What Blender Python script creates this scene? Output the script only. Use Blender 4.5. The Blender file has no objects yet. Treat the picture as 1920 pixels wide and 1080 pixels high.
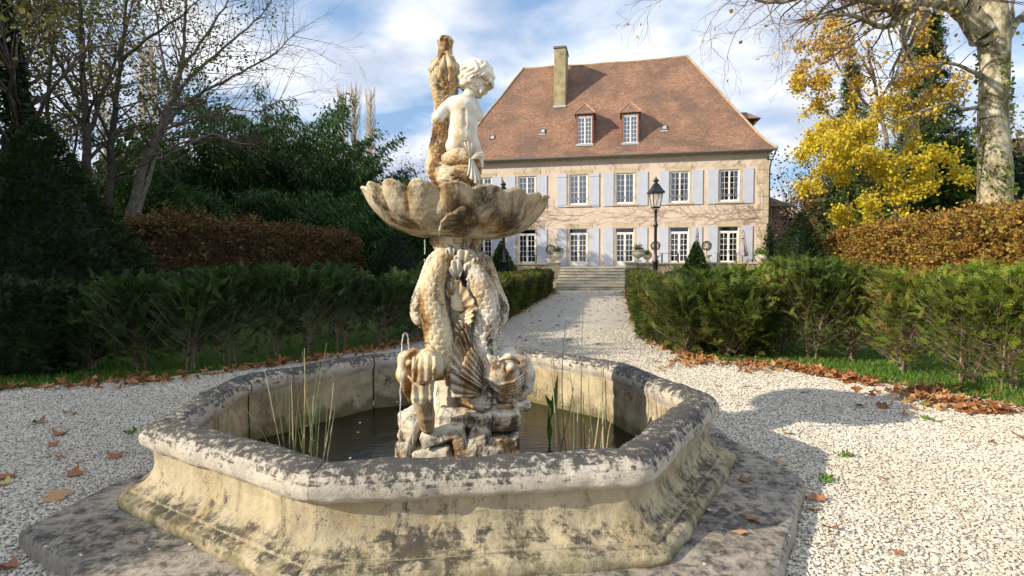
import bpy, bmesh, math, random
import numpy as np
from mathutils import Vector, Matrix
from mathutils import noise as mnoise
R = math.radians
scene = bpy.context.scene
C = scene.collection
random.seed(7)
# ------------------------------------------------------------------ camera
FPX = 1040.0; HOR = 490.0
PITCH = math.atan((540 - HOR) / FPX); ROLL = 0.004
CAMZ = 1.6
cam_d = bpy.data.cameras.new('camera'); cam = bpy.data.objects.new('camera', cam_d); C.objects.link(cam)
cam_d.sensor_width = 36; cam_d.lens = 36 * FPX / 1920; cam_d.clip_end = 2000; cam_d.clip_start = .05
cam.location = (0, 0, CAMZ)
cam.rotation_euler = (R(90) - PITCH, 0, 0)
cam.rotation_euler = (Matrix.Rotation(R(90) - PITCH, 4, 'X') @ Matrix.Rotation(-ROLL, 4, 'Z')).to_euler()
scene.camera = cam
# ------------------------------------------------------------------ sky and sun
SUN_AZ = R(21); SUN_EL = R(26)          # direction the light travels: azimuth from +X, elevation
sdir = Vector((math.cos(SUN_AZ) * math.cos(SUN_EL), math.sin(SUN_AZ) * math.cos(SUN_EL), -math.sin(SUN_EL)))
sun_d = bpy.data.lights.new('sun', 'SUN'); sun_d.energy = 4.8; sun_d.angle = R(.6); sun_d.color = (1, .89, .72)
sun = bpy.data.objects.new('sun', sun_d); C.objects.link(sun)
sun.rotation_euler = sdir.to_track_quat('-Z', 'Y').to_euler()
world = bpy.data.worlds.new('World'); scene.world = world; world.use_nodes = True
wt = world.node_tree; wt.nodes.clear()
def N(t, typ, **kw):
    n = t.nodes.new(typ)
    for k, v in kw.items():
        if k.startswith('i_'):
            n.inputs[k[2:].replace('_', ' ')].default_value = v
        else: setattr(n, k, v)
    return n
sky = N(wt, 'ShaderNodeTexSky', sky_type='NISHITA', sun_disc=False, sun_elevation=SUN_EL,
        sun_rotation=math.atan2(-sdir.x, -sdir.y), altitude=200, air_density=1.0, dust_density=1.0, ozone_density=1.2)
tc = N(wt, 'ShaderNodeTexCoord'); sep = N(wt, 'ShaderNodeSeparateXYZ')
wt.links.new(tc.outputs['Generated'], sep.inputs[0])
addz = N(wt, 'ShaderNodeMath', operation='ADD'); addz.inputs[1].default_value = .22
wt.links.new(sep.outputs['Z'], addz.inputs[0])
dx = N(wt, 'ShaderNodeMath', operation='DIVIDE'); dy = N(wt, 'ShaderNodeMath', operation='DIVIDE')
for d_, s_ in ((dx, 'X'), (dy, 'Y')):
    wt.links.new(sep.outputs[s_], d_.inputs[0]); wt.links.new(addz.outputs[0], d_.inputs[1])
cmb = N(wt, 'ShaderNodeCombineXYZ'); wt.links.new(dx.outputs[0], cmb.inputs[0]); wt.links.new(dy.outputs[0], cmb.inputs[1])
cmb.inputs[2].default_value = 3.7
nz = N(wt, 'ShaderNodeTexNoise'); nz.inputs['Scale'].default_value = 2.1; nz.inputs['Detail'].default_value = 9
nz.inputs['Roughness'].default_value = .52; nz.inputs['Distortion'].default_value = .25
wt.links.new(cmb.outputs[0], nz.inputs['Vector'])
cr = N(wt, 'ShaderNodeValToRGB'); cr.color_ramp.elements[0].position = .36; cr.color_ramp.elements[1].position = .545
wt.links.new(nz.outputs['Fac'], cr.inputs[0])
nz2 = N(wt, 'ShaderNodeTexNoise'); nz2.inputs['Scale'].default_value = 3.4; nz2.inputs['Detail'].default_value = 6
wt.links.new(cmb.outputs[0], nz2.inputs['Vector'])
cr2 = N(wt, 'ShaderNodeValToRGB')
cr2.color_ramp.elements[0].position = .35; cr2.color_ramp.elements[0].color = (4.1, 4.5, 5.4, 1)
cr2.color_ramp.elements[1].position = .62; cr2.color_ramp.elements[1].color = (7.4, 7.5, 7.7, 1)
wt.links.new(nz2.outputs['Fac'], cr2.inputs[0])
mx = N(wt, 'ShaderNodeMix', data_type='RGBA')
fm = N(wt, 'ShaderNodeMath', operation='MULTIPLY'); fm.inputs[1].default_value = .9
wt.links.new(cr.outputs[0], fm.inputs[0])
veil = N(wt, 'ShaderNodeMix', data_type='RGBA'); veil.inputs['Factor'].default_value = .62; veil.inputs['B'].default_value = (2.1, 3.5, 5.6, 1); wt.links.new(sky.outputs[0], veil.inputs['A'])
wt.links.new(fm.outputs[0], mx.inputs['Factor']); wt.links.new(veil.outputs['Result'], mx.inputs['A']); wt.links.new(cr2.outputs[0], mx.inputs['B'])
bg = N(wt, 'ShaderNodeBackground'); bg.inputs['Strength'].default_value = .125
wo = N(wt, 'ShaderNodeOutputWorld')
wt.links.new(mx.outputs['Result'], bg.inputs[0]); wt.links.new(bg.outputs[0], wo.inputs[0])
scene.view_settings.view_transform = 'Standard'; scene.view_settings.look = 'None'
scene.view_settings.exposure = .42; scene.view_settings.gamma = 1
scene.cycles.max_bounces = 6; scene.cycles.transparent_max_bounces = 8
scene.cycles.diffuse_bounces = 3; scene.cycles.glossy_bounces = 3; scene.cycles.transmission_bounces = 4
# ------------------------------------------------------------------ measuring helpers (photo measurements -> metres)
cp, sp = math.cos(PITCH), math.sin(PITCH)
def ray(px, py):
    u = (px - 960) / FPX; v = (py - 540) / FPX
    u, v = u * math.cos(ROLL) + v * math.sin(ROLL), -u * math.sin(ROLL) + v * math.cos(ROLL)
    return Vector((u, cp - v * sp, -sp - v * cp))
def at(px, py, Y):
    d = ray(px, py); t = Y / d.y
    return Vector((d.x * t, Y, CAMZ + d.z * t))
def gnd(px, py, z=0):
    d = ray(px, py); t = (z - CAMZ) / d.z
    return Vector((d.x * t, d.y * t, z))
# ------------------------------------------------------------------ object helpers
def tag(o, label=None, cat=None, group=None, kind=None):
    if label: o['label'] = label
    if cat: o['category'] = cat
    if group: o['group'] = group
    if kind: o['kind'] = kind
    return o
def empty(name, loc=(0, 0, 0), rz=0, label=None, cat=None, group=None):
    o = bpy.data.objects.new(name, None); C.objects.link(o); o.empty_display_size = .1
    o.location = loc; o.rotation_euler = (0, 0, rz)
    return tag(o, label, cat, group)
def copy_tree(o, parent=None):
    c = o.copy(); C.objects.link(c)
    if parent is not None: c.parent = parent
    for ch in list(o.children): copy_tree(ch, c)
    return c
def np_mesh(name, V, F, mat=None, parent=None, smooth=False, rnd=None, uv=False, loc=None):
    """V (n,3); F: (m,k) int array or list of such arrays / face lists"""
    me = bpy.data.meshes.new(name)
    V = np.asarray(V, dtype=np.float32).reshape(-1, 3)
    if isinstance(F, np.ndarray): F = [F]
    arrs = [np.asarray(f, dtype=np.int32) for f in F if len(f)]
    loops = np.concatenate([a.ravel() for a in arrs])
    tot = np.concatenate([np.full(len(a), a.shape[1], dtype=np.int32) for a in arrs])
    start = np.concatenate([[0], np.cumsum(tot)[:-1]]).astype(np.int32)
    me.vertices.add(len(V)); me.vertices.foreach_set('co', V.ravel())
    me.loops.add(len(loops)); me.loops.foreach_set('vertex_index', loops)
    me.polygons.add(len(tot)); me.polygons.foreach_set('loop_start', start); me.polygons.foreach_set('loop_total', tot)
    me.polygons.foreach_set('use_smooth', np.full(len(tot), bool(smooth)))
    me.update(calc_edges=True)
    if rnd is not None:
        a = me.attributes.new('rnd', 'FLOAT', 'FACE'); a.data.foreach_set('value', np.asarray(rnd, dtype=np.float32))
    if uv: auto_uv(me)
    if mat: me.materials.append(mat)
    o = bpy.data.objects.new(name, me); C.objects.link(o)
    if parent is not None: o.parent = parent
    if loc is not None: o.location = loc
    return o
def auto_uv(me):
    uvl = me.uv_layers.new(name='UVMap')
    nl = len(me.loops); vi = np.empty(nl, dtype=np.int32); me.loops.foreach_get('vertex_index', vi)
    co = np.empty(len(me.vertices) * 3, dtype=np.float32); me.vertices.foreach_get('co', co); co = co.reshape(-1, 3)
    nf = len(me.polygons); nr = np.empty(nf * 3, dtype=np.float32); me.polygons.foreach_get('normal', nr); nr = nr.reshape(-1, 3)
    lt = np.empty(nf, dtype=np.int32); me.polygons.foreach_get('loop_total', lt)
    n = np.repeat(nr, lt, axis=0)
    t = np.cross(np.array([0, 0, 1.]), n); ln = np.linalg.norm(t, axis=1); flat = ln < .05
    t[flat] = (1, 0, 0); ln[flat] = 1; t /= ln[:, None]
    t = np.round(t, 1); t /= np.linalg.norm(t, axis=1)[:, None]
    b = np.cross(n, t)
    p = co[vi]; uv = np.stack([(p * t).sum(1), (p * b).sum(1)], 1).astype(np.float32)
    uvl.data.foreach_set('uv', uv.ravel())
class MB:
    def __init__(s): s.v = []; s.f = {}
    def add(s, vs, fs):
        b = len(s.v); s.v.extend([tuple(v) for v in vs])
        for f in fs: s.f.setdefault(len(f), []).append([i + b for i in f])
        return s
    def box(s, x0, x1, y0, y1, z0, z1, M=None):
        vs = [Vector((x, y, z)) for z in (z0, z1) for y in (y0, y1) for x in (x0, x1)]
        if M is not None: vs = [M @ v for v in vs]
        return s.add(vs, [(0, 2, 3, 1), (4, 5, 7, 6), (0, 1, 5, 4), (2, 6, 7, 3), (0, 4, 6, 2), (1, 3, 7, 5)])
    def bar(s, a, b, w, h=None, up=(0, 0, 1)):
        a = Vector(a); b = Vector(b); d = (b - a); L = d.length; d.normalize(); h = h or w
        u = Vector(up); x = d.cross(u)
        if x.length < 1e-4: x = d.cross(Vector((1, 0, 0)))
        x.normalize(); u = x.cross(d)
        M = Matrix((( x.x, d.x, u.x, a.x), (x.y, d.y, u.y, a.y), (x.z, d.z, u.z, a.z), (0, 0, 0, 1)))
        return s.box(-w / 2, w / 2, 0, L, -h / 2, h / 2, M)
    def tube(s, pts, rad, n=8, cap=True):
        pts = [Vector(p) for p in pts]; k = len(pts); rad = rad if hasattr(rad, '__len__') else [rad] * k
        vs = []; x = None
        for i, p in enumerate(pts):
            d = (pts[min(i + 1, k - 1)] - pts[max(i - 1, 0)]).normalized()
            if x is None: x = d.orthogonal().normalized()
            else: x = (x - d * x.dot(d)).normalized()
            y = d.cross(x)
            for j in range(n):
                a = 2 * math.pi * j / n; vs.append(p + (x * math.cos(a) + y * math.sin(a)) * rad[i])
        fs = [(i * n + j, i * n + (j + 1) % n, (i + 1) * n + (j + 1) % n, (i + 1) * n + j) for i in range(k - 1) for j in range(n)]
        if cap: fs += [tuple(range(n - 1, -1, -1)), tuple((k - 1) * n + j for j in range(n))]
        return s.add(vs, fs)
    def lathe(s, prof, n=24, c=(0, 0, 0), cap=True, f=None, sq=False):
        vs = []
        for r, z in prof:
            for j in range(n):
                a = 2 * math.pi * j / n + (math.pi / 4 if sq else 0); rr = r * (f(a, z) if f else 1)
                vs.append((c[0] + rr * math.cos(a), c[1] + rr * math.sin(a), c[2] + z))
        k = len(prof)
        fs = [(i * n + j, i * n + (j + 1) % n, (i + 1) * n + (j + 1) % n, (i + 1) * n + j) for i in range(k - 1) for j in range(n)]
        if cap: fs += [tuple(range(n - 1, -1, -1)), tuple((k - 1) * n + j for j in range(n))]
        return s.add(vs, fs)
    def quad(s, a, b, c, d): return s.add([a, b, c, d], [(0, 1, 2, 3)])
    def build(s, name, mat, parent=None, smooth=False, uv=True, bevel=0, loc=None):
        o = np_mesh(name, np.array(s.v, dtype=np.float32), [np.array(x) for x in s.f.values()], mat, parent, smooth, uv=uv, loc=loc)
        if bevel:
            m = o.modifiers.new('bevel', 'BEVEL'); m.width = bevel; m.segments = 2; m.limit_method = 'ANGLE'
        return o
# ------------------------------------------------------------------ materials
def new_mat(name):
    m = bpy.data.materials.new(name); m.use_nodes = True; t = m.node_tree
    b = t.nodes['Principled BSDF']; return m, t, b
def ramp(t, fac, stops, interp='LINEAR'):
    r = t.nodes.new('ShaderNodeValToRGB'); r.color_ramp.interpolation = interp
    e = r.color_ramp.elements
    while len(e) > 1: e.remove(e[-1])
    for i, (p, c) in enumerate(stops):
        el = e[0] if i == 0 else e.new(p)
        el.position = p; c = c if hasattr(c, '__len__') else (c, c, c); el.color = (*c[:3], 1)
    t.links.new(fac, r.inputs[0]); return r.outputs[0]
def texco(t, kind='Object', scale=None, rot=None):
    c = t.nodes.new('ShaderNodeTexCoord'); o = c.outputs[kind]
    if scale is not None or rot is not None:
        m = t.nodes.new('ShaderNodeMapping')
        if scale is not None: m.inputs['Scale'].default_value = scale
        if rot is not None: m.inputs['Rotation'].default_value = rot
        t.links.new(o, m.inputs['Vector']); o = m.outputs[0]
    return o
def noise(t, vec, scale, detail=5, rough=.55, dist=0):
    n = t.nodes.new('ShaderNodeTexNoise'); n.inputs['Scale'].default_value = scale; n.inputs['Detail'].default_value = detail
    n.inputs['Roughness'].default_value = rough; n.inputs['Distortion'].default_value = dist
    t.links.new(vec, n.inputs['Vector']); return n.outputs['Fac']
def voro(t, vec, scale, out='Distance', feature='F1', rnd=1):
    n = t.nodes.new('ShaderNodeTexVoronoi'); n.feature = feature; n.inputs['Scale'].default_value = scale
    n.inputs['Randomness'].default_value = rnd
    t.links.new(vec, n.inputs['Vector']); return n.outputs[out]
def mixc(t, fac, a, b, mode='MIX'):
    m = t.nodes.new('ShaderNodeMix'); m.data_type = 'RGBA'; m.blend_type = mode
    for s, v in (('Factor', fac), ('A', a), ('B', b)):
        i = m.inputs[s] if s != 'Factor' else m.inputs[0]
        if isinstance(v, bpy.types.NodeSocket): t.links.new(v, [x for x in m.inputs if x.name == s and (x.type == 'RGBA' or s == 'Factor')][0])
        else:
            x = [x for x in m.inputs if x.name == s and (x.type == 'RGBA' or s == 'Factor')][0]
            x.default_value = v if s == 'Factor' else ((*v, 1) if len(v) == 3 else v)
    return [o for o in m.outputs if o.type == 'RGBA'][0]
def math_(t, op, a, b=None, clamp=False):
    m = t.nodes.new('ShaderNodeMath'); m.operation = op; m.use_clamp = clamp
    for i, v in enumerate((a, b)):
        if v is None: continue
        if isinstance(v, bpy.types.NodeSocket): t.links.new(v, m.inputs[i])
        else: m.inputs[i].default_value = v
    return m.outputs[0]
def bump(t, b, height, strength=.5, dist=.01, prev=None):
    n = t.nodes.new('ShaderNodeBump'); n.inputs['Strength'].default_value = strength; n.inputs['Distance'].default_value = dist
    t.links.new(height, n.inputs['Height'])
    if prev is not None: t.links.new(prev, n.inputs['Normal'])
    if b is not None: t.links.new(n.outputs[0], b.inputs['Normal'])
    return n.outputs[0]
def simple(name, col, rough=.7, metal=0, nscale=8, var=.25, bmp=.15, dist=.01, spec=.4):
    m, t, b = new_mat(name); v = texco(t)
    f = noise(t, v, nscale, 6)
    c = ramp(t, f, [(.3, [x * (1 - var) for x in col]), (.7, [min(1, x * (1 + var)) for x in col])])
    t.links.new(c, b.inputs['Base Color']); b.inputs['Roughness'].default_value = rough; b.inputs['Metallic'].default_value = metal
    b.inputs['Specular IOR Level'].default_value = spec
    if bmp: bump(t, b, noise(t, v, nscale * 6, 4), bmp, dist)
    return m
def normz(t):
    g = t.nodes.new('ShaderNodeNewGeometry'); s = t.nodes.new('ShaderNodeSeparateXYZ'); t.links.new(g.outputs['True Normal'], s.inputs[0]); return s.outputs['Z']
def leafmat(name, stops, trans=.3, rough=.6, spec=.25):
    """per-leaf random colour from the 'rnd' attribute"""
    m, t, b = new_mat(name)
    a = t.nodes.new('ShaderNodeAttribute'); a.attribute_name = 'rnd'
    c = ramp(t, a.outputs['Fac'], stops)
    big = noise(t, texco(t), .9, 3)
    c = mixc(t, ramp(t, big, [(.35, 0.0), (.7, .45)]), c, mixc(t, .5, c, tuple(stops[-1][1]) if hasattr(stops[-1][1], '__len__') else (1, 1, 1)))
    t.links.new(c, b.inputs['Base Color']); b.inputs['Roughness'].default_value = rough; b.inputs['Specular IOR Level'].default_value = spec
    tr = t.nodes.new('ShaderNodeBsdfTranslucent'); t.links.new(c, tr.inputs[0])
    ms = t.nodes.new('ShaderNodeMixShader'); ms.inputs[0].default_value = trans
    out = t.nodes['Material Output']
    t.links.new(b.outputs[0], ms.inputs[1]); t.links.new(tr.outputs[0], ms.inputs[2]); t.links.new(ms.outputs[0], out.inputs[0])
    return m
# ================================================================== materials of the setting
M = {}
def brick_uv(t, w, h, mortar=.01, off=.5, squash=1, vec=None, bias=0):
    n = t.nodes.new('ShaderNodeTexBrick'); n.offset = off
    t.links.new(vec if vec is not None else texco(t, 'UV'), n.inputs['Vector'])
    n.inputs['Scale'].default_value = 1; n.inputs['Brick Width'].default_value = w; n.inputs['Row Height'].default_value = h
    n.inputs['Mortar Size'].default_value = mortar; n.inputs['Mortar Smooth'].default_value = .3; n.inputs['Bias'].default_value = bias
    n.inputs['Color1'].default_value = (0, 0, 0, 1); n.inputs['Color2'].default_value = (1, 1, 1, 1); n.inputs['Mortar'].default_value = (.5, .5, .5, 1)
    return n
# roof tiles
m, t, b = new_mat('roof_tiles'); M['roof'] = m
uvv = texco(t, 'UV')
nw = noise(t, uvv, .8, 3); wob = t.nodes.new('ShaderNodeVectorMath'); wob.operation = 'MULTIPLY_ADD'
cmbn = t.nodes.new('ShaderNodeCombineXYZ'); t.links.new(nw, cmbn.inputs[1]); t.links.new(cmbn.outputs[0], wob.inputs[0]); wob.inputs[1].default_value = (0, .18, 0); t.links.new(uvv, wob.inputs[2])
br = brick_uv(t, .19, .115, .012, vec=wob.outputs[0])
tile = ramp(t, br.outputs['Color'], [(0, (.165, .08, .05)), (.35, (.30, .148, .088)), (.7, (.42, .225, .13)), (1, (.58, .36, .23))])
# brick node colour mixes evenly: add per-tile noise
pt = noise(t, texco(t, 'UV', (5.2, 8.7, 1)), 1, 2, .8)
tile2 = ramp(t, pt, [(.3, (.15, .07, .042)), (.45, (.30, .142, .08)), (.58, (.42, .215, .12)), (.75, (.58, .36, .22))])
col = mixc(t, .5, tile, tile2); col = mixc(t, .30, col, (.12, .085, .06))
big = noise(t, texco(t, 'UV'), .42, 6, .6)
col = mixc(t, ramp(t, big, [(.40, .62), (.60, 0)]), col, (.10, .066, .05))
mos = noise(t, texco(t, 'UV', (.5, 1.6, 1)), 1.1, 8, .7)
col = mixc(t, ramp(t, mos, [(.60, 0), (.70, .7)]), col, (.30, .27, .19))
t.links.new(col, b.inputs['Base Color']); b.inputs['Roughness'].default_value = .85
wv = t.nodes.new('ShaderNodeSeparateXYZ'); t.links.new(wob.outputs[0], wv.inputs[0])
saw = math_(t, 'FRACT', math_(t, 'DIVIDE', wv.outputs['Y'], .115))
hgt = math_(t, 'ADD', math_(t, 'MULTIPLY', saw, -1.0), math_(t, 'MULTIPLY', pt, 1.3))
bump(t, b, hgt, .9, .035)
# facade render
m, t, b = new_mat('pink_render'); M['render'] = m
v = texco(t)
c = ramp(t, noise(t, v, .55, 5), [(.35, (.62, .50, .40)), (.65, (.70, .58, .47))])
c = mixc(t, ramp(t, noise(t, v, 3.5, 8, .7), [(.5, 0), (.75, .35)]), c, (.55, .40, .30))
st = noise(t, texco(t, 'Object', (1.3, 1, .35)), 1.3, 6, .6)
c = mixc(t, ramp(t, st, [(.55, 0), (.72, .35)]), c, (.64, .53, .38))
sx = t.nodes.new('ShaderNodeSeparateXYZ'); t.links.new(v, sx.inputs[0])
hi = math_(t, 'ADD', math_(t, 'MULTIPLY', sx.outputs['Z'], .22), math_(t, 'MULTIPLY', noise(t, v, .8, 4), .5))
c = mixc(t, ramp(t, math_(t, 'MULTIPLY', hi, .4), [(.80, 0), (.95, .55)]), c, (.72, .60, .43))
t.links.new(c, b.inputs['Base Color']); b.inputs['Roughness'].default_value = .9
bump(t, b, noise(t, v, 25, 5), .35, .01)
# pale dressed stone
m, t, b = new_mat('dressed_stone'); M['stone'] = m
v = texco(t); br = brick_uv(t, .55, .30, .008)
c = ramp(t, noise(t, v, 2.2, 7, .6), [(.3, (.42, .33, .21)), (.55, (.56, .46, .32)), (.75, (.66, .57, .43))])
c = mixc(t, math_(t, 'MULTIPLY', br.outputs['Fac'], .55), c, (.36, .28, .19))
c = mixc(t, ramp(t, noise(t, v, 9, 8, .75), [(.6, 0), (.75, .5)]), c, (.25, .21, .15))
t.links.new(c, b.inputs['Base Color']); b.inputs['Roughness'].default_value = .9
bump(t, b, noise(t, v, 18, 6), .4, .015)
# rubble stone walling
m, t, b = new_mat('rubble_stone'); M['rubble'] = m
v = texco(t, 'UV', (1, 2.0, 1))
nd = t.nodes.new('ShaderNodeTexNoise'); nd.inputs['Scale'].default_value = 3; t.links.new(v, nd.inputs['Vector'])
vm = t.nodes.new('ShaderNodeVectorMath'); vm.operation = 'MULTIPLY_ADD'; vm.inputs[1].default_value = (.16, .16, 0); t.links.new(nd.outputs['Color'], vm.inputs[0]); t.links.new(v, vm.inputs[2])
ed = voro(t, vm.outputs[0], 4.4, 'Distance', 'DISTANCE_TO_EDGE'); cc = voro(t, vm.outputs[0], 4.4, 'Color')
sc_ = t.nodes.new('ShaderNodeSeparateColor'); t.links.new(cc, sc_.inputs[0])
c = ramp(t, sc_.outputs[0], [(0, (.42, .30, .18)), (.4, (.60, .46, .30)), (.75, (.70, .58, .41)), (1, (.52, .42, .32))])
c = mixc(t, ramp(t, ed, [(.02, 1), (.09, 0)]), c, (.30, .22, .14))
c = mixc(t, ramp(t, noise(t, texco(t), 5, 7, .7), [(.52, 0), (.68, .6)]), c, (.22, .18, .13))
t.links.new(c, b.inputs['Base Color']); b.inputs['Roughness'].default_value = .92
bump(t, b, ramp(t, ed, [(0, 0), (.12, 1)]), .8, .04)
# weathered steps
m, t, b = new_mat('worn_step_stone'); M['steps'] = m
v = texco(t)
c = ramp(t, noise(t, texco(t, 'Object', (.6, 2, 6)), 1.6, 7, .65), [(.32, (.46, .37, .27)), (.5, (.70, .61, .47)), (.7, (.82, .75, .61))])
br = brick_uv(t, 1.25, .165, .012)
c = mixc(t, math_(t, 'MULTIPLY', br.outputs['Fac'], .7), c, (.16, .12, .09))
t.links.new(c, b.inputs['Base Color']); b.inputs['Roughness'].default_value = .9
bump(t, b, noise(t, v, 14, 6), .4, .015)
# shutters
m, t, b = new_mat('shutter_paint'); M['shutter'] = m
v = texco(t)
c = ramp(t, noise(t, v, 1.2, 5), [(.35, (.48, .51, .595)), (.65, (.54, .57, .65))])
c = mixc(t, ramp(t, noise(t, texco(t, 'Object', (9, 9, 1.0)), 2.2, 8, .75), [(.57, 0), (.68, .45)]), c, (.36, .36, .40))
t.links.new(c, b.inputs['Base Color']); b.inputs['Roughness'].default_value = .6
M['white'] = simple('white_window_paint', (.84, .83, .80), .45, bmp=.05, var=.06)
M['zinc'] = simple('gutter_zinc', (.16, .14, .12), .5, .3)
M['dark_iron'] = simple('black_painted_iron', (.022, .023, .027), .36, .2, bmp=.25, var=.3, spec=.6)
M['wood_brown'] = simple('red_brown_timber', (.25, .105, .072), .7, nscale=3)
M['chimney'] = simple('lichened_chimney_render', (.33, .28, .16), .95, nscale=1.6, var=.38, bmp=.4)
M['curtain'] = simple('white_sheer_curtain', (.74, .76, .80), .9, bmp=0, var=.08)
M['lead'] = simple('grey_lead', (.42, .43, .46), .6)
M['cane'] = simple('weathered_pot_stone', (.74, .68, .54), .85, nscale=5, var=.2, bmp=.35)
M['terracotta_cap'] = simple('ridge_cap_mortar', (.42, .30, .2), .9, nscale=3)
M['parasol'] = simple('taupe_canvas', (.42, .34, .37), .9, nscale=4, bmp=.1)
M['bark_dark'] = simple('dark_grey_bark', (.075, .066, .055), .95, nscale=5, var=.4, bmp=.6, dist=.03)
M['bark_grey'] = simple('grey_bark', (.20, .17, .145), .95, nscale=5, var=.4, bmp=.6, dist=.02)
M['twig'] = simple('brown_twigs', (.13, .085, .06), .9, bmp=0)
M['twig_pale'] = simple('pale_twigs', (.45, .36, .26), .9, bmp=0)
M['twig_vine'] = simple('vine_stems', (.30, .20, .14), .9, bmp=0)
M['interior'] = simple('dark_room_plaster', (.10, .09, .08), .9, bmp=0)
M['brick_pink'] = simple('old_pink_masonry', (.42, .27, .20), .92, nscale=3, var=.3, bmp=.5)
# glass panes
m, t, b = new_mat('window_glass'); M['glass'] = m
g = t.nodes.new('ShaderNodeBsdfGlossy'); g.inputs['Roughness'].default_value = .03; tr = t.nodes.new('ShaderNodeBsdfTransparent'); tr.inputs[0].default_value = (.95, .96, .98, 1)
fr = t.nodes.new('ShaderNodeFresnel'); fr.inputs[0].default_value = 1.7
ms = t.nodes.new('ShaderNodeMixShader'); t.links.new(fr.outputs[0], ms.inputs[0]); t.links.new(tr.outputs[0], ms.inputs[1]); t.links.new(g.outputs[0], ms.inputs[2])
t.links.new(ms.outputs[0], t.nodes['Material Output'].inputs[0])
# lawn
m, t, b = new_mat('lawn_grass'); M['lawn'] = m
v = texco(t)
c = ramp(t, noise(t, v, 1.1, 6), [(.3, (.035, .075, .012)), (.55, (.06, .125, .018)), (.75, (.10, .17, .03))])
c = mixc(t, ramp(t, noise(t, v, 26, 4, .8), [(.45, 0), (.7, .7)]), c, (.03, .055, .01))
c = mixc(t, ramp(t, noise(t, v, 6, 6, .8), [(.66, 0), (.72, .8)]), c, (.28, .12, .05))
t.links.new(c, b.inputs['Base Color']); b.inputs['Roughness'].default_value = .9
bump(t, b, noise(t, v, 45, 4), 1, .05)
# gravel
m, t, b = new_mat('pale_gravel'); M['gravel'] = m
v = texco(t)
cc = voro(t, v, 58, 'Color'); sc_ = t.nodes.new('ShaderNodeSeparateColor'); t.links.new(cc, sc_.inputs[0])
ds = voro(t, v, 58, 'Distance', 'DISTANCE_TO_EDGE')
c = ramp(t, sc_.outputs[1], [(0, (.36, .32, .26)), (.2, (.60, .55, .46)), (.55, (.74, .69, .58)), (1, (.85, .81, .71))])
c = mixc(t, ramp(t, ds, [(0, .6), (.09, 0)]), c, (.24, .21, .17))
c = mixc(t, ramp(t, noise(t, v, .7, 6, .6), [(.4, .12), (.65, 0)]), c, (.42, .38, .31))
c = mixc(t, ramp(t, noise(t, v, 9, 7, .7), [(.62, 0), (.75, .35)]), c, (.33, .27, .2))
t.links.new(c, b.inputs['Base Color']); b.inputs['Roughness'].default_value = .85
h_ = math_(t, 'ADD', ramp(t, ds, [(0, 0), (.25, 1)]), math_(t, 'MULTIPLY', sc_.outputs[0], .8))
bump(t, b, h_, .9, .012)
m, t, b = new_mat('gravel_pebbles'); M['pebble'] = m
a = t.nodes.new('ShaderNodeAttribute'); a.attribute_name = 'rnd'
c = ramp(t, a.outputs['Fac'], [(0, (.22, .20, .17)), (.12, (.42, .36, .28)), (.3, (.56, .51, .42)), (.6, (.66, .61, .51)), (1, (.78, .74, .64))])
pn = noise(t, texco(t), .9, 5, .6); c = mixc(t, ramp(t, pn, [(.42, .30), (.6, 0)]), c, (.46, .40, .31)); c = mixc(t, .12, c, (.55, .44, .30))
t.links.new(c, b.inputs['Base Color']); b.inputs['Roughness'].default_value = .75
# ================================================================== ground
bigm = MB().box(-260, 260, -60, 420, -1.2, -.03)
lawn = bigm.build('lawn', M['lawn']); tag(lawn, kind='structure')
def sheet(name, pts, z, mat, sub=None):
    o = np_mesh(name, [(x, y, z) for x, y in pts], [np.array([list(range(len(pts)))])], mat); return tag(o, kind='structure')
# gravel area: forecourt round the fountain and the path to the steps (path heads 11 degrees right of the view)
PD = Vector((.19, .982, 0)); PN = Vector((.982, -.19, 0))
g_pts = [gnd(1190, 545), gnd(1040, 545), gnd(940, 604), gnd(880, 622), gnd(700, 650), gnd(560, 672), gnd(300, 703), gnd(0, 722)]
g2 = [(p.x, p.y) for p in g_pts] + [(-16, 9.2), (-30, 9.5), (-30, -30), (30, -30), (30, 2.0), (12, 3.6)]
g3 = [gnd(1920, 770), gnd(1760, 738), gnd(1600, 716), gnd(1480, 692), gnd(1380, 682), gnd(1290, 671), gnd(1240, 652), gnd(1212, 622), gnd(1195, 580)]
g2 += [(p.x, p.y) for p in g3]
sheet('gravel_path', g2, -.012, M['gravel'])
# ------------------------------------------------------------------ the house
HA = Vector((-4.5, 42.8, 0)); HB = Vector((17.7, 38.5, 0))
He = (HB - HA).normalized(); Hn = Vector((-He.y, He.x, 0)); HL = (HB - HA).length
HROT = math.atan2(He.y, He.x); TZ = 1.2; EZ = 9.15; HD = 12.0; RZ = 17.85
def hloc(px, py, off=0):
    """photo point on the facade plane (moved out by off) -> local x, z"""
    d = ray(px, py); P0 = HA - Hn * off
    t = (P0.x * Hn.x + P0.y * Hn.y) / (d.x * Hn.x + d.y * Hn.y)
    p = d * t + Vector((0, 0, CAMZ)); q = p - HA
    return q.x * He.x + q.y * He.y, p.z
house = empty('manor_house', HA, HROT, 'two storey pink rendered manor house with steep brown tiled hip roof and pale blue shutters', 'house')
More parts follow.
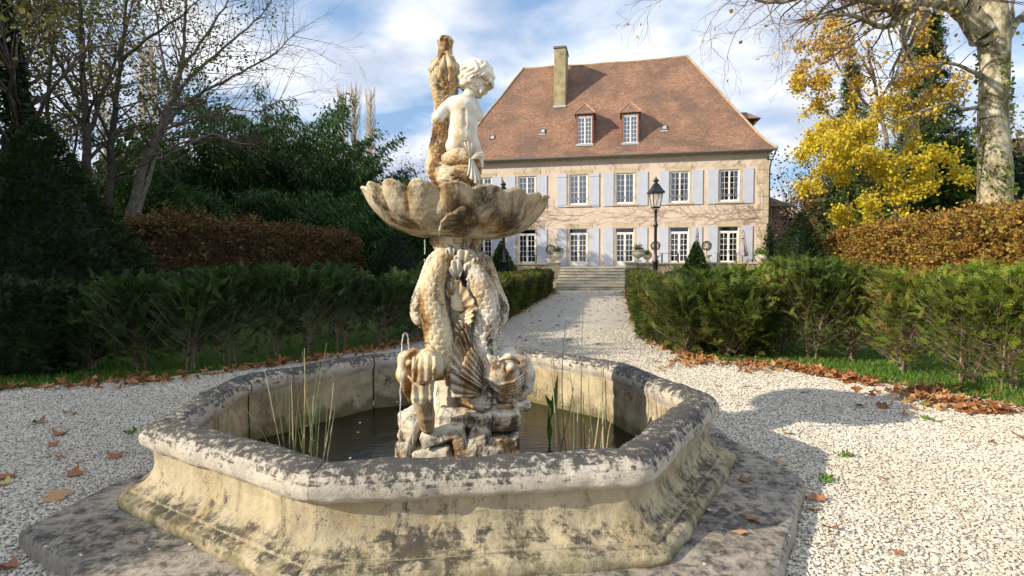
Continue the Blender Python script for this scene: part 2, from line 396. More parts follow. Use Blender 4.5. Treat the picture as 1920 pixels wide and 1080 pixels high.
# columns of windows: centres from photo
cols = [hloc(p, 355)[0] for p in (908, 989.5, 1086, 1173.5, 1276, 1369)]
WW = .665                                  # half width of an opening
zu0, zu1 = hloc(1369, 381)[1], hloc(1369, 321)[1]
zl1 = hloc(1369, 428)[1]
holes = []
for c_ in cols:
    holes.append((c_ - WW, c_ + WW, zu0, zu1)); holes.append((c_ - WW, c_ + WW, TZ + .02, zl1))
def holed_wall(mb, x0, x1, z0, z1, hs, y=0, dep=.28):
    xs = sorted({x0, x1, *[h[0] for h in hs], *[h[1] for h in hs]}); zs = sorted({z0, z1, *[h[2] for h in hs], *[h[3] for h in hs]})
    for i in range(len(xs) - 1):
        for j in range(len(zs) - 1):
            cx, cz = (xs[i] + xs[i + 1]) / 2, (zs[j] + zs[j + 1]) / 2
            if any(h[0] < cx < h[1] and h[2] < cz < h[3] for h in hs): continue
            mb.quad((xs[i], y, zs[j]), (xs[i + 1], y, zs[j]), (xs[i + 1], y, zs[j + 1]), (xs[i], y, zs[j + 1]))
    for a, b_, c, d in hs:
        mb.quad((a, y, c), (a, y, d), (a, y + dep, d), (a, y + dep, c)); mb.quad((b_, y, c), (b_, y + dep, c), (b_, y + dep, d), (b_, y, d))
        mb.quad((a, y, d), (b_, y, d), (b_, y + dep, d), (a, y + dep, d)); mb.quad((a, y, c), (a, y + dep, c), (b_, y + dep, c), (b_, y, c))
w = MB(); holed_wall(w, 0, HL, 0, EZ, holes)
w.quad((HL, 0, 0), (HL, HD, 0), (HL, HD, EZ), (HL, 0, EZ)); w.quad((0, HD, 0), (0, 0, 0), (0, 0, EZ), (0, HD, EZ)); w.quad((HL, HD, 0), (0, HD, 0), (0, HD, EZ), (HL, HD, EZ))
w.build('wall', M['render'], house)
ib = MB(); ib.box(.05, HL - .05, 2.6, 2.7, 0, EZ); ib.box(.05, HL - .05, .29, 2.59, 4.9, 5.1)
for k in range(8): ib.box(HL * k / 8 + .9, HL * k / 8 + 1.0, .3, 2.59, 0, EZ)
ib.build('inner_wall', M['interior'], house)
# quoins at the right corner and band under the eaves
q = MB(); z = 0
for k in range(19):
    h_ = .46; wd = .75 if k % 2 else .42
    q.box(HL - wd, HL + .025, -.025, .4 if k % 2 else .75, z + .01, z + h_ - .012); z += h_ + .0
q.build('quoin', M['stone'], house, bevel=.012)
cn = MB(); cn.box(-.06, HL + .06, -.09, .0, EZ - .2, EZ); cn.box(-.16, HL + .16, -.20, -.0901, EZ - .09, EZ); cn.build('cornice', M['stone'], house)
gt = MB(); gt.tube([(-.4, -.48, EZ - .03), (HL + .4, -.48, EZ - .03)], .085, 8); gt.box(-.38, HL + .38, -.47, -.2, EZ - .0, EZ + .05); gt.build('gutter', M['zinc'], house)
dp = MB(); dp.tube([(HL + .35, -.40, EZ - .1), (HL + .18, .12, EZ - .7), (HL + .1, .15, EZ - 1.2), (HL + .1, .15, 0)], .05, 8); dp.build('downpipe', M['zinc'], house)
# ------------------------------------------------------------------ windows
def muntin_leaf(mb, gl, x0, x1, z0, z1, y, nx, nz, solid=0, st=.055, mt=.022):
    """one casement: stiles, rails, glazing bars; solid = height of the bottom panel"""
    mb.box(x0, x0 + st, y, y + .045, z0, z1); mb.box(x1 - st, x1, y, y + .045, z0, z1)
    mb.box(x0 + st, x1 - st, y, y + .045, z1 - st, z1); zb = z0 + (solid if solid else st * 1.3)
    mb.box(x0 + st, x1 - st, y, y + .045, z0, zb if not solid else z0 + st * 1.4)
    if solid:
        mb.box(x0 + st, x1 - st, y + .014, y + .03, z0 + st * 1.4, zb - st); mb.box(x0 + st, x1 - st, y, y + .045, zb - st, zb)
    for i in range(1, nx):
        xc = x0 + st + (x1 - x0 - 2 * st) * i / nx; mb.box(xc - mt / 2, xc + mt / 2, y + .006, y + .04, zb, z1 - st)
    for j in range(1, nz):
        zc = zb + (z1 - st - zb) * j / nz; mb.box(x0 + st, x1 - st, y + .0075, y + .0385, zc - mt / 2, zc + mt / 2)
    gl.box(x0 + st, x1 - st, y + .019, y + .025, zb, z1 - st)
def surround(mb, xc, z0, z1, wd=.2, sill=True):
    x0, x1 = xc - WW, xc + WW
    for s in (0, 1):
        zz = z0; k = 0
        while zz < z1 - .01:
            h_ = min(.34, z1 - zz); ww = wd + (.1 if k % 2 else 0)
            if s: mb.box(x1 + .002, x1 + ww, -.02, .02, zz + .004, zz + h_ - .004)
            else: mb.box(x0 - ww, x0 - .002, -.02, .02, zz + .004, zz + h_ - .004)
            zz += h_; k += 1
    mb.box(x0 - wd - .15, x1 + wd + .15, -.022, .02, z1 + .003, z1 + .36)
    if sill: mb.box(x0 - .25, x1 + .25, -.10, .1, z0 - .13, z0 - .003)
for i, xc in enumerate(cols):
    # upper window
    sm = MB(); surround(sm, xc, zu0, zu1); win = sm.build('window', M['stone'], house)
    fr, gl = MB(), MB(); y = .07
    fr.box(xc - WW + .002, xc - WW + .05, y - .01, y + .07, zu0 + .002, zu1 - .002); fr.box(xc + WW - .05, xc + WW - .002, y - .01, y + .07, zu0 + .002, zu1 - .002)
    fr.box(xc - WW + .05, xc + WW - .05, y - .01, y + .07, zu1 - .05, zu1 - .002); fr.box(xc - WW + .05, xc + WW - .05, y - .03, y + .07, zu0 + .002, zu0 + .06)
    for s in (0, 1):
        a = xc - WW + .05 if s == 0 else xc + .003; muntin_leaf(fr, gl, a, a + WW - .053, zu0 + .062, zu1 - .052, y, 2, 5)
    fr.build('frame', M['white'], win, uv=False); gl.build('pane', M['glass'], win, uv=False)
    rl = MB(); rz = zu0 + .52
    if i in (0, 1):
        rl.box(xc - WW, xc + WW, .03, .055, rz + .28, rz + .31); rl.box(xc - WW, xc + WW, .03, .055, zu0 + .1, zu0 + .13)
        for k in range(11): xx = xc - WW + .06 + k * (2 * WW - .12) / 10; rl.tube([(xx, .042, zu0 + .12), (xx, .042, rz + .29)], .011, 5)
        for k in range(10): xx = xc - WW + .12 + k * (2 * WW - .12) / 10; rl.lathe([(.028, -.01), (.028, .01)], 8, (xx, .042, zu0 + .5))
    else:
        rl.box(xc - WW, xc + WW, .03, .055, rz - .01, rz + .015); rl.box(xc - WW, xc + WW, .03, .055, rz - .13, rz - .11)
        rl.tube([(xc - .2, .042, rz - .12), (xc, .042, rz), (xc + .2, .042, rz - .12)], .009, 5)
    rl.build('railing', M['lead'], win, uv=False)
    # sheer curtains with folds, tied wider at the top; absent in the last window's centre
    for s in (-1, 1):
        cu = MB(); n = 16; full = (i < 6)
        vs = []
        for k in range(n + 1):
            f = k / n
            for zz, wdth in ((zu1 - .06, 1.0), (zu0 + .85, 1.0 if i < 4 else .62), (zu0 + .08, 1.0 if i < 4 else .42)):
                xx = xc + s * (WW - .06) - s * f * (WW - .1) * (wdth if i < 5 else wdth * .62)
                vs.append((xx, y + .14 + .025 * math.sin(f * 24), zz))
        fs = [(3 * k + j, 3 * (k + 1) + j, 3 * (k + 1) + j + 1, 3 * k + j + 1) for k in range(n) for j in range(2)]
        cu.add(vs, fs); cu.build('curtain', M['curtain'], win, smooth=True, uv=False)
    # ground floor french door
    sm = MB(); surround(sm, xc, TZ + .02, zl1, sill=False); sm.box(xc - WW - .22, xc + WW + .22, -.2, .1, TZ - .05, TZ + .018)
    door = sm.build('french_door', M['stone'], house)
    fr, gl = MB(), MB(); zt = zl1 - .30
    fr.box(xc - WW + .002, xc - WW + .045, y - .01, y + .07, TZ + .022, zl1 - .002); fr.box(xc + WW - .045, xc + WW - .002, y - .01, y + .07, TZ + .022, zl1 - .002)
    fr.box(xc - WW + .045, xc + WW - .045, y - .012, y + .068, zt - .08, zt); fr.box(xc - WW + .045, xc + WW - .045, y - .01, y + .07, zl1 - .03, zl1 - .002)
    gl.box(xc - WW + .045, xc + WW - .045, y + .02, y + .026, zt, zl1 - .03)
    for s in (0, 1):
        a = xc - WW + .045 if s == 0 else xc + .002; muntin_leaf(fr, gl, a, a + WW - .047, TZ + .024, zt - .082, y, 2, 5, solid=.36, st=.075, mt=.03)
    fr.build('leaf', M['white'], door, uv=False); gl.build('pane', M['glass'], door, uv=False)
    hd = MB(); hd.box(xc - .02, xc + .02, y - .03, y - .001, TZ + 1.0, TZ + 1.16); hd.tube([(xc, y - .03, TZ + 1.08), (xc, y - .06, TZ + 1.08), (xc + .09, y - .06, TZ + 1.08)], .01, 6); hd.build('handle', M['lead'], door, uv=False)
# shutters: boards with battens and small iron hooks
def shutter_mesh(h, w, battens):
    mb = MB(); nb = 5
    for k in range(nb): mb.box(k * w / nb + .003, (k + 1) * w / nb - .003, -.035, 0, 0, h)
    mb.box(.002, w - .002, -.02, -.008, .01, h - .01)
    if battens:
        for z in (.12, h - .22): mb.box(.02, w - .02, -.062, -.0352, z, z + .10)
        mb.add([(.03, -.0353, .24), (.11, -.0353, .22), (w - .03, -.0353, h - .24), (w - .11, -.0353, h - .22), (.03, -.058, .24), (.11, -.058, .22), (w - .03, -.058, h - .24), (w - .11, -.058, h - .22)], [(4, 5, 6, 7), (0, 1, 5, 4), (2, 3, 7, 6), (1, 2, 6, 5), (3, 0, 4, 7)]) if battens == 2 else None
    return mb
shx = [(925, 942), (950, 968), (1009, 1027), (1046, 1064), (1107, 1125), (1133, 1152), (1196, 1216), (1237, 1255.5), (1299, 1319), (1329, 1348), (1394, 1414), (877, 893)]
su0, su1 = hloc(1400, 384.5)[1], hloc(1400, 319)[1]; sl1 = hloc(1400, 427)[1]
for k, (a, b_) in enumerate(shx):
    x0 = hloc(a, 355)[0]; x1 = hloc(b_, 355)[0]; wdt = x1 - x0
    bt = 1 if k in (3, 4) else 0
    for lo, hi in ((su0, su1), (TZ + .04, sl1)):
        s_ = shutter_mesh(hi - lo, wdt, bt if lo > 3 else 0).build('shutter', M['shutter'], house, uv=False)
        s_.location = (x0, -.03, lo)
        continue
        hk = MB()
        for zz in (.35, hi - lo - .35): hk.box(.0, wdt * .0 + .1, -.045, -.0355, zz, zz + .03)
        hk.build('hinge', M['zinc'], s_, uv=False)
# ------------------------------------------------------------------ roof
OV = .42
def rg(t): return t + .055 * (1 - math.exp(-t / .07)) * (1 - t)
DS = (HL - 13.3) / 2; SH = .15
def ring(t):
    g = rg(t); df = -OV + (HD / 2 + OV) * g; dsl = -OV + (DS + OV - SH) * g; dsr = -OV + (DS + OV + SH) * g
    z = EZ + .05 + (RZ - EZ) * t
    return dsl, HL - dsr, df, HD - df, z
def sag(x, z): return .13 * mnoise.noise(Vector((x * .35, z * .35, 4.2))) + .05 * math.sin(x * .33 + 1)
rt = [0, .02, .05, .09, .14, .2] + [.2 + .8 * k / 14 for k in range(1, 15)]
V = []; F = []; NX = 30
for t_ in rt:
    a, b_, c_, d_, z = ring(t_)
    for k in range(NX + 1): x = a + (b_ - a) * k / NX; V.append((x, c_, z + sag(x, z) * min(1, t_ * 6)))
for i in range(len(rt) - 1):
    for k in range(NX): o_ = i * (NX + 1) + k; F.append((o_, o_ + 1, o_ + NX + 2, o_ + NX + 1))
front = MB(); front.add(V, F)
nr = len(rt); W_ = NX + 1
V2 = []; F2 = []
for t_ in rt:
    a, b_, c_, d_, z = ring(t_)
    V2 += [(b_, c_, z + sag(b_, z) * min(1, t_ * 6)), (b_, d_, z), (a, d_, z), (a, c_, z + sag(a, z) * min(1, t_ * 6))]
for i in range(nr - 1):
    for k in range(3): F2.append((i * 4 + k, i * 4 + k + 1, i * 4 + k + 5, i * 4 + k + 4))
front.add(V2, F2)
a, b_, c_, d_, z = ring(0)
front.quad((a, c_, z - .001), (b_, c_, z - .001), (b_, d_, z - .001), (a, d_, z - .001))
roof = front.build('roof', M['roof'], house)
rc = MB()      # ridge and hip caps
a, b_, c_, d_, z = ring(1)
rc.tube([(a + (b_ - a) * k / 16, HD / 2, z + .0 + sag(a + (b_ - a) * k / 16, z)) for k in range(17)], .10, 6)
for s in (0, 1):
    pts = []
    for t_ in rt:
        a, b_, c_, d_, z = ring(t_); x = b_ if s else a; pts.append((x, c_, z + sag(x, z) * min(1, t_ * 6) + .02))
    rc.tube(pts, .085, 6)
rc.build('ridge_cap', M['terracotta_cap'], roof, uv=False)
def roof_y(z):
    lo, hi = 0., 1.
    for _ in range(30):
        md = (lo + hi) / 2
        if ring(md)[4] < z: lo = md
        else: hi = md
    return ring(lo)[2]
def rloc(px, py):
    """photo point on the front roof slope -> local x, y, z"""
    lo, hi = -1., 9.
    for _ in range(40):
        md = (lo + hi) / 2; x, z = hloc(px, py, -md)
        if z > EZ and roof_y(min(z, RZ)) > md: lo = md
        elif z > EZ: hi = md
        else: lo = md
    x, z = hloc(px, py, -lo); return x, lo, z
# chimney
cx, cy, cz = rloc(1052, 200); 
xa = hloc(1041.5, 200, -cy)[0]; xb = hloc(1063, 200, -cy)[0]; xt = hloc(1054, 84, -cy)[1]
ch = MB(); w0 = (xb - xa) / 2
ch.add([(cx - w0, cy, cz - .6), (cx + w0, cy, cz - .6), (cx + w0, cy + 2.1, cz - .6), (cx - w0, cy + 2.1, cz - .6), (cx - w0 + .02, cy + .05, xt - .25), (cx + w0 + .03, cy + .05, xt - .25), (cx + w0 + .03, cy + 2.0, xt - .25), (cx - w0 + .02, cy + 2.0, xt - .25)],
       [(0, 1, 5, 4), (1, 2, 6, 5), (2, 3, 7, 6), (3, 0, 4, 7), (4, 5, 6, 7)])
chim = ch.build('chimney', M['chimney'], roof, bevel=.02)
# dormers
for pxa, pxb, pyb, pxp, pyp, pye in ((1082.5, 1114.5, 272, 1098, 195, 213), (1168, 1200, 270, 1184, 193, 211)):
    x, y0, z0 = rloc((pxa + pxb) / 2, pyb)
    x0 = hloc(pxa, pyb, -y0)[0]; x1 = hloc(pxb, pyb, -y0)[0]; ze = hloc(pxp, pye, -y0)[1]; zp = hloc(pxp, pyp, -y0 - .4)[1]
    yb = roof_y(ze) + .3; xm = (x0 + x1) / 2
    d = MB(); tw = .12
    d.box(x0, x0 + tw, y0, yb, z0 - .1, ze); d.box(x1 - tw, x1, y0, yb, z0 - .1, ze); d.box(x0 + tw, x1 - tw, y0, y0 + .16, ze - .2, ze)
    dm = d.build('dormer', M['wood_brown'], roof)
    sl = MB(); sl.box(x0 - .03, x1 + .03, y0 - .1, y0 + .2, z0 - .12, z0 + .03); sl.box(x0 + tw, x1 - tw, y0 + .03, y0 + .12, ze - .32, ze - .2); sl.build('sill', M['lead'], dm, uv=False)
    fr, gl = MB(), MB(); a0, a1 = x0 + tw, x1 - tw; mid = (a0 + a1) / 2
    muntin_leaf(fr, gl, a0, mid - .002, z0 + .032, ze - .325, y0 + .05, 2, 6, st=.05, mt=.03); muntin_leaf(fr, gl, mid + .002, a1, z0 + .032, ze - .325, y0 + .05, 2, 6, st=.05, mt=.03)
    fr.build('frame', M['white'], dm, uv=False); gl.build('pane', M['glass'], dm, uv=False)
    cu = MB(); cu.box(a0, a1, y0 + .16, y0 + .165, z0 + .05, ze - .33); cu.build('curtain', M['curtain'], dm, uv=False)
    bk = MB(); bk.box(x0 + tw, x1 - tw, y0 + .7, y0 + .72, z0 - .1, ze); bk.build('back_panel', M['interior'], dm, uv=False)
    rf = MB(); e_ = .14; yr = roof_y(zp) + .2
    rf.add([(x0 - e_, y0 - .12, ze - .02), (x1 + e_, y0 - .12, ze - .02), (x1 + e_, yb + .1, ze - .02), (x0 - e_, yb + .1, ze - .02), (xm, y0 + .45, zp), (xm, yr, zp)],
           [(0, 1, 4), (1, 2, 5, 4), (3, 0, 4, 5), (0, 3, 2, 1)])
    rf.box(x0 - e_, x1 + e_, y0 - .125, yb, ze - .08, ze - .021)
    rr = rf.build('dormer_roof', M['roof'], dm)
    hp = MB()
    for a_ in (x0 - e_, x1 + e_): hp.tube([(a_, y0 - .12, ze), (xm, y0 + .45, zp + .02)], .045, 5)
    hp.tube([(xm, y0 + .45, zp + .02), (xm, yr, zp + .02)], .045, 5); hp.build('hip_cap', M['terracotta_cap'], dm, uv=False)
# small roof lights
for px, py in ((925, 258), (1019.5, 247), (1247.5, 242)):
    x, y0, z0 = rloc(px, py); sk = MB()
    ang = math.atan2(RZ - EZ, HD / 2)
    Mx = Matrix.Translation((x, y0, z0)) @ Matrix.Rotation(ang, 4, 'X')
    sk.box(-.2, .2, -.24, -.2, -.02, .1, Mx); sk.box(-.2, .2, .2, .24, -.02, .1, Mx); sk.box(-.2, -.16, -.2, .2, -.02, .1, Mx); sk.box(.16, .2, -.2, .2, -.02, .1, Mx)
    s_ = sk.build('roof_light', M['zinc'], roof, uv=False); g_ = MB().box(-.16, .16, -.2, .2, .03, .05, Mx).build('pane', M['lead'], s_, uv=False)
    MB().box(-.24, .24, -.38, -.245, 0, .03, Mx).build('apron', M['lead'], s_, uv=False)
# hoist dormer on the right hip
hx0, hz = hloc(1390, 230, -3.5); hx1, _ = hloc(1425, 230, -3.5); zt = hloc(1395, 211, -3.5)[1]; ze = hloc(1395, 231, -3.5)[1]
hd = MB(); hd.box(hx0 - 1.2, hx1 - 1.0, 3.2, 5.2, ze - 1.3, ze); hdm = hd.build('side_dormer', M['wood_brown'], roof)
rf = MB(); rf.add([(hx0 - 2.5, 2.7, ze), (hx1, 2.7, ze), (hx1, 5.7, ze), (hx0 - 2.5, 5.7, ze), (hx0 - 2.5, 4.2, zt + .05), (hx1 - .75, 4.2, zt + .05)], [(0, 1, 5, 4), (1, 2, 5), (2, 3, 4, 5), (3, 2, 1, 0)])
rf.build('dormer_roof', M['roof'], hdm)
bb = MB(); bb.bar((hx1 - 1.0, 3.2, ze - .9), (hx1 - .15, 2.9, ze - .02), .09); bb.bar((hx1 - 1.0, 5.2, ze - .9), (hx1 - .15, 5.5, ze - .02), .09); bb.build('bracket', M['wood_brown'], hdm)
# climbing vine: bare stems on the facade
def build_vine():
    rng = random.Random(5); mb = MB()
    def inhole(x, z): return any(h[0] - .15 < x < h[1] + .15 and h[2] - .1 < z < h[3] + .35 for h in holes) or any(hloc_x0 < x < hloc_x1 and (su0 < z < su1 or z < sl1) for hloc_x0, hloc_x1 in shl)
    shl = [(hloc(a, 355)[0] - .05, hloc(b_, 355)[0] + .05) for a, b_ in shx]
    def grow(x, z, ang, L, r, dep):
        pts = [(x, -.03, z)]; n = int(L / .22)
        for k in range(n):
            ang += rng.gauss(0, .22); ang *= .985
            x += math.cos(ang) * .22; z += math.sin(ang) * .22
            if not (.3 < x < HL - .1 and 2 < z < EZ - .3) or (r < .012 and inhole(x, z)) or (inhole(x, z)): break
            pts.append((x, -.03 - .01 * rng.random(), z))
            if dep > 0 and rng.random() < .30: grow(x, z, ang + rng.choice((-1, 1)) * rng.uniform(.35, 1.1), L * rng.uniform(.25, .55), r * .6, dep - 1)
        if len(pts) > 1: mb.tube(pts, [r * (1 - .6 * k / len(pts)) for k in range(len(pts))], 4, cap=False)
    for k in range(10): grow(HL - .35 - .3 * rng.random(), 4.1 + rng.random() * 1.3, math.pi + rng.uniform(-.25, .35), rng.uniform(5, 12), .011, 2)
    for k in range(46): grow(rng.uniform(4.5, HL - .5), 4.0 + rng.random() * 1.4, math.pi + rng.uniform(-.1, .7), rng.uniform(2.5, 6), .0085, 2)
    for k in range(7): grow(HL - .3 - .45 * rng.random(), 1.6 + k * .7, math.pi / 2 + rng.uniform(-.25, .25), 4.5, .010, 3)
    for k in range(60): grow(rng.uniform(5, HL - .4), su1 + .10 + rng.random() * .2, math.pi / 2 + rng.uniform(-1.1, 1.1), rng.uniform(.7, 2.2), .0075, 2)
    o = mb.build('climbing_vine', M['twig_vine'], uv=False); o.location = HA; o.rotation_euler = (0, 0, HROT)
    tag(o, 'leafless climbing vine spreading brown stems over the pink facade', 'climbing plant')
build_vine()
# security lamp at the eaves corner and lantern on the side wall
sl = empty('floodlight', HA, HROT, 'small black floodlight fixed high on the right corner of the house', 'floodlight')
fx, fz = hloc(1440, 302); f_ = MB(); f_.box(fx + .0, fx + .34, -.35, -.18, fz - .13, fz + .13); f_.build('housing', M['dark_iron'], sl, uv=False)
MB().box(fx + .06, fx + .28, -.36, -.3505, fz - .08, fz + .08).build('lens', M['lead'], sl, uv=False)
MB().bar((fx - .1, -.02, fz), (fx + .17, -.2, fz), .04).build('bracket', M['dark_iron'], sl, uv=False)
M['lamp_glass'] = None
m, t, b = new_mat('lantern_glass'); M['lamp_glass'] = m
b.inputs['Base Color'].default_value = (.80, .72, .58, 1); b.inputs['Roughness'].default_value = .25; 
trn = t.nodes.new('ShaderNodeBsdfTransparent'); ms = t.nodes.new('ShaderNodeMixShader'); ms.inputs[0].default_value = .30
t.links.new(trn.outputs[0], ms.inputs[1]); t.links.new(b.outputs[0], ms.inputs[2]); t.links.new(ms.outputs[0], t.nodes['Material Output'].inputs[0])
# ------------------------------------------------------------------ outbuilding to the right, behind
ob = empty('outbuilding', (0, 0, 0), 0, 'low pink masonry outbuilding with brown tiled roof behind the right end of the house', 'outbuilding')
p0 = at(1420, 440, 50); p1 = at(1479, 440, 50); ez = at(1460, 390, 50).z; pz = at(1434, 354, 50).z
wm = MB(); wm.box(p0.x - 3, p1.x, 50, 58, 0, ez); wm.build('wall', M['brick_pink'], ob)
rm = MB(); xl, xr = p0.x - 3.3, p1.x + .35
rm.add([(xl, 49.6, ez - .05), (xr, 49.6, ez - .05), (xr, 58.4, ez - .05), (xl, 58.4, ez - .05), (xl, 53.6, pz + 1.2), (xr - 5.2, 53.6, pz + 1.2)], [(0, 1, 5, 4), (1, 2, 5), (2, 3, 4, 5), (3, 2, 1, 0)])
rm.build('roof', M['roof'], ob)
cb = MB(); cb.box(cx - w0 - .03, cx + w0 + .09, cy - .02, cy + 2.1, xt - .26, xt - .12); cb.build('chimney_cap', M['zinc'], chim, uv=False)
MB().box(cx - w0 - .05, cx + w0 + .05, cy - .12, cy + .2, cz - .12, cz + .05).build('flashing', M['lead'], chim, uv=False)
# ================================================================== terrace and steps (laid parallel to the house)
def P(xl, yl, z=0):   # xl along the facade, yl outwards from it
    p = HA + He * xl - Hn * yl; return Vector((p.x, p.y, z))
TD = 7.6              # terrace depth
def tl(px, Yd, py=500):   # local x of a photo column on a plane parallel to the facade, Yd in front
    return hloc(px, py, Yd)[0]
# steps: local frame, front edge on the ground at 9.3 m from the facade
sx0 = tl(1043, 9.2); sx1 = tl(1175, 9.2)
NS = 7; rise = TZ / NS; tread = .3
wx0 = tl(672, TD); wx1 = tl(1437, TD)
tb = MB(); tb.box(wx0 + .3, wx1 - .3, -TD + .3, -.001, -.5, TZ - .002); ter = tb.build('terrace', M['steps']); ter.location = HA; ter.rotation_euler = (0, 0, HROT); tag(ter, kind='structure')
st = empty('stone_steps', HA, HROT, 'broad flight of worn pale stone steps climbing from the gravel path to the terrace', 'steps')
for k in range(NS):
    yf = -TD - .05 - (NS - 1 - k) * tread
    s = MB(); s.box(sx0 + .002 * k, sx1 - .002 * k, yf, (-TD + .3 if k == NS - 1 else yf + tread + .02), max(-.3, rise * k - .1), rise * (k + 1) - .045)
    s.box(sx0, sx1, yf - .045, yf + tread + .012, rise * (k + 1) - .044, rise * (k + 1) + .001 * k)
    s.build('step', M['steps'], st, bevel=.01)
def wall_run(x0, x1, name, label, zt=TZ + .30):
    e = empty(name, HA, HROT, label, 'wall')
    MB().box(x0, x1, -TD - .0, -TD + .42, -.3, zt - .12).build('masonry', M['rubble'], e)
    cp = MB(); x = x0 - .02
    while x < x1:
        L = min(random.uniform(.9, 1.3), x1 + .02 - x); cp.box(x + .006, x + L - .006, -TD - .07, -TD + .49, zt - .118, zt + random.uniform(-.006, .006)); x += L
    cp.build('coping', M['stone'], e, bevel=.015)
    return e
PW = .62
wr = wall_run(sx1 + .02, wx1, 'terrace_wall', 'low rubble stone retaining wall with pale coping right of the steps'); wl = wall_run(wx0 + .7, sx0 - PW - .02, 'terrace_wall', 'low rubble stone retaining wall with pale coping left of the steps')
def pier(xc, parent, zt=TZ + .33, w=PW, yo=.0):
    b = MB(); b.box(xc - w / 2, xc + w / 2, -TD - .12 - yo, -TD + .5, -.3, zt - .14); b.box(xc - w / 2 - .03, xc + w / 2 + .03, -TD - .15 - yo, -TD + .53, -.3, .3)
    b.box(xc - w / 2 - .04, xc + w / 2 + .04, -TD - .17 - yo, -TD + .55, zt - .139, zt - .07); b.box(xc - w / 2 - .07, xc + w / 2 + .07, -TD - .2 - yo, -TD + .57, zt - .069, zt)
    return b.build('pier', M['stone'], parent, bevel=.015)
pier(sx0 - PW / 2, wl); pier(sx1 + PW / 2, wr); pier(wx1 - .1, wr)
pe = empty('stone_gate_pier', (0, 0, 0), 0, 'moulded pale stone pier at the dark far left end of the terrace', 'pier')
ga = at(690, 487, 31); zt_ = ga.z
b = MB(); b.box(ga.x - .25, ga.x + .22, 31, 31.5, 0, zt_ - .24); b.box(ga.x - .30, ga.x + .27, 30.95, 31.55, zt_ - .239, zt_ - .15); b.box(ga.x - .4, ga.x + .37, 30.85, 31.65, zt_ - .149, zt_ - .0)
b.build('shaft', M['stone'], pe, bevel=.02)
b = MB(); b.box(ga.x + .37, ga.x + 1.7, 31.1, 31.5, 0, zt_ - .13); b.build('return_wall', M['rubble'], pe)
b = MB(); b.box(ga.x + .375, ga.x + 1.75, 31.0, 31.6, zt_ - .128, zt_ - .01); b.build('coping', M['stone'], pe, bevel=.015)
# ------------------------------------------------------------------ leaf clouds used by plants
def rand_dirs(n, rng): v = rng.normal(size=(n, 3)); return v / np.linalg.norm(v, axis=1)[:, None]
def leaf_quads(P_, size, rng, dirs=None, aspect=.55, spread=1.0, up=None, fold=0.18):
    """pointed leaves: 4-vertex rhombs, folded a little; P_ (n,3)"""
    n = len(P_); size = np.broadcast_to(size, (n,)) * rng.uniform(.7, 1.3, n)
    d = rand_dirs(n, rng)
    if dirs is not None: d = dirs + d * spread; d /= np.linalg.norm(d, axis=1)[:, None]
    w = np.cross(d, rand_dirs(n, rng) if up is None else up + rand_dirs(n, rng) * .5); w /= (np.linalg.norm(w, axis=1)[:, None] + 1e-9)
    nn = np.cross(w, d)
    s = size[:, None]
    a = P_; c = P_ + d * s; b = P_ + d * s * .45 + w * s * aspect / 2 + nn * s * fold * .5; e = P_ + d * s * .5 - w * s * aspect / 2 + nn * s * fold * .5
    V = np.stack([a, b, c, e], 1).reshape(-1, 3); F = np.arange(n * 4).reshape(n, 4)
    return V, F
def sprigs(P_, D, L, rng, pairs=5, sw=.011, sl=.36, flat=None):
    """flat feathery conifer sprays: an axis with side shoots"""
    n = len(P_); L = np.broadcast_to(L, (n,)) * rng.uniform(.65, 1.3, n); D = D / np.linalg.norm(D, axis=1)[:, None]
    up = (np.array([0, 0, 1.]) + rng.normal(size=(n, 3)) * .45) if flat is None else flat
    W = np.cross(D, up); W /= (np.linalg.norm(W, axis=1)[:, None] + 1e-9); U = np.cross(W, D)
    Vs = []
    def rh(p, d, l, wd, wv):
        l = l[:, None]
        Vs.append(np.stack([p, p + d * l * .5 + wv * wd, p + d * l, p + d * l * .5 - wv * wd], 1))
    rh(P_, D, L, sw * .8, W)
    for k in range(pairs):
        f = (k + .6) / (pairs + .3); base = P_ + D * (L * f)[:, None] - U * (L * f * f * .12)[:, None]
        ll = L * sl * (1 - .6 * f)
        for s in (-1, 1):
            dd = D * .62 + W * s * .78 + U * rng.uniform(-.15, .25, (n, 1)); rh(base, dd, ll, sw, np.cross(dd, U))
    V = np.concatenate(Vs, 0); k = len(Vs)
    V = V.reshape(k, n, 4, 3).transpose(1, 0, 2, 3).reshape(-1, 3)
    return V, np.arange(n * k * 4).reshape(-1, 4), n, k
def segs_mesh(S, n=5):
    """S rows: ax ay az bx by bz ra rb -> open prisms"""
    S = np.asarray(S, dtype=float); a, b, ra, rb = S[:, :3], S[:, 3:6], S[:, 6], S[:, 7]
    d = b - a; d /= (np.linalg.norm(d, axis=1)[:, None] + 1e-9)
    ref = np.where(np.abs(d[:, 2:3]) < .9, np.array([[0, 0, 1.]]), np.array([[1., 0, 0]]))
    x = np.cross(d, ref); x /= np.linalg.norm(x, axis=1)[:, None]; y = np.cross(d, x)
    ang = np.arange(n) * 2 * np.pi / n; cs, sn = np.cos(ang), np.sin(ang)
    ringv = x[:, None, :] * cs[None, :, None] + y[:, None, :] * sn[None, :, None]
    V = np.concatenate([a[:, None] + ringv * ra[:, None, None], b[:, None] + ringv * rb[:, None, None]], 1)
    j = np.arange(n); f = np.stack([j, (j + 1) % n, (j + 1) % n + n, j + n], 1)
    F = (np.arange(len(S)) * 2 * n)[:, None, None] + f[None]
    return V.reshape(-1, 3), F.reshape(-1, 4)
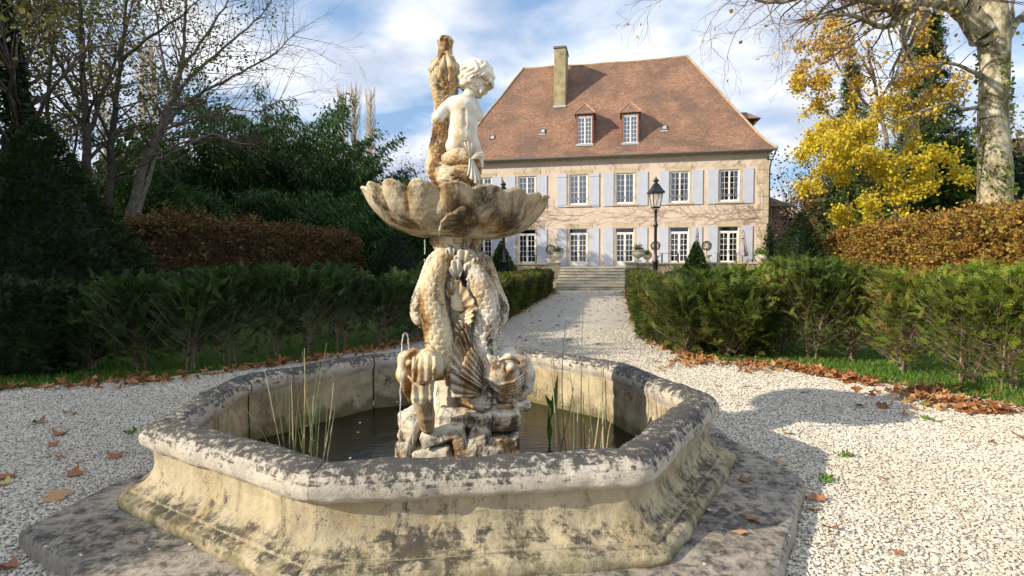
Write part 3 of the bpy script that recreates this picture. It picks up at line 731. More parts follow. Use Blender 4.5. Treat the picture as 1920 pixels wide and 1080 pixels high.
class Tree:
    """recursive limbs; returns limb segments (thick) and twig segments, and twig tips for leaves"""
    def __init__(s, seed): s.r = random.Random(seed); s.limb = []; s.twig = []; s.tips = []
    def grow(s, p, d, L, r, dep, step=.5, wob=.12, up=.04, br=.5, ang=(.4, .9), ratio=(.45, .75), rmin=.02, taper=.72, kids=2, start=.25, tipn=1, droop=0):
        p = Vector(p); d = Vector(d).normalized(); n = max(2, int(L / step)); r0 = r; 
        for k in range(n):
            f = k / n
            d = (d + Vector((s.r.gauss(0, wob), s.r.gauss(0, wob), s.r.gauss(0, wob) + up - droop * f))).normalized()
            q = p + d * (L / n); r1 = r0 * (1 - (1 - (1 - taper)) * 0 - taper * (k + 1) / n)
            r1 = max(r1, .004)
            (s.limb if r > rmin else s.twig).append((*p, *q, r, r1)); p = q; r = r1
            if dep > 0 and f >= start:
                for _ in range(kids):
                    if s.r.random() < br:
                        a = s.r.uniform(*ang); ax = d.orthogonal().normalized(); ax.rotate(Matrix.Rotation(s.r.uniform(0, 6.283), 3, d))
                        nd = d.copy(); nd.rotate(Matrix.Rotation(a, 3, ax))
                        s.grow(p, nd, L * s.r.uniform(*ratio) * (1 - .45 * f), r * s.r.uniform(.45, .7), dep - 1, max(.12, step * .62), wob * 1.15, up, br, ang, ratio, rmin, taper, kids, .12, tipn, droop)
            if dep <= 1 and k >= n // 3: s.tips.append((*p, *d))
        return s
def tree_obj(name, T, mb, mt, label, cat='tree', group=None, nseg=7, extra=None):
    e = empty(name, T.limb[0][:3], 0, label, cat, group)
    inv = -np.array(T.limb[0][:3])
    V, F = segs_mesh(T.limb, nseg); np_mesh('trunk', V + inv, F, mb, e, smooth=True)
    if T.twig: V, F = segs_mesh(T.twig, 3); np_mesh('twigs', V + inv, F, mt, e)
    return e, inv
def leaf_child(e, inv, name, P_, size, mat, rng, **kw):
    V, F = leaf_quads(P_, size, rng, **kw); return np_mesh(name, V + inv, F, mat, e, rnd=rng.random(len(F)))
L = {}
L['yew_lit'] = leafmat('lit_yew_needles', [(0, (.022, .048, .009)), (.4, (.05, .095, .014)), (.7, (.10, .15, .018)), (.86, (.19, .20, .03)), (.94, (.24, .15, .04)), (1, (.26, .11, .035))], .22)  # brighter yew copy, sunlight mixed into the leaf colours
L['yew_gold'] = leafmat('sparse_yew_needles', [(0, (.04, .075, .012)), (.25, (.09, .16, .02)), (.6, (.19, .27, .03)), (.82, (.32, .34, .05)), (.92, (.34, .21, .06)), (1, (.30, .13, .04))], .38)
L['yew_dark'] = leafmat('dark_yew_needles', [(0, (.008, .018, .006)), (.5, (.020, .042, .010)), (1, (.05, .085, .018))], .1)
L['yew_shade'] = leafmat('shaded_yew_needles', [(0, (.016, .04, .01)), (.5, (.035, .085, .016)), (.9, (.06, .12, .022)), (1, (.10, .09, .03))], .2)  # darker yew copy, shade mixed into the leaf colours
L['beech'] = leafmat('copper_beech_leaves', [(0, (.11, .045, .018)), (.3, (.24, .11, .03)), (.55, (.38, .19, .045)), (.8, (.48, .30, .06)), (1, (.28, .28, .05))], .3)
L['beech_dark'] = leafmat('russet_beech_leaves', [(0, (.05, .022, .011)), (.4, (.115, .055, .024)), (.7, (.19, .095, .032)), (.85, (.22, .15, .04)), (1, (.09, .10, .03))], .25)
L['ivy'] = leafmat('ivy_leaves', [(0, (.012, .035, .009)), (.5, (.03, .08, .015)), (.9, (.06, .13, .02)), (1, (.16, .20, .05))], .1, .35, .5)
L['yellow'] = leafmat('yellow_maple_leaves', [(0, (.36, .24, .02)), (.2, (.66, .48, .03)), (.6, (.86, .68, .05)), (.88, (.92, .80, .14)), (1, (.45, .48, .07))], .48)
L['ochre'] = leafmat('ochre_leaves', [(0, (.28, .16, .03)), (.5, (.60, .38, .06)), (1, (.78, .56, .10))], .35)
L['conifer'] = leafmat('conifer_needles', [(0, (.012, .035, .009)), (.5, (.03, .075, .013)), (.85, (.06, .13, .018)), (1, (.12, .17, .03))], .2)
L['bamboo'] = leafmat('bamboo_leaves', [(0, (.010, .036, .008)), (.5, (.022, .075, .012)), (.9, (.045, .12, .018)), (1, (.10, .16, .03))], .25)
L['olive'] = leafmat('olive_leaves', [(0, (.05, .07, .02)), (.5, (.12, .14, .035)), (1, (.24, .21, .06))], .3)
L['brownleaf'] = leafmat('brown_shrub_leaves', [(0, (.05, .03, .015)), (.5, (.14, .09, .04)), (1, (.26, .17, .07))], .3)
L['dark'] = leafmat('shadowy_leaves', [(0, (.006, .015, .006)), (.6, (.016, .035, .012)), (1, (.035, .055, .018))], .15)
L['fresh'] = leafmat('fresh_green_leaves', [(0, (.06, .14, .02)), (.6, (.14, .26, .03)), (1, (.25, .35, .06))], .3)
# ------------------------------------------------------------------ urns and pots on the terrace
def urn_mesh(mb, s=1.0, c=(0, 0, 0)):
    pr = [(.19, 0), (.19, .05), (.15, .07), (.075, .11), (.06, .16), (.075, .20), (.10, .22), (.20, .26), (.29, .34), (.335, .44), (.34, .52), (.31, .56), (.33, .575), (.37, .60), (.375, .63), (.33, .64), (.29, .62), (.27, .54), (.0, .52)]
    f = lambda a, z: 1 + (.028 * abs(math.sin(a * 9)) if .23 * s < z < .5 * s else 0)
    return mb.lathe([(r * s, z * s) for r, z in pr], 54, c, cap=False, f=f)
def plant_child(par, c, rad, hgt, n, size, mat, seed, name='plant', ball=False, spray=0):
    rng = np.random.default_rng(seed); d = rand_dirs(n, rng)
    if ball: P_ = np.array(c) + d * np.array([rad, rad, hgt / 2]) * rng.uniform(.8, 1.02, (n, 1)) + (0, 0, hgt / 2)
    else: d[:, 2] = np.abs(d[:, 2]); P_ = np.array(c) + d * np.array([rad, rad, hgt]) * rng.uniform(.1, 1, (n, 1)) ** .6
    V, F = leaf_quads(P_, size, rng, dirs=d, spread=.7); o = np_mesh(name, V, F, mat, par, rnd=rng.random(n))
    S = []
    for k in range(14 + spray):
        a = rng.uniform(0, 6.28); l = rng.uniform(.5, 1.0) * hgt * (1.35 if k >= 14 else 1); q = np.array(c) + (math.cos(a) * rad * rng.uniform(.1, .7), math.sin(a) * rad * rng.uniform(.1, .7), l)
        S.append((*c, *q, .008, .003))
    V, F = segs_mesh(S, 3); np_mesh('stems', V, F, M['twig'], par)
    return o
def urn(px, py_top, yl, label, seed, s=1.0, z=None, kind='flowers', ptop=None, mat='fresh'):
    x, zt = hloc(px, py_top, yl)[0], z
    e = empty('planted_urn', P(x, yl, z), HROT, label, 'urn', 'stone urns and pots along the terrace wall')
    urn_mesh(MB(), s).build('urn', M['cane'], e, smooth=True, uv=False)
    plant_child(e, (0, 0, .55 * s), .34 * s, .42 * s, 260, .10, L[mat], seed, spray=16)
    return e
ztw = TZ + .33
urn(1047, 480, TD - .2, 'pale fluted urn with trailing grassy plants on the pier left of the steps', 1, .98, ztw, mat='olive')
u2 = urn(1197, 480, TD - .2, 'large pale fluted urn with mauve and green flowers on the pier right of the steps', 2, 1.1, ztw, mat='olive')
u3 = urn(1214, 480, TD - .9, 'smaller pale urn with bright green leaves just behind the large urn right of the steps', 3, .72, TZ + .30, mat='fresh')
u5 = urn(935, 480, TD - .25, 'pale urn with reddish plant on the wall beside the left street lamp', 5, .8, ztw - .03, mat='brownleaf')
# round pot at the right end
e = empty('planted_pot', P(tl(1427, TD - .2), TD - .2, TZ + .30), HROT, 'round stone pot with leafy green plant at the right end of the terrace wall', 'pot', 'stone urns and pots along the terrace wall')
MB().lathe([(.14, 0), (.2, .03), (.28, .14), (.31, .26), (.28, .36), (.24, .41), (.26, .44), (.22, .43), (.0, .40)], 28, cap=False).build('pot', M['cane'], e, smooth=True, uv=False)
plant_child(e, (0, 0, .4), .36, .36, 150, .15, L['fresh'], 9)
# topiary balls on pots
def topiary(px, yl, z, rad, label, seed, hs=.55):
    e = empty('topiary_ball', P(tl(px, yl), yl, z), HROT, label, 'potted topiary', 'clipped topiary balls standing in pots')
    MB().lathe([(.14, 0), (.24, .02), (.26, .1), (.18, .14), (.15, .2), (.2, .30), (.30, .40), (.31, .44), (.26, .44), (.0, .4)], 24, cap=False).build('pot', M['cane'], e, smooth=True, uv=False)
    MB().tube([(0, 0, .4), (0.01, 0, .4 + hs)], .022, 6).build('stem', M['twig'], e, uv=False)
    rng = np.random.default_rng(seed); d = rand_dirs(900, rng); V, F = leaf_quads(np.array((0, 0, .4 + hs * .72 + rad)) + d * rad * rng.uniform(.82, 1.03, (900, 1)), .055, rng, dirs=d, spread=.8)
    np_mesh('foliage', V, F, L['yew_shade'], e, rnd=rng.random(900))
    return e
topiary(1325, TD - .5, TZ + .30, .26, 'clipped ball bush in a tall pot between the ivy cone and the last french door', 11, .42)
topiary(1229, TD - 2.6, TZ + .3, .28, 'clipped ball bush in a pot behind the right lamp post', 12, .5)
topiary(1033, TD - 1.5, TZ + .1, .30, 'dark clipped ball bush behind the urn left of the steps', 13, .45)
# tables on the terrace
def table(px0, px1, py, yl, label):
    x0, z = hloc(px0, py, yl); x1, _ = hloc(px1, py, yl)
    e = empty('terrace_table', P((x0 + x1) / 2, yl, TZ), HROT, label, 'table', 'black garden tables on the terrace'); w = (x1 - x0) / 2; h = z - TZ
    tp = MB(); 
    for k in range(6): tp.box(-w, w, -.4 + k * .135, -.4 + k * .135 + .12, h - .02, h)
    tp.build('tabletop', M['dark_iron'], e, uv=False)
    for sx in (-1, 1):
        for sy in (-1, 1): MB().bar((sx * w * .72, sy * .3, 0), (sx * w * .72, sy * .3, h - .04), .05).build('leg', M['dark_iron'], e, uv=False)
        MB().bar((sx * w * .72, -.3, .3), (sx * w * .72, .3, .3), .03).build('crossbar', M['dark_iron'], e, uv=False)
    return e
table(972, 1010, 476.5, 4.2, 'black slatted table in front of the french door left of the steps')
table(897, 925, 477.5, 4.4, 'leftmost black slatted table half hidden by the fountain')
table(1236, 1278, 477, 4.6, 'black slatted table between the right lamp post and the ivy cone')
table(1341, 1387, 477, 4.4, 'black slatted table beneath the folded parasol at the last french door')
table(1434, 1464, 477, 4.0, 'rightmost black slatted table beyond the corner of the house')
# folded parasols
def parasol(px, pyt, pyb, yl, label, lean=0, s=1):
    x, zt = hloc(px, pyt, yl); zb = hloc(px, pyb, yl)[1]
    e = empty('folded_parasol', P(x, yl, TZ), HROT, label, 'parasol', 'folded taupe parasols on the terrace'); H = zt - TZ
    MB().tube([(0, 0, 0), (0, 0, H)], .024, 8).build('pole', M['dark_iron'], e, uv=False)
    f = lambda a, z: 1 + .28 * math.sin(a * 4 + z * 3) + .1 * math.sin(a * 7)
    b0 = zb - TZ
    MB().lathe([(.02, H - .02), (.05, H - .12), (.09, H - .35), (.085, H - .5), (.13, H - .8), (.19, b0 + .35), (.25, b0 + .12), (.20, b0)], 32, (lean * .05, 0, 0), cap=False, f=f).build('canopy', M['parasol'], e, smooth=True, uv=False)
    MB().lathe([(.105, H - .52), (.11, H - .5), (.105, H - .47)], 16).build('strap', M['dark_iron'], e, uv=False)
    MB().lathe([(.03, H - .04), (.035, H), (.012, H + .06), (0.001, H + .1)], 10).build('finial', M['dark_iron'], e, uv=False)
    MB().lathe([(.28, 0), (.28, .05), (.06, .09), (.04, .3)], 20).build('base', M['dark_iron'], e, uv=False)
parasol(1394, 436, 484, 3.4, 'folded taupe parasol hanging full beside the last french door', 1)
parasol(1308, 432, 474, 3.0, 'slimmer folded parasol rising above the ivy cone')
# ivy cones and shrubs against the terrace wall
def leaf_cone(name, base, h, r, n, size, mat, label, seed, cat='shrub', group=None, pw=1.0, trunk=True, rough=.08, spr=False):
    rng = np.random.default_rng(seed); e = empty(name, base, 0, label, cat, group)
    u = rng.random(n) ** .62; z = (1 - u) ; th = rng.uniform(0, 6.283, n)
    rr = r * (1 - z ** pw) * (1 + rough * np.sin(th * 3 + z * 9 + seed) + rng.normal(0, .05, n)) * rng.uniform(.82, 1.04, n)
    P_ = np.stack([rr * np.cos(th), rr * np.sin(th), z * h], 1)
    d = np.stack([np.cos(th), np.sin(th), np.full(n, .55)], 1)
    if spr:
        V, F, nn, k = sprigs(P_, d + rng.normal(size=(n, 3)) * .35, size, rng, pairs=3, sw=size * .07); rd = np.repeat(rng.random(nn), k)
    else: V, F = leaf_quads(P_, size, rng, dirs=d, spread=.7, aspect=.8); rd = rng.random(n)
    np_mesh('foliage', V, F, mat, e, rnd=rd)
    if trunk:
        mb = MB(); mb.tube([(0, 0, 0), (0, 0, h * .5), (0, 0, h * .92)], [r * .07, r * .05, .01], 7); mb.build('trunk', M['bark_dark'], e, uv=False)
        # dark inner mass of branches
        S = []
        for k in range(260):
            zz = rng.random() ** 1.3 * .9; a = rng.uniform(0, 6.28); q = r * (1 - zz ** pw) * .88; S.append((0, 0, zz * h * .9, q * math.cos(a), q * math.sin(a), min(h * .95, zz * h + .1), .012 * r + .004, .004))
        V, F = segs_mesh(S, 3); np_mesh('branches', V, F, M['bark_dark'], e)
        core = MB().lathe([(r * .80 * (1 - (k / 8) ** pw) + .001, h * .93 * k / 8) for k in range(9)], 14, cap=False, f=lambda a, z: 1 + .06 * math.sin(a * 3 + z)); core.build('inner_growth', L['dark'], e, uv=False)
    return e
p = at(1305, 500, 31.2); hz_ = at(1305, 455, 31.2).z
leaf_cone('ivy_cone', (p.x, p.y, 0), hz_, 1.15, 4200, .11, L['ivy'], 'tall cone of glossy green ivy against the terrace wall right of the steps', 21)
p = at(941, 500, 30.3); hz_ = at(941, 452, 30.3).z
leaf_cone('ivy_cone', (p.x, p.y, 0), hz_, 1.2, 4200, .11, L['ivy'], 'tall cone of ivy behind the left lamp post and the fountain', 22)
for px, w, h, lb, sd in ((1008, .55, 1.25, 'small ivy clump climbing the wall just left of the steps', 23), (985, .6, 1.1, 'low dark ivy clump on the wall between the left lamp and the steps', 24)):
    p = at(px, 500, 31.5); leaf_cone('ivy_clump', (p.x, p.y, 0), h, w, 1100, .11, L['ivy'], lb, sd, pw=2.4)
# ------------------------------------------------------------------ street lamps
def lamp(px, py_top, Y, label):
    top = at(px, py_top, Y).z; p = at(px, 500, Y)
    e = empty('lamp_post', (p.x, p.y, 0), R(8), label, 'lamp post', 'black victorian lamp posts flanking the path')
    s = top / 5.35 
    def z(v): return v * s
    prof = [(.17, 0), (.17, .28), (.14, .34), (.115, .40), (.115, .95), (.15, .99), (.15, 1.04), (.11, 1.08), (.095, 1.15), (.10, 1.55), (.13, 1.58), (.13, 1.64), (.075, 1.72), (.065, 2.1), (.06, 3.1), (.10, 3.16), (.10, 3.22), (.065, 3.28), (.055, 3.34), (.05, 3.82), (.085, 3.86), (.05, 3.9)]
    MB().lathe([(r, z(v)) for r, v in prof], 16, f=lambda a, zz: 1 + (.06 * math.sin(a * 8) if zz < z(3.1) else 0)).build('post', M['dark_iron'], e, smooth=True, uv=False)
    br = MB()
    for k in range(4):
        a = k * math.pi / 2 + math.pi / 4; ca, sa = math.cos(a), math.sin(a)
        br.tube([(ca * .04, sa * .04, z(3.72)), (ca * .12, sa * .12, z(3.80)), (ca * .13, sa * .13, z(3.92)), (ca * .17, sa * .17, z(3.97))], .014, 5)
    br.build('bracket', M['dark_iron'], e, uv=False)
    z0, z1 = z(3.98), z(4.62); r0, r1 = .19, .30
    lant = MB(); lant.lathe([(.15, z0 - .05), (.21, z0 - .03), (.215, z0), (.18, z0 + .02)], 4, sq=True); fr = lant
    for k in range(4):
        a = k * math.pi / 2 + math.pi / 4; a2 = a + math.pi / 2
        fr.bar((r0 * math.cos(a), r0 * math.sin(a), z0), (r1 * math.cos(a), r1 * math.sin(a), z1), .032)
        fr.bar((r1 * math.cos(a), r1 * math.sin(a), z1), (r1 * math.cos(a2), r1 * math.sin(a2), z1), .04); fr.bar((r0 * math.cos(a), r0 * math.sin(a), z0), (r0 * math.cos(a2), r0 * math.sin(a2), z0), .03)
    ln = fr.build('lantern', M['dark_iron'], e, uv=False)
    g = MB()
    for k in range(4):
        a = k * math.pi / 2 + math.pi / 4; a2 = a + math.pi / 2; q0, q1 = r0 * .96, r1 * .96
        g.quad((q0 * math.cos(a), q0 * math.sin(a), z0 + .01), (q0 * math.cos(a2), q0 * math.sin(a2), z0 + .01), (q1 * math.cos(a2), q1 * math.sin(a2), z1), (q1 * math.cos(a), q1 * math.sin(a), z1))
    g.build('glass', M['lamp_glass'], ln, uv=False)
    MB().lathe([(.03, z0), (.03, z0 + .1), (.06, z0 + .16), (.065, z0 + .24), (.03, z0 + .32)], 12).build('bulb', M['curtain'], ln, smooth=True, uv=False)
    MB().lathe([(.40, z1 - .05), (.41, z1 + .0), (.36, z1 + .05), (.26, z1 + .16), (.17, z1 + .30), (.13, z1 + .33), (.14, z1 + .35), (.09, z1 + .36)], 4, sq=True).build('lamp_roof', M['dark_iron'], ln, uv=False)
    hz = z1 + .36; k = (top - hz) / .62
    MB().lathe([(.09, hz), (.07, hz + .06 * k), (.075, hz + .12 * k), (.13, hz + .2 * k), (.125, hz + .26 * k), (.07, hz + .34 * k), (.05, hz + .36 * k), (.06, hz + .40 * k), (.02, hz + .46 * k), (.028, hz + .5 * k), (.008, hz + .55 * k), (.003, hz + .62 * k)], 14).build('finial', M['dark_iron'], ln, smooth=True, uv=False)
    return e
LY = 23.5
lamp(1229, 331, LY, 'black lamp post with glazed lantern standing in the hedge right of the path')
lamp(945, 336, LY + .9, 'black lamp post half hidden behind the fountain bowl, left of the path')
# ================================================================== clipped hedges
def poly_hedge(name, path, width, h, dens, size, mat, label, seed, cat='hedge', group=None, wob=.06, pairs=4, sw=.010, leaf=False, core=True, hfun=None, grow_up=.5, stems=0, corecol=None, aspect=.75):
    """path: centre line [(x,y)...]; leafy surface on sides, ends and top"""
    rng = np.random.default_rng(seed); pts = np.array(path, dtype=float)
    e = empty(name, (pts[0][0], pts[0][1], 0), 0, label, cat, group); inv = np.array((-pts[0][0], -pts[0][1], 0))
    sg = np.diff(pts, axis=0); ln = np.linalg.norm(sg, axis=1); cum = np.concatenate([[0], np.cumsum(ln)]); T = cum[-1]
    def pos(s):
        i = np.clip(np.searchsorted(cum, s, side='right') - 1, 0, len(ln) - 1); f = (s - cum[i]) / ln[i]
        return pts[i] + sg[i] * f[:, None], sg[i] / ln[i][:, None]
    area = T * (2 * h + width) + 2 * width * h; n = int(area * dens)
    s = rng.uniform(0, T, n); c, tv = pos(s); nv = np.stack([tv[:, 1], -tv[:, 0]], 1)
    k = rng.random(n) * area; top = k < T * width; end = k > area - 2 * width * h
    side = rng.choice((-1, 1), n); z = h * rng.random(n) ** .85; off = side * width / 2
    D = np.zeros((n, 3)); D[:, :2] = nv * side[:, None]; D[:, 2] = grow_up
    off = np.where(top, rng.uniform(-.5, .5, n) * width, off); z = np.where(top, h, z); D[top] = (0, 0, 1)
    es = rng.choice((0, 1), n)
    s2 = np.where(end, es * T, s); c2, tv2 = pos(s2); c = np.where(end[:, None], c2, c); nv = np.where(end[:, None], np.stack([tv2[:, 1], -tv2[:, 0]], 1), nv)
    off = np.where(end, rng.uniform(-.5, .5, n) * width, off); D[end, :2] = tv2[end] * (es[end] * 2 - 1)[:, None]
    bumpy = wob * (np.sin(s * 5.1 + z * 4) + np.sin(s * 2.3 - z * 7 + seed) + .8 * np.sin(s * 13.7 + z * 11) + (rng.random(n) ** 6 * 2.2 if leaf else 0)) * .5
    hh = hfun(s2) if hfun is not None else 1.0
    P_ = np.zeros((n, 3)); P_[:, :2] = c + nv * off[:, None]; P_[:, 2] = z * hh + np.where(top, bumpy, 0)
    P_ += D * (bumpy * (~top) - rng.random(n) ** 2 * .18)[:, None] * 1.0
    P_[:, 2] = np.maximum(P_[:, 2], .02)
    D = D + rng.normal(size=(n, 3)) * .55
    if leaf: V, F = leaf_quads(P_, size, rng, dirs=D, spread=.9, aspect=aspect); rd = rng.random(n)
    else: V, F, nn, kk = sprigs(P_, D, size, rng, pairs=pairs, sw=sw); rd = np.repeat(np.clip(rng.random(nn) * .8 + .25 * np.sin(s * 1.7 + z * 3), 0, 1), kk)
    np_mesh('foliage', V + inv, F, mat, e, rnd=rd)
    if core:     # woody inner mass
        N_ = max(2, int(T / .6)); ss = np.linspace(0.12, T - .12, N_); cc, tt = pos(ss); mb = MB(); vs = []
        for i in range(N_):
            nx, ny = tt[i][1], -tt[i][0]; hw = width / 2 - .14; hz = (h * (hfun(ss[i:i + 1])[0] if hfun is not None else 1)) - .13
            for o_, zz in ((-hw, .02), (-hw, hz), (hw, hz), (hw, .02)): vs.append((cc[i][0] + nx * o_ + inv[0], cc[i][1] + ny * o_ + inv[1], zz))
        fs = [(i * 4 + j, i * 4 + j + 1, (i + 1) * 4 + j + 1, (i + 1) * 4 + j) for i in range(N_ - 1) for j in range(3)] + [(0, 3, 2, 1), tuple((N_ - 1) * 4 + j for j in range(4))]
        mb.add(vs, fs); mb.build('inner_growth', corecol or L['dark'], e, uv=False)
    if stems:
        S = []
        for k in range(stems):
            q, tq = pos(np.array([rng.uniform(0, T)])); q = q[0]; x_, y_ = q + rng.normal(size=2) * .12; S.append((x_, y_, 0, x_ + rng.normal() * .1, y_ + rng.normal() * .1, h * .8, .022, .008))
        V, F = segs_mesh(S, 4); np_mesh('stems', V + inv, F, M['bark_grey'], e)
    return e
def G(px, py): p = gnd(px, py); return (p.x, p.y)
A = Vector((*G(1175, 549), 0)); B_ = Vector((*G(1222, 640), 0))
# right path hedge: centre line .45 m inside the edge, bending right at its near end
rp = [(A.x + .5, A.y), (4.35, 18.0), (3.25, 12.2), (3.05, 10.6), (3.5, 9.75), (4.4, 9.35)]
poly_hedge('yew_hedge', rp, .9, 1.08, 620, .13, L['yew_lit'], 'dense sunlit clipped yew hedge along the right side of the path', 31)
lp = [G(1036, 550), G(940, 606)]; lp = [(lp[0][0] - .5, lp[0][1]), (lp[1][0] - .55, lp[1][1]), (-1.35, 12.0)]
poly_hedge('yew_hedge', lp, 1.0, 1.08, 520, .13, L['yew_lit'], 'clipped yew hedge along the left side of the path behind the statue', 32)
# cross hedges in front of the terrace
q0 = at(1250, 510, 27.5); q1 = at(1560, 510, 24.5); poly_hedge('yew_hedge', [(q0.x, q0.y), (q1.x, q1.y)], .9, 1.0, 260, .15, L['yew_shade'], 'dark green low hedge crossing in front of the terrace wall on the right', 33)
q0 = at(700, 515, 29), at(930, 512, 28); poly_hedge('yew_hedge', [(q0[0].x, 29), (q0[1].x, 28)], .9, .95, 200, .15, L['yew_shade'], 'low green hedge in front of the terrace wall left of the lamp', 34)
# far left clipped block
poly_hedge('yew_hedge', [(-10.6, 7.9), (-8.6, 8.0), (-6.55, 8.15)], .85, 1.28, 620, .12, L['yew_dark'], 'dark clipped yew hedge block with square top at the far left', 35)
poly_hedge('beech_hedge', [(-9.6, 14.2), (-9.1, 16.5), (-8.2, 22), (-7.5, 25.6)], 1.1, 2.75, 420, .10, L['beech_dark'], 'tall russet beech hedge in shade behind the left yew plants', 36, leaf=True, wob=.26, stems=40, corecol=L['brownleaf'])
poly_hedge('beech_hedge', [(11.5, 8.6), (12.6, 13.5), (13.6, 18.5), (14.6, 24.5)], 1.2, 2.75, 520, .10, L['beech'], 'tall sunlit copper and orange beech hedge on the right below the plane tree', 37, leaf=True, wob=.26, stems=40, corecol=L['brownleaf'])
# ------------------------------------------------------------------ sparse young yews: each plant its own thing
def young_yew(base, h, r, n, mat, label, seed, group, stems=3, bare=.35, size=.2, barkmat=None, top=.72, thin=0):
    rng = np.random.default_rng(seed); rr = random.Random(seed); e = empty('young_yew', base, 0, label, 'yew bush', group)
    S, TW, P_, D = [], [], [], []
    for s in range(stems):
        x, y = rr.uniform(-.10, .10), rr.uniform(-.08, .08); z = 0; dx_, dy_ = rr.gauss(0, .05), rr.gauss(0, .05); hh = h * rr.uniform(.8, 1.02); k = 14; rad = rr.uniform(.012, .021)
        path = [(x, y, z)]
        for i in range(k):
            x += dx_ * hh / k + rr.gauss(0, .012); y += dy_ * hh / k + rr.gauss(0, .012); z += hh / k; path.append((x, y, z)); S.append((*path[-2], *path[-1], rad * (1 - .75 * i / k), rad * (1 - .75 * (i + 1) / k)))
        nb = int(n / stems)
        for b in range(nb):
            f = rr.random() ** top; zz = hh * (.05 + .93 * f); i = min(k - 1, int(zz / hh * k)); p = np.array(path[i])
            a = rr.uniform(0, 6.283); spread = r * (1.0 - .62 * f ** 2.2) * rr.uniform(.45, 1.1) * (.75 if f < .12 else 1); el = rr.uniform(.3, 1.15)
            d = np.array((math.cos(a), math.sin(a), el)); q = p + d * spread; q[2] = min(q[2], h * 1.05)
            qm = p + (q - p) * .5 + np.array((rr.gauss(0, .03), rr.gauss(0, .03), -.035)); TW.append((*p, *qm, .004, .003)); TW.append((*qm, *q, .003, .0015))
            m_ = 5
            for j in range(m_):
                g = (j + 1.2 + rr.random() * .6) / (m_ + .8)
                if g < .28 + bare * (1 - f) * .5: continue
                if f < .5 and rr.random() < thin: continue
                dd = d + rng.normal(size=3) * .5; P_.append(p + (q - p) * g); D.append(dd)
    for q_ in range(stems): V, F = segs_mesh(S[q_ * 14:(q_ + 1) * 14], 5); np_mesh('stem', V, F, barkmat or M['bark_yew'], e, smooth=True)
    V, F = segs_mesh(TW, 3); np_mesh('branches', V, F, barkmat or M['bark_yew'], e)
    V, F, nn, kk = sprigs(np.array(P_), np.array(D), size, rng, pairs=5, sw=.0105); np_mesh('foliage', V, F, mat, e, rnd=np.repeat(np.clip(rng.random(nn) * .75 + .2 * (seed % 3) / 2, 0, 1), kk))
    return e
M['bark_yew'] = simple('pinkish_yew_bark', (.24, .17, .125), .9, nscale=12, bmp=.4)
ry = [((1290, 668), 1.22, .72, 'yew'), ((1372, 674), 1.25, .7, 'yew'), ((1462, 668), 1.42, .75, 'a'), ((1535, 680), 1.62, .78, 'b'), ((1606, 684), 1.5, .72, 'c'), ((1697, 702), 1.55, .8, 'd'), ((1826, 728), 1.52, .78, 'e'), ((1912, 742), 1.45, .7, 'f'), ((2010, 765), 1.45, .8, 'g')]
rl_ = ['bushy reddish young yew where the clipped right hedge turns', 'dense young yew second along from the corner of the right hedge', 'young yew with several pale upright stems just right of the dense hedge', 'taller young yew with a dark lower trunk and bright leader', 'young yew with a dark forked trunk above the drift of leaves', 'thin open young yew with one pale trunk and bare lower twigs', 'open young yew with two pale trunks near the right edge', 'young yew cut by the right edge of the photo', 'young yew beyond the right edge of the photo']
for k, ((px, py), h, r, c_) in enumerate(ry[:8]):
    x, y = G(px, py); y += .12; h *= .93
    r *= 1 if k < 2 else .84
    young_yew((x, y, 0), h, r, 470 if k < 2 else 420, L['yew_lit'] if k in (0, 1, 3, 4) else L['yew_gold'], rl_[k], 60 + k, 'sparse young yews on the right', stems=3, bare=.1 if k < 2 else .2, top=.7 if k < 2 else .72, thin=0 if k < 2 else .5, size=.2 if k < 2 else .155)
for k, (px, py, h) in enumerate(((1335, 655, 1.3), (1420, 655, 1.35), (1500, 650, 1.5), (1575, 655, 1.5), (1660, 664, 1.5), (1760, 676, 1.45), (1870, 690, 1.42), (1965, 715, 1.4))):
    x, y = G(px, py); y += .35
    if k in (4, 5, 6): continue
    if k > 2: y += 1.5; x += .9
    young_yew((x, y, 0), h, .75, 300 if k < 3 else 230, L['yew_gold'] if k % 2 else L['yew_lit'], 'young yew in the second row behind the gap between the front plants, number of trunks hidden', 90 + k, 'second row of young yews on the right', stems=2, bare=.2, top=.5, thin=0 if k < 3 else .5)
for o in [o for o in C.objects if o.name.startswith('young_yew') and 'number of' in o.get('label', '')]:
    pass
sec = [o for o in C.objects if o.get('group') == 'second row of young yews on the right']
wh = ['directly behind the bushy corner plant', 'behind the second bushy plant', 'behind the plant with several pale stems', 'behind the dark forked trunk', 'at the right edge of the photo']
for o, w_ in zip(sec, wh): o['label'] = 'back row young yew ' + w_
ly = [((165, 688), 1.0, .6), ((255, 690), 1.38, .75), ((352, 690), 1.32, .62), ((425, 678), 1.5, .75), ((500, 668), 1.55, .7), ((566, 664), 1.5, .72), ((640, 655), 1.55, .7), ((715, 648), 1.4, .7), ((775, 640), 1.35, .7)]
lw = ['short feathery dark yew beside the clipped block at the left', 'broad dark yew bush second from the clipped block at the left', 'dark yew with visible trunk left of the gap showing lawn', 'bushy shaded yew below the left end of the beech hedge', 'shaded yew with a small yellow patch of light above it', 'shaded yew behind the tallest reed stems', 'shaded yew near the back left corner of the basin', 'shaded yew just left of the fountain dolphins', 'shaded yew directly behind the fountain column']
for k, ((px, py), h, r) in enumerate(ly):
    x, y = G(px, py); h *= .93
    young_yew((x, y + .15, 0), h, r, 450 if k < 2 else 330, L['yew_shade'], lw[k], 120 + k, 'sparse young yews on the left', stems=3, bare=.2, top=.66, thin=0 if k < 2 else .5, size=.17)
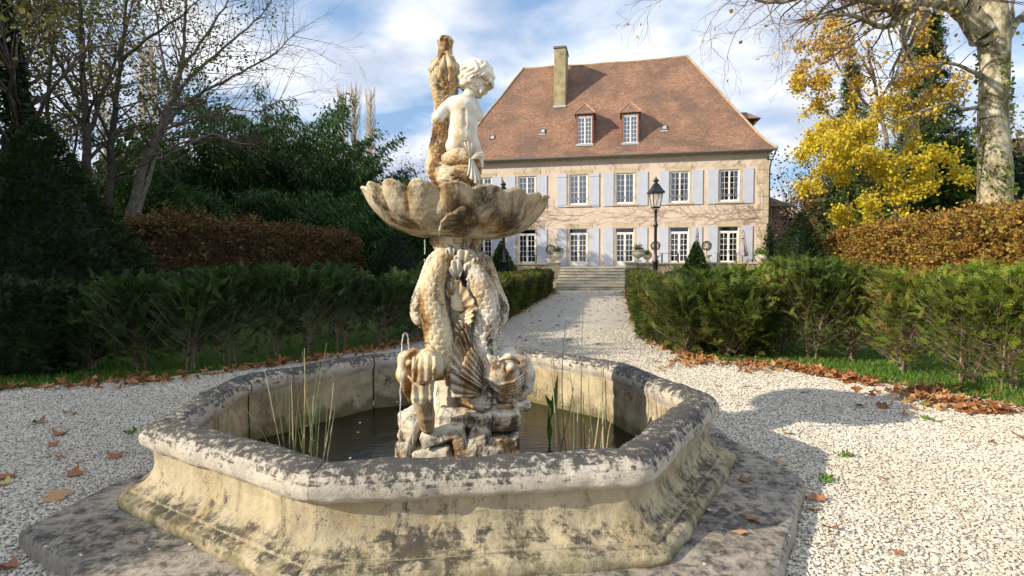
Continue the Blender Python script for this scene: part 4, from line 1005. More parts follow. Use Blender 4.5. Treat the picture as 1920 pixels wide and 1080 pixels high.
for k in range(7):
    if k in (2, 3, 5): continue
    x, y = G(215 + k * 88, 668 - k * 4); young_yew((x, y + 1.6, 0), 1.35 + .1 * (k % 3), .65, 150, L['yew_shade'], 'back row shaded yew ' + ['behind the short feathery plant', 'behind the broad dark bush', 'behind the gap showing lawn', 'below the beech hedge', 'behind the tall reed stems', 'near the back left basin corner', 'left of the dolphins'][k], 140 + k, 'second row of young yews on the left', stems=2)
# ------------------------------------------------------------------ yew cones
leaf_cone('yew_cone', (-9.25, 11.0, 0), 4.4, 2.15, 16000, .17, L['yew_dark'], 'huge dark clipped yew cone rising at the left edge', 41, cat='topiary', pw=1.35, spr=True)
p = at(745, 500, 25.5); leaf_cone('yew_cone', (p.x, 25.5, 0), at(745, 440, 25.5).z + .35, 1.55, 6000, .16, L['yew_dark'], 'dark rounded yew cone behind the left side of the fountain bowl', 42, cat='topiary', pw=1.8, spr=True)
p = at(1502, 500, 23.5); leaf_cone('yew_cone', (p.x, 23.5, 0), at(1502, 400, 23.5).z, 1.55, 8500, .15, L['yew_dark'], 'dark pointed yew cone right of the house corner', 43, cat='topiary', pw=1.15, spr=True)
p = at(1441, 500, 33); leaf_cone('cypress', (p.x, 33, 0), at(1441, 420, 33).z, .35, 900, .12, L['dark'], 'slim dark column cypress beside the right end of the house', 44, cat='tree', pw=2.5, trunk=True)
for px, py, Y, r, sd, lb in ((1462, 452, 36, 1.7, 45, 'rounded dark evergreen shrub between the outbuilding and yew cone'), (1415 + 60, 470, 34, 1.3, 46, 'low dark shrub at the foot of the outbuilding wall')):
    p = at(px, 500, Y); leaf_cone('evergreen_shrub', (p.x, Y, 0), at(px, py, Y).z, r, 2200, .16, L['dark'], lb, sd, pw=2.5)
# ------------------------------------------------------------------ plane tree on the right
PT = Tree(3); Yp = 19.5
b0 = at(1868, 440, Yp); pr = [(1866, 440), (1868, 330), (1864, 230), (1869, 130), (1866, 60), (1858, -10), (1852, -90), (1845, -200)]
pr = [at(x, y, Yp) for x, y in pr]; pr[0].z = 0; rads = [.53, .49, .43, .42, .49, .44, .38, .32]
for a_, b_, r0, r1 in zip(pr[:-1], pr[1:], rads[:-1], rads[1:]):
    for k in range(3): PT.limb.append((*a_.lerp(b_, k / 3), *a_.lerp(b_, (k + 1) / 3), r0 + (r1 - r0) * k / 3, r0 + (r1 - r0) * (k + 1) / 3))
def limb_path(T, pts, r0, r1, Ys, sub=4, twigs=None, seed=0, lenf=2.2, kidp=.8, **kw):
    ps = [at(x, y, Y) for (x, y), Y in zip(pts, Ys)]; n = (len(ps) - 1) * sub; rr = random.Random(seed); pp = []
    for i in range(len(ps) - 1):
        for k in range(sub):
            f = k / sub; a = ps[max(i - 1, 0)]; b = ps[i]; c = ps[i + 1]; d = ps[min(i + 2, len(ps) - 1)]
            pp.append(.5 * ((2 * b) + (c - a) * f + (2 * a - 5 * b + 4 * c - d) * f * f + (3 * b - a - 3 * c + d) * f ** 3) + Vector((rr.gauss(0, .02), rr.gauss(0, .02), rr.gauss(0, .02))))
    pp.append(ps[-1])
    for i in range(n):
        q0_ = r0 + (r1 - r0) * (i / n) ** .8; q1_ = r0 + (r1 - r0) * ((i + 1) / n) ** .8
        T.limb.append((*pp[i], *pp[i + 1], q0_, q1_)); T.tips.append((*pp[i + 1], 0, 0, 1)) if i > n * .6 else None
        if twigs and i > n * .15:
            for _ in range(2):
                if rr.random() < kidp:
                    d = (pp[i + 1] - pp[i]).normalized(); a_ = rr.uniform(.5, 1.2); ax = d.orthogonal(); ax.rotate(Matrix.Rotation(rr.uniform(0, 6.28), 3, d)); d.rotate(Matrix.Rotation(a_, 3, ax))
                    T.r.seed(seed * 1000 + i * 7 + _); T.grow(pp[i + 1], d, lenf * rr.uniform(.5, 1.1), max(.016, q1_ * .38), 2, **kw)
    return pp
kw = dict(step=.36, wob=.17, up=-.01, br=.55, ang=(.35, 1.0), ratio=(.4, .7), rmin=.03, droop=.07)
limb_path(PT, [(1850, 80), (1820, 32), (1780, 8), (1728, 14), (1690, 22), (1640, 4), (1590, -2), (1530, -8), (1470, 8), (1420, 4)], .42, .03, [19.4, 19.2, 19, 18.8, 18.6, 18.3, 18, 17.8, 17.6, 17.5], twigs=True, seed=11, lenf=2.6, **kw)
limb_path(PT, [(1728, 14), (1690, 40), (1660, 55), (1610, 38), (1560, 30), (1520, 50)], .16, .02, [18.8, 18.6, 18.4, 18.2, 18.1, 18], twigs=True, seed=12, lenf=2.2, **kw)
limb_path(PT, [(1885, 90), (1905, 55), (1940, 20), (1990, -40)], .20, .06, [19.5, 19.6, 19.8, 20], twigs=True, seed=13, lenf=2.5, **kw)
limb_path(PT, [(1855, 20), (1800, -60), (1700, -110), (1580, -120), (1450, -70), (1400, -30)], .30, .03, [19.5, 19, 18.5, 18, 17.5, 17], twigs=True, seed=14, lenf=3.0, **kw)
limb_path(PT, [(1845, 210), (1810, 212), (1770, 200), (1700, 230), (1650, 225)], .08, .015, [19.4, 19, 18.6, 18.2, 18], twigs=True, seed=15, lenf=1.6, **kw)
limb_path(PT, [(1840, 150), (1800, 130), (1750, 128), (1700, 150), (1640, 150)], .07, .015, [19.4, 19, 18.6, 18.2, 18], twigs=True, seed=16, lenf=1.6, **kw)
m, t, b = new_mat('plane_bark'); M['plane'] = m
v = texco(t, 'Object', (1, 1, .55))
c = ramp(t, voro(t, v, 3.6, 'Color') if False else noise(t, v, 3.2, 5, .65), [(.37, (.12, .10, .055)), (.46, (.26, .22, .13)), (.54, (.42, .37, .25)), (.68, (.56, .51, .38))])
c = mixc(t, ramp(t, noise(t, v, 9, 6, .7), [(.58, 0), (.64, .8)]), c, (.16, .125, .08))
t.links.new(c, b.inputs['Base Color']); b.inputs['Roughness'].default_value = .85
bump(t, b, noise(t, v, 7, 7, .7), .6, .05)
pe_, inv = tree_obj('plane_tree', PT, M['plane'], M['twig'], 'massive pale bark plane tree with ivy on its trunk at the right', nseg=14)
rng = np.random.default_rng(5)
tp = np.array(PT.tips)[:, :3]; sel = tp[(rng.random(len(tp)) < .16) & ((tp[:, 0] > 11) | (rng.random(len(tp)) < .35))]
leaf_child(pe_, inv, 'leaves', sel + rng.normal(size=sel.shape) * .1, .14, L['ochre'], rng, aspect=.9)
# ivy on the plane trunk
n = 2600; zz = rng.uniform(1.2, 8.8, n) ; th = rng.uniform(0, 6.283, n)
keep = (np.sin(th * 2 + zz * 1.3) + np.sin(zz * 2.1 + th) * .8 + rng.normal(0, .5, n)) > (.25 + .10 * (zz - 3)); zz, th = zz[keep], th[keep]
ix = np.interp(zz, [p.z for p in pr], [p.x for p in pr]); ir = np.interp(zz, [p.z for p in pr], rads) + .03
IP = np.stack([ix + ir * np.cos(th), Yp + ir * np.sin(th), zz], 1)
V, F = leaf_quads(IP, .12, rng, dirs=np.stack([np.cos(th), np.sin(th), -.2 + 0 * th], 1), spread=.9, aspect=.95); np_mesh('ivy', V + inv, F, leafmat('trunk_ivy', [(0, (.05, .10, .02)), (.5, (.13, .20, .03)), (1, (.34, .36, .07))], .3), pe_, rnd=rng.random(len(F)))
# ------------------------------------------------------------------ yellow maple
YT = Tree(9); Yy = 23.5; b0 = at(1682, 440, Yy)
limb_path(YT, [(1682, 470), (1681, 420), (1676, 370), (1668, 300), (1655, 220), (1640, 140), (1628, 80)], .17, .03, [Yy] * 7, seed=21, twigs=False)
YT.limb[0] = (b0.x, Yy, 0, *YT.limb[0][3:])
kw2 = dict(step=.4, wob=.14, up=.02, br=.5, ang=(.35, .95), ratio=(.45, .72), rmin=.03)
for k, pts in enumerate(([(1678, 400), (1640, 350), (1600, 312), (1545, 298)], [(1672, 350), (1620, 280), (1570, 230), (1530, 195)], [(1672, 330), (1700, 270), (1720, 220), (1735, 190)], [(1676, 380), (1705, 350), (1728, 335)], [(1660, 240), (1610, 180), (1570, 120), (1550, 90)], [(1650, 200), (1680, 150), (1700, 110)], [(1680, 400), (1655, 385), (1630, 370)], [(1665, 300), (1620, 300), (1570, 270)], [(1645, 160), (1610, 100), (1590, 60)])):
    limb_path(YT, pts, .07, .018, [Yy + (k % 3 - 1) * j * .5 for j in range(len(pts))], seed=30 + k, twigs=True, lenf=1.15, kidp=.85, **kw2)
ye, inv = tree_obj('yellow_tree', YT, M['bark_grey'], M['twig'], 'slender tree covered in bright yellow autumn leaves right of the house', nseg=8)
tp = np.array(YT.tips)[:, :3]; idx = rng.integers(0, len(tp), 29000); q = tp[idx] + rng.normal(size=(29000, 3)) * .16
hz_ = q[:, 2]; kp = rng.random(len(q)) < np.clip(1.25 - (hz_ - 5) / 9, .28, 1); q = q[kp]; q = q[q[:, 0] / q[:, 1] > (1482 - 960) / FPX + rng.normal(0, .008, len(q))]; hi_ = q[:, 2] > 8.2 + rng.normal(0, .8, len(q))
leaf_child(ye, inv, 'leaves', q[~hi_], .112, L['yellow'], rng, aspect=.9, dirs=np.tile([0, 0, -.6], (int((~hi_).sum()), 1)), spread=1)
leaf_child(ye, inv, 'upper_leaves', q[hi_], .12, L['ochre'], rng, aspect=.9)
# ------------------------------------------------------------------ conifers
def conifer(base, h, r, n, mat, label, seed, name='conifer', group=None, size=.5, pw=1.0, low=.06, droop=.35, trunkm=None):
    rng = np.random.default_rng(seed); e = empty(name, base, 0, label, 'conifer', group)
    S = []; P_ = []; D = []
    S.append((0, 0, 0, 0, 0, h * .5, r * .07 + .05, r * .045 + .03)); S.append((0, 0, h * .5, 0, 0, h * .97, r * .045 + .03, .015))
    nb = int(h * 9)
    for k in range(nb):
        f = low + (1 - low) * (k + rng.random()) / nb; a = k * 2.4 + rng.normal() * .3; l = r * (1 - f ** pw) * rng.uniform(.65, 1.1) + .12
        p = np.array((0, 0, f * h)); m_ = max(3, int(l / .3)); prev = p
        for j in range(1, m_ + 1):
            g = j / m_; q = np.array((math.cos(a) * l * g, math.sin(a) * l * g, f * h + l * (.12 * g - droop * g * g))); S.append((*prev, *q, .03 * (1 - g) + .008, .03 * (1 - g) + .004)); prev = q
    bs = np.array(S[2:]); c_ = max(1, int(n / len(bs)))
    for k in range(c_):
        g = rng.random((len(bs), 1)); P_.append(bs[:, :3] * (1 - g) + bs[:, 3:6] * g); d = bs[:, 3:6] - bs[:, :3]; d /= np.linalg.norm(d, axis=1)[:, None]; D.append(d + rng.normal(size=d.shape) * .7 - np.array((0, 0, .35)))
    V, F = segs_mesh(S, 5); np_mesh('trunk', V, F, trunkm or M['bark_dark'], e)
    V, F, nn, kk = sprigs(np.concatenate(P_), np.concatenate(D), size, rng, pairs=3, sw=size * .06); np_mesh('foliage', V, F, mat, e, rnd=np.repeat(rng.random(nn), kk))
    return e
def px_tree(px, pyt, Y): p = at(px, pyt, Y); return (p.x, Y, 0), p.z
b_, h_ = px_tree(1748, 28, 30); conifer(b_, h_, 4.2, 9000, L['conifer'], 'tall dark spruce behind the yellow tree, its spire near the plane limb', 51, size=.62)
b_, h_ = px_tree(1602, 120, 33); conifer(b_, h_, 3.0, 4200, L['conifer'], 'pointed conifer spire hidden behind the top of the yellow tree', 52, size=.55)
b_, h_ = px_tree(1792, 265, 25); conifer(b_, h_, 3.3, 9000, L['conifer'], 'bushy bright green conifer with drooping branches left of the plane trunk', 53, size=.5, pw=1.6)
b_, h_ = px_tree(1905, 300, 31); conifer(b_, h_, 4.2, 5000, L['dark'], 'dark evergreen behind the plane tree trunk at the right edge', 54, size=.6, pw=1.8)
# ------------------------------------------------------------------ background woods on the right
def shrub_mass(name, px, pyt, Y, r, n, size, mat, label, seed, cat='shrub', tw=60, group=None, twm=None):
    rng = np.random.default_rng(seed); p = at(px, pyt, Y); h = p.z; e = empty(name, (p.x, Y, 0), 0, label, cat, group)
    T = Tree(seed)
    for k in range(6): T.grow((rng.normal() * .3, rng.normal() * .3, 0), (rng.normal() * .35, rng.normal() * .35, 1), h * rng.uniform(.7, 1.0), .07, 2, step=.6, wob=.1, up=.05, br=.45, rmin=.02, ratio=(.35, .6))
    sc = 1.0
    A_ = np.array(T.limb + T.twig); V, F = segs_mesh(A_, 3); np_mesh('branches', V, F, twm or M['twig'], e)
    if n:
        tp = np.array(T.tips)[:, :3]; q = tp[rng.integers(0, len(tp), n)] + rng.normal(size=(n, 3)) * r * .16
        q[:, 2] = np.abs(q[:, 2]); V, F = leaf_quads(q, size, rng, aspect=.8); np_mesh('foliage', V, F, mat, e, rnd=rng.random(n))
    return e
for k, (px, py, Y, n, sz, mt, lb) in enumerate((
    (1522, 345, 46, 500, .16, 'brownleaf', 'bare pale twigged shrub just right of the outbuilding'),
    (1565, 372, 38, 2600, .22, 'brownleaf', 'brown leaved thicket behind the yew cone'),
    (1590, 310, 44, 2000, .22, 'brownleaf', 'tangled brown tree between the house and the yellow tree'),
    (1615, 350, 40, 5000, .24, 'dark', 'dark evergreen thicket left of the yellow tree trunk'),
    (1665, 330, 38, 5500, .24, 'dark', 'dark evergreen thicket directly behind the yellow tree trunk'),
    (1625, 250, 45, 2600, .22, 'olive', 'olive brown tree standing behind the yellow leaves'),
    (1720, 400, 30, 3500, .22, 'conifer', 'low green bush between the beech hedge and the spruce'),
    (1490, 330, 66, 0, .2, 'brownleaf', 'leafless small tree beyond the outbuilding roof'),
    (1960, 150, 34, 1200, .2, 'olive', 'twiggy tree beyond the right edge of the plane tree'),
    (1935, 330, 28, 5000, .24, 'dark', 'dark bush behind the beech hedge at the right edge'))):
    shrub_mass('background_tree' if py < 340 else 'background_shrub', px, py, Y, 3.2, n, sz, L[mt], lb, 200 + k, cat='tree' if py < 340 else 'shrub', twm=M['twig_pale'] if k in (0,) else None)
# white covered pool beyond the right beech hedge
wc = empty('white_cover', (0, 0, 0), 0, 'low white sheeting glimpsed beyond the yew cone through the beech hedge', 'cover')
a_, c_ = at(1560, 500, 31), at(1690, 500, 31); zt_ = at(1600, 464, 31).z; mb = MB(); n = 14
vs = []
for k in range(n + 1):
    x = a_.x + (c_.x - a_.x) * k / n; hh = (zt_ - .9) * (.82 + .18 * math.sin(k * .9)) ; 
    for j in range(7):
        y = 29.6 + j * .6; vs.append((x, y, .85 + hh * math.sin(math.pi * (j + .2) / 6.4) * .9 + .03 * math.sin(k * 2.2 + j)))
fs = [(k * 7 + j, (k + 1) * 7 + j, (k + 1) * 7 + j + 1, k * 7 + j + 1) for k in range(n) for j in range(6)]
mb.add(vs, fs); mb.box(a_.x, c_.x, 29.62, 33.1, 0, .84); mb.build('sheet', M['white'], wc, smooth=False, uv=False)
MB().tube([(a_.x, 29.5, 1.0), (a_.x + 1.2, 29.5, zt_ + .1), (c_.x - .5, 29.5, zt_ + .25)], .05, 6).build('frame_tube', M['white'], wc, uv=False)
# ------------------------------------------------------------------ left: bamboo, trees, poplars
def bamboo(px, pyt, Y, r, n, label, seed):
    rng = np.random.default_rng(seed); p = at(px, pyt, Y); h = p.z; e = empty('bamboo_clump', (p.x, Y, 0), 0, label, 'bamboo', 'bamboo clumps massed on the left')
    h *= 1.16; nc = 48; S = []; P_ = []; D = []
    for k in range(nc):
        a = rng.uniform(0, 6.283); rad = r * math.sqrt(rng.random()); x0, y0 = math.cos(a) * rad * .55, math.sin(a) * rad * .55; hh = h * rng.uniform(.68, 1.04) * (1 - .25 * (rad / r) ** 2); bend = rng.uniform(.12, .38) * hh; pv = np.array((x0, y0, 0.))
        m_ = 16
        for j in range(1, m_ + 1):
            g = j / m_; q = np.array((x0 + math.cos(a) * bend * g ** 2.6, y0 + math.sin(a) * bend * g ** 2.6, hh * (g - .18 * g ** 4))); S.append((*pv, *q, .03 * (1 - g * .8), .03 * (1 - g * .8)))
            if j > 2:
                c_ = int(n * 1.7 / nc / (m_ - 2)); sp_ = rng.normal(size=(c_, 3)) * np.array((.50, .50, .36)) * (1.15 - .75 * g); P_.append(q + sp_); dd = sp_ * .8 + np.array((math.cos(a) * .6, math.sin(a) * .6, -.75)); D.append(dd)
            pv = q
    V, F = segs_mesh(S, 4); tag(np_mesh('canes', V, F, M['cane_green'], e), kind='stuff')
    V, F = leaf_quads(np.concatenate(P_), .34, rng, dirs=np.concatenate(D), spread=.45, aspect=.30); np_mesh('foliage', V, F, L['bamboo'], e, rnd=rng.random(len(F)))
    return e
M['cane_green'] = simple('bamboo_canes', (.10, .13, .04), .6, bmp=0)
for k, (px, py, Y, r, n, lb) in enumerate((
    (258, 300, 33, 3.0, 6000, 'dark bamboo clump behind the left trunks'), (335, 225, 33, 3.2, 8000, 'bamboo clump behind the leaning bare tree'),
    (420, 158, 35, 3.6, 10000, 'bamboo clump rising left of the tallest arching plumes'), (490, 122, 37, 3.8, 12000, 'highest bamboo clump with a plume arching above the rest'),
    (575, 138, 37, 3.8, 12000, 'tall full bamboo clump at the centre of the mass'), (640, 238, 36, 3.6, 10000, 'bamboo clump stepping down right of the tallest'),
    (690, 300, 35, 3.2, 9000, 'bamboo clump near the poplars on the skyline'), (735, 352, 35, 2.8, 8000, 'last bamboo clump sloping down behind the bowl'),
    (560, 330, 29, 3.2, 9000, 'lower bamboo clump in front at the middle of the mass'), (655, 385, 30, 3.0, 8000, 'lower bamboo clump in front at the right of the mass'), (450, 330, 28, 3.0, 8000, 'lower bamboo clump in front, above the beech hedge'), (775, 382, 38, 2.6, 5000, 'low bamboo clump seen under the bowl rim'))):
    bamboo(px, py, Y, r, n, lb, 300 + k)
# dark understory where the woods read as one mass
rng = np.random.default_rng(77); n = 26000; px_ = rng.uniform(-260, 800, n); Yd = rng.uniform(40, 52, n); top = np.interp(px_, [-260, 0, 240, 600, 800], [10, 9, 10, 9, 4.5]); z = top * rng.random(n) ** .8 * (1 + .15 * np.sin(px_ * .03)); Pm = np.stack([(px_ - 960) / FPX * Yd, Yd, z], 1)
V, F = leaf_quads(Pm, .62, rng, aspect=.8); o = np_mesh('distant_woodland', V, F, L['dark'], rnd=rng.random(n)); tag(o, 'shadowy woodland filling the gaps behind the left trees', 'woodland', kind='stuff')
n = 20000; px_ = rng.uniform(1430, 2300, n); Yd = rng.uniform(55, 70, n); top = np.interp(px_, [1430, 1560, 1700, 2300], [4.5, 8, 12, 16]); z = top * rng.random(n) ** .8 * (1 + .15 * np.sin(px_ * .04)); Pm = np.stack([(px_ - 960) / FPX * Yd, Yd, z], 1)
V, F = leaf_quads(Pm, .6, rng, aspect=.8); o = np_mesh('distant_woodland', V, F, L['brownleaf'], rnd=rng.random(n)); tag(o, 'brown and olive woodland far behind the right hedge', 'woodland', kind='stuff')
# tall trees at the left
def tall_tree(pts, Ys, r0, label, seed, kw, leaves=None, nl=0, size=.13, lenf=4, bark='bark_dark', extra=(), kidp=.8, twm='twig', name='tall_tree'):
    T = Tree(seed); pp = limb_path(T, pts, r0, .03, Ys, seed=seed, twigs=True, lenf=lenf, kidp=kidp, sub=5, **kw)
    for k, (pt2, Y2, ra) in enumerate(extra): limb_path(T, pt2, ra, .015, Y2, seed=seed + 50 + k, twigs=True, lenf=lenf * .7, kidp=kidp, sub=5, **kw)
    a = T.limb[0]; T.limb.insert(0, (a[0], a[1], 0, a[0], a[1], a[2], r0 * 1.15, r0))
    e, inv = tree_obj(name, T, M[bark], M[twm], label)
    if nl:
        rg_ = np.random.default_rng(seed); tp = np.array(T.tips)[:, :3]; q = tp[rg_.integers(0, len(tp), nl)] + rg_.normal(size=(nl, 3)) * .32; leaf_child(e, inv, 'leaves', q, size, L[leaves], rg_, aspect=.85)
    return e, inv, T
kt = dict(step=.55, wob=.11, up=.03, br=.46, ang=(.35, .85), ratio=(.45, .7), rmin=.035)
e_, inv_, T_ = tall_tree([(40, 500), (42, 300), (38, 180), (22, 90), (8, 0), (0, -90)], [18] * 6, .30, 'dark ivy wrapped trunk rising from behind the yew cone at the far left', 401, kt, 'olive', 900, .16, 3.5)
n = 5200; zz = rng.uniform(2, 11.5, n); th = rng.uniform(0, 6.283, n); lx_ = [p.x for p in [at(42, 300, 18), at(38, 180, 18), at(22, 90, 18), at(8, 0, 18)]]; lz_ = [at(42, 300, 18).z, at(38, 180, 18).z, at(22, 90, 18).z, at(8, 0, 18).z]
ix = np.interp(zz, lz_, lx_); ir = np.interp(zz, [2, 5, 8, 10, 11.5], [.55, .42, .30, .2, .15]) * rng.uniform(.5, 1.1, n)
V, F = leaf_quads(np.stack([ix + ir * np.cos(th), 18 + ir * np.sin(th), zz], 1), .15, rng, aspect=.9); np_mesh('ivy', V + inv_, F, L['dark'], e_, rnd=rng.random(n))
tall_tree([(163, 480), (166, 300), (162, 180), (156, 60), (152, -60), (150, -160)], [22] * 6, .21, 'slender straight trunk with olive leaves, left of the paired trunks', 402, kt, 'olive', 6500, .12, 4.2, extra=[([(164, 260), (200, 160), (236, 60), (260, -30)], [22, 22.5, 23, 23.5], .11), ([(162, 200), (120, 120), (80, 40), (60, -40)], [22, 21.5, 21, 21], .08)])
tall_tree([(200, 480), (208, 330), (218, 200), (232, 100), (240, 10), (252, -110)], [24] * 6, .20, 'slightly leaning trunk with thinning green leaves beside the straight one', 403, kt, 'olive', 7500, .12, 4.2, extra=[([(212, 260), (180, 180), (170, 80), (175, 0)], [24, 24.3, 24.6, 25], .09), ([(230, 110), (290, 60), (350, 20), (400, -30)], [24, 24, 24.5, 25], .08)])
tall_tree([(98, 470), (100, 330), (92, 200), (100, 90), (110, -20), (112, -120)], [26] * 6, .13, 'thin dark tree between the ivy trunk and the straight trunk', 404, kt, 'olive', 3500, .15, 3.8)
tall_tree([(-40, 450), (-35, 250), (-30, 80), (-20, -80)], [20] * 4, .25, 'dark tree at the very left edge whose branches reach in', 405, kt, 'olive', 2500, .15, 4.5)
kb = dict(step=.5, wob=.10, up=.015, br=.52, ang=(.3, .75), ratio=(.5, .75), rmin=.03)
tall_tree([(245, 400), (272, 300), (303, 240), (325, 180), (345, 110), (352, 20), (362, -70)], [25] * 7, .23, 'leaning leafless grey tree with a wide fan of fine bare branches', 406, kb, None, 0, .1, 3.6, bark='bark_grey', kidp=.9,
    extra=[([(300, 245), (345, 195), (400, 160), (470, 125), (520, 95), (555, 60)], [25, 24.8, 24.5, 24.2, 24, 24], .10), ([(320, 190), (370, 130), (430, 80), (490, 30), (520, -20)], [25, 25, 25, 25, 25], .10), ([(325, 180), (310, 110), (300, 40), (290, -30)], [25, 25.3, 25.6, 26], .08), ([(340, 130), (390, 60), (430, 0), (450, -60)], [25, 24.8, 24.6, 24.4], .08), ([(303, 240), (370, 215), (430, 200), (490, 205), (530, 180)], [25, 24.5, 24, 23.8, 23.6], .06)])
tall_tree([(262, 400), (290, 300), (310, 290), (350, 268), (400, 248), (440, 262), (480, 268)], [24] * 7, .09, 'low pale limb of a small leaning tree crossing the dark bamboo', 407, kb, None, 0, .1, 1.6, bark='bark_grey', kidp=.5)
tall_tree([(140, 480), (130, 380), (140, 300), (150, 200), (140, 120)], [30] * 5, .12, 'small twiggy tree with brownish leaves behind the straight trunk', 408, kb, 'brownleaf', 2500, .16, 2.6, kidp=.8)
def poplar(px, pyt, Y, r, label, seed):
    rr = random.Random(seed); p = at(px, pyt, Y); h = p.z; e = empty('poplar', (p.x, Y, 0), 0, label, 'poplar', 'leafless pale poplars far on the skyline'); S = [(0, 0, 0, 0, 0, h * .9, .35, .06)]
    for k in range(170):
        z0 = h * (.15 + .8 * rr.random()); a = rr.uniform(0, 6.28); l = rr.uniform(2, 5.5); q = min(r, l * .28); x1, y1 = q * math.cos(a), q * math.sin(a); z1 = min(h * 1.02, z0 + l)
        S.append((0, 0, z0, x1 * .7, y1 * .7, z0 + (z1 - z0) * .4, .07, .05)); S.append((x1 * .7, y1 * .7, z0 + (z1 - z0) * .4, x1, y1, z1, .05, .02))
    V, F = segs_mesh(S, 3); np_mesh('branches', V, F, M['twig_pale'], e)
for k, (px, py, Y, r, lb) in enumerate(((645, 165, 95, 1.0, 'leftmost of three pale poplars right of the bamboo'), (668, 160, 96, 1.2, 'middle pale poplar of three above the bamboo'), (697, 168, 95, .9, 'rightmost pale poplar of three above the bamboo'), (195, 120, 85, 1.3, 'pale poplar seen between the straight trunks'), (268, 60, 82, 1.6, 'tall pale poplar behind the leaning bare tree'), (288, 70, 84, 1.3, 'second pale poplar behind the leaning bare tree'))): poplar(px, py, Y, r, lb, 500 + k)
for k, (px, py, lb) in enumerate(((745, 288, 'hazy twiggy treetop just right of the bamboo'), (785, 310, 'twiggy treetop behind the rim of the bowl'), (725, 300, 'small bare treetop at the foot of the poplars'))): shrub_mass('bare_tree', px, py, 70, 3, 600, .25, L['brownleaf'], lb, 520 + k, cat='tree', twm=M['twig'])
# trees outside the frame on the left: they cast the shade over the left half, as in the photo
def shade_tree(x, y, h, r, n, seed):
    rng = np.random.default_rng(seed); T = Tree(seed); e = empty('shade_tree', (x, y, 0), 0, 'dense leafy tree outside the left edge shading the garden', 'tree', 'trees outside the frame on the left')
    T.grow((0, 0, 0), (0, 0, 1), h * .8, .2, 2, step=.6, br=.7, rmin=.03, ratio=(.4, .6)); V, F = segs_mesh(T.limb + T.twig, 4); np_mesh('trunk', V, F, M['bark_dark'], e)
    q = rand_dirs(n, rng) * rng.uniform(.3, 1, (n, 1)) ** .5 * (r, r, h * .46) + (0, 0, h * .54); V, F = leaf_quads(q, .42, rng, aspect=.8); np_mesh('foliage', V, F, L['dark'], e, rnd=rng.random(n))
for k, (x, y, h, r) in enumerate(((-14.5, 1.2, 7.2, 2.2), (-14.5, 4.6, 8.2, 2.6), (-16, 8, 8.6, 2.8), (-17.5, 11.5, 9.5, 3), (-21, 15, 12, 3.4), (-24, 19.5, 14, 3.8), (-28, 24, 16, 4.2), (-15.5, -1.8, 6.9, 2.2), (-15.2, -5.2, 6.9, 2.4))): shade_tree(x, y, h, r, 3600, 600 + k)
# ------------------------------------------------------------------ grass blades on the lawn behind the sparse plants
rng = np.random.default_rng(88)
def grass(name, n, fx, label):
    P_ = fx(n); V, F = leaf_quads(P_, .075, rng, dirs=np.tile([0, 0, 1.], (len(P_), 1)), spread=.45, aspect=.13); o = np_mesh(name, V, F, L['grass'], rnd=rng.random(len(F))); tag(o, label, 'grass', kind='stuff')
L['grass'] = leafmat('grass_blades', [(0, (.05, .13, .012)), (.5, (.10, .24, .02)), (.9, (.18, .33, .04)), (1, (.30, .28, .10))], .4)
def in_poly(X, Y, poly):
    ins = np.zeros(len(X), bool); j = len(poly) - 1
    for i in range(len(poly)):
        xi, yi = poly[i]; xj, yj = poly[j]; c = ((yi > Y) != (yj > Y)) & (X < (xj - xi) * (Y - yi) / (yj - yi + 1e-12) + xi); ins ^= c; j = i
    return ins
def lawn_pts(x0, x1, y0, y1):
    def f(n):
        X = rng.uniform(x0, x1, n); Y = y0 + rng.random(n) ** 1.4 * (y1 - y0); k = ~in_poly(X, Y, g2); return np.stack([X[k], Y[k], np.full(k.sum(), -.03)], 1)
    return f
grass('grass', 120000, lawn_pts(2.8, 13, 5.2, 19), 'short bright green lawn behind the right yews')
grass('grass', 90000, lawn_pts(-11, -1.5, 6.8, 21), 'short shaded green lawn behind the left yews')
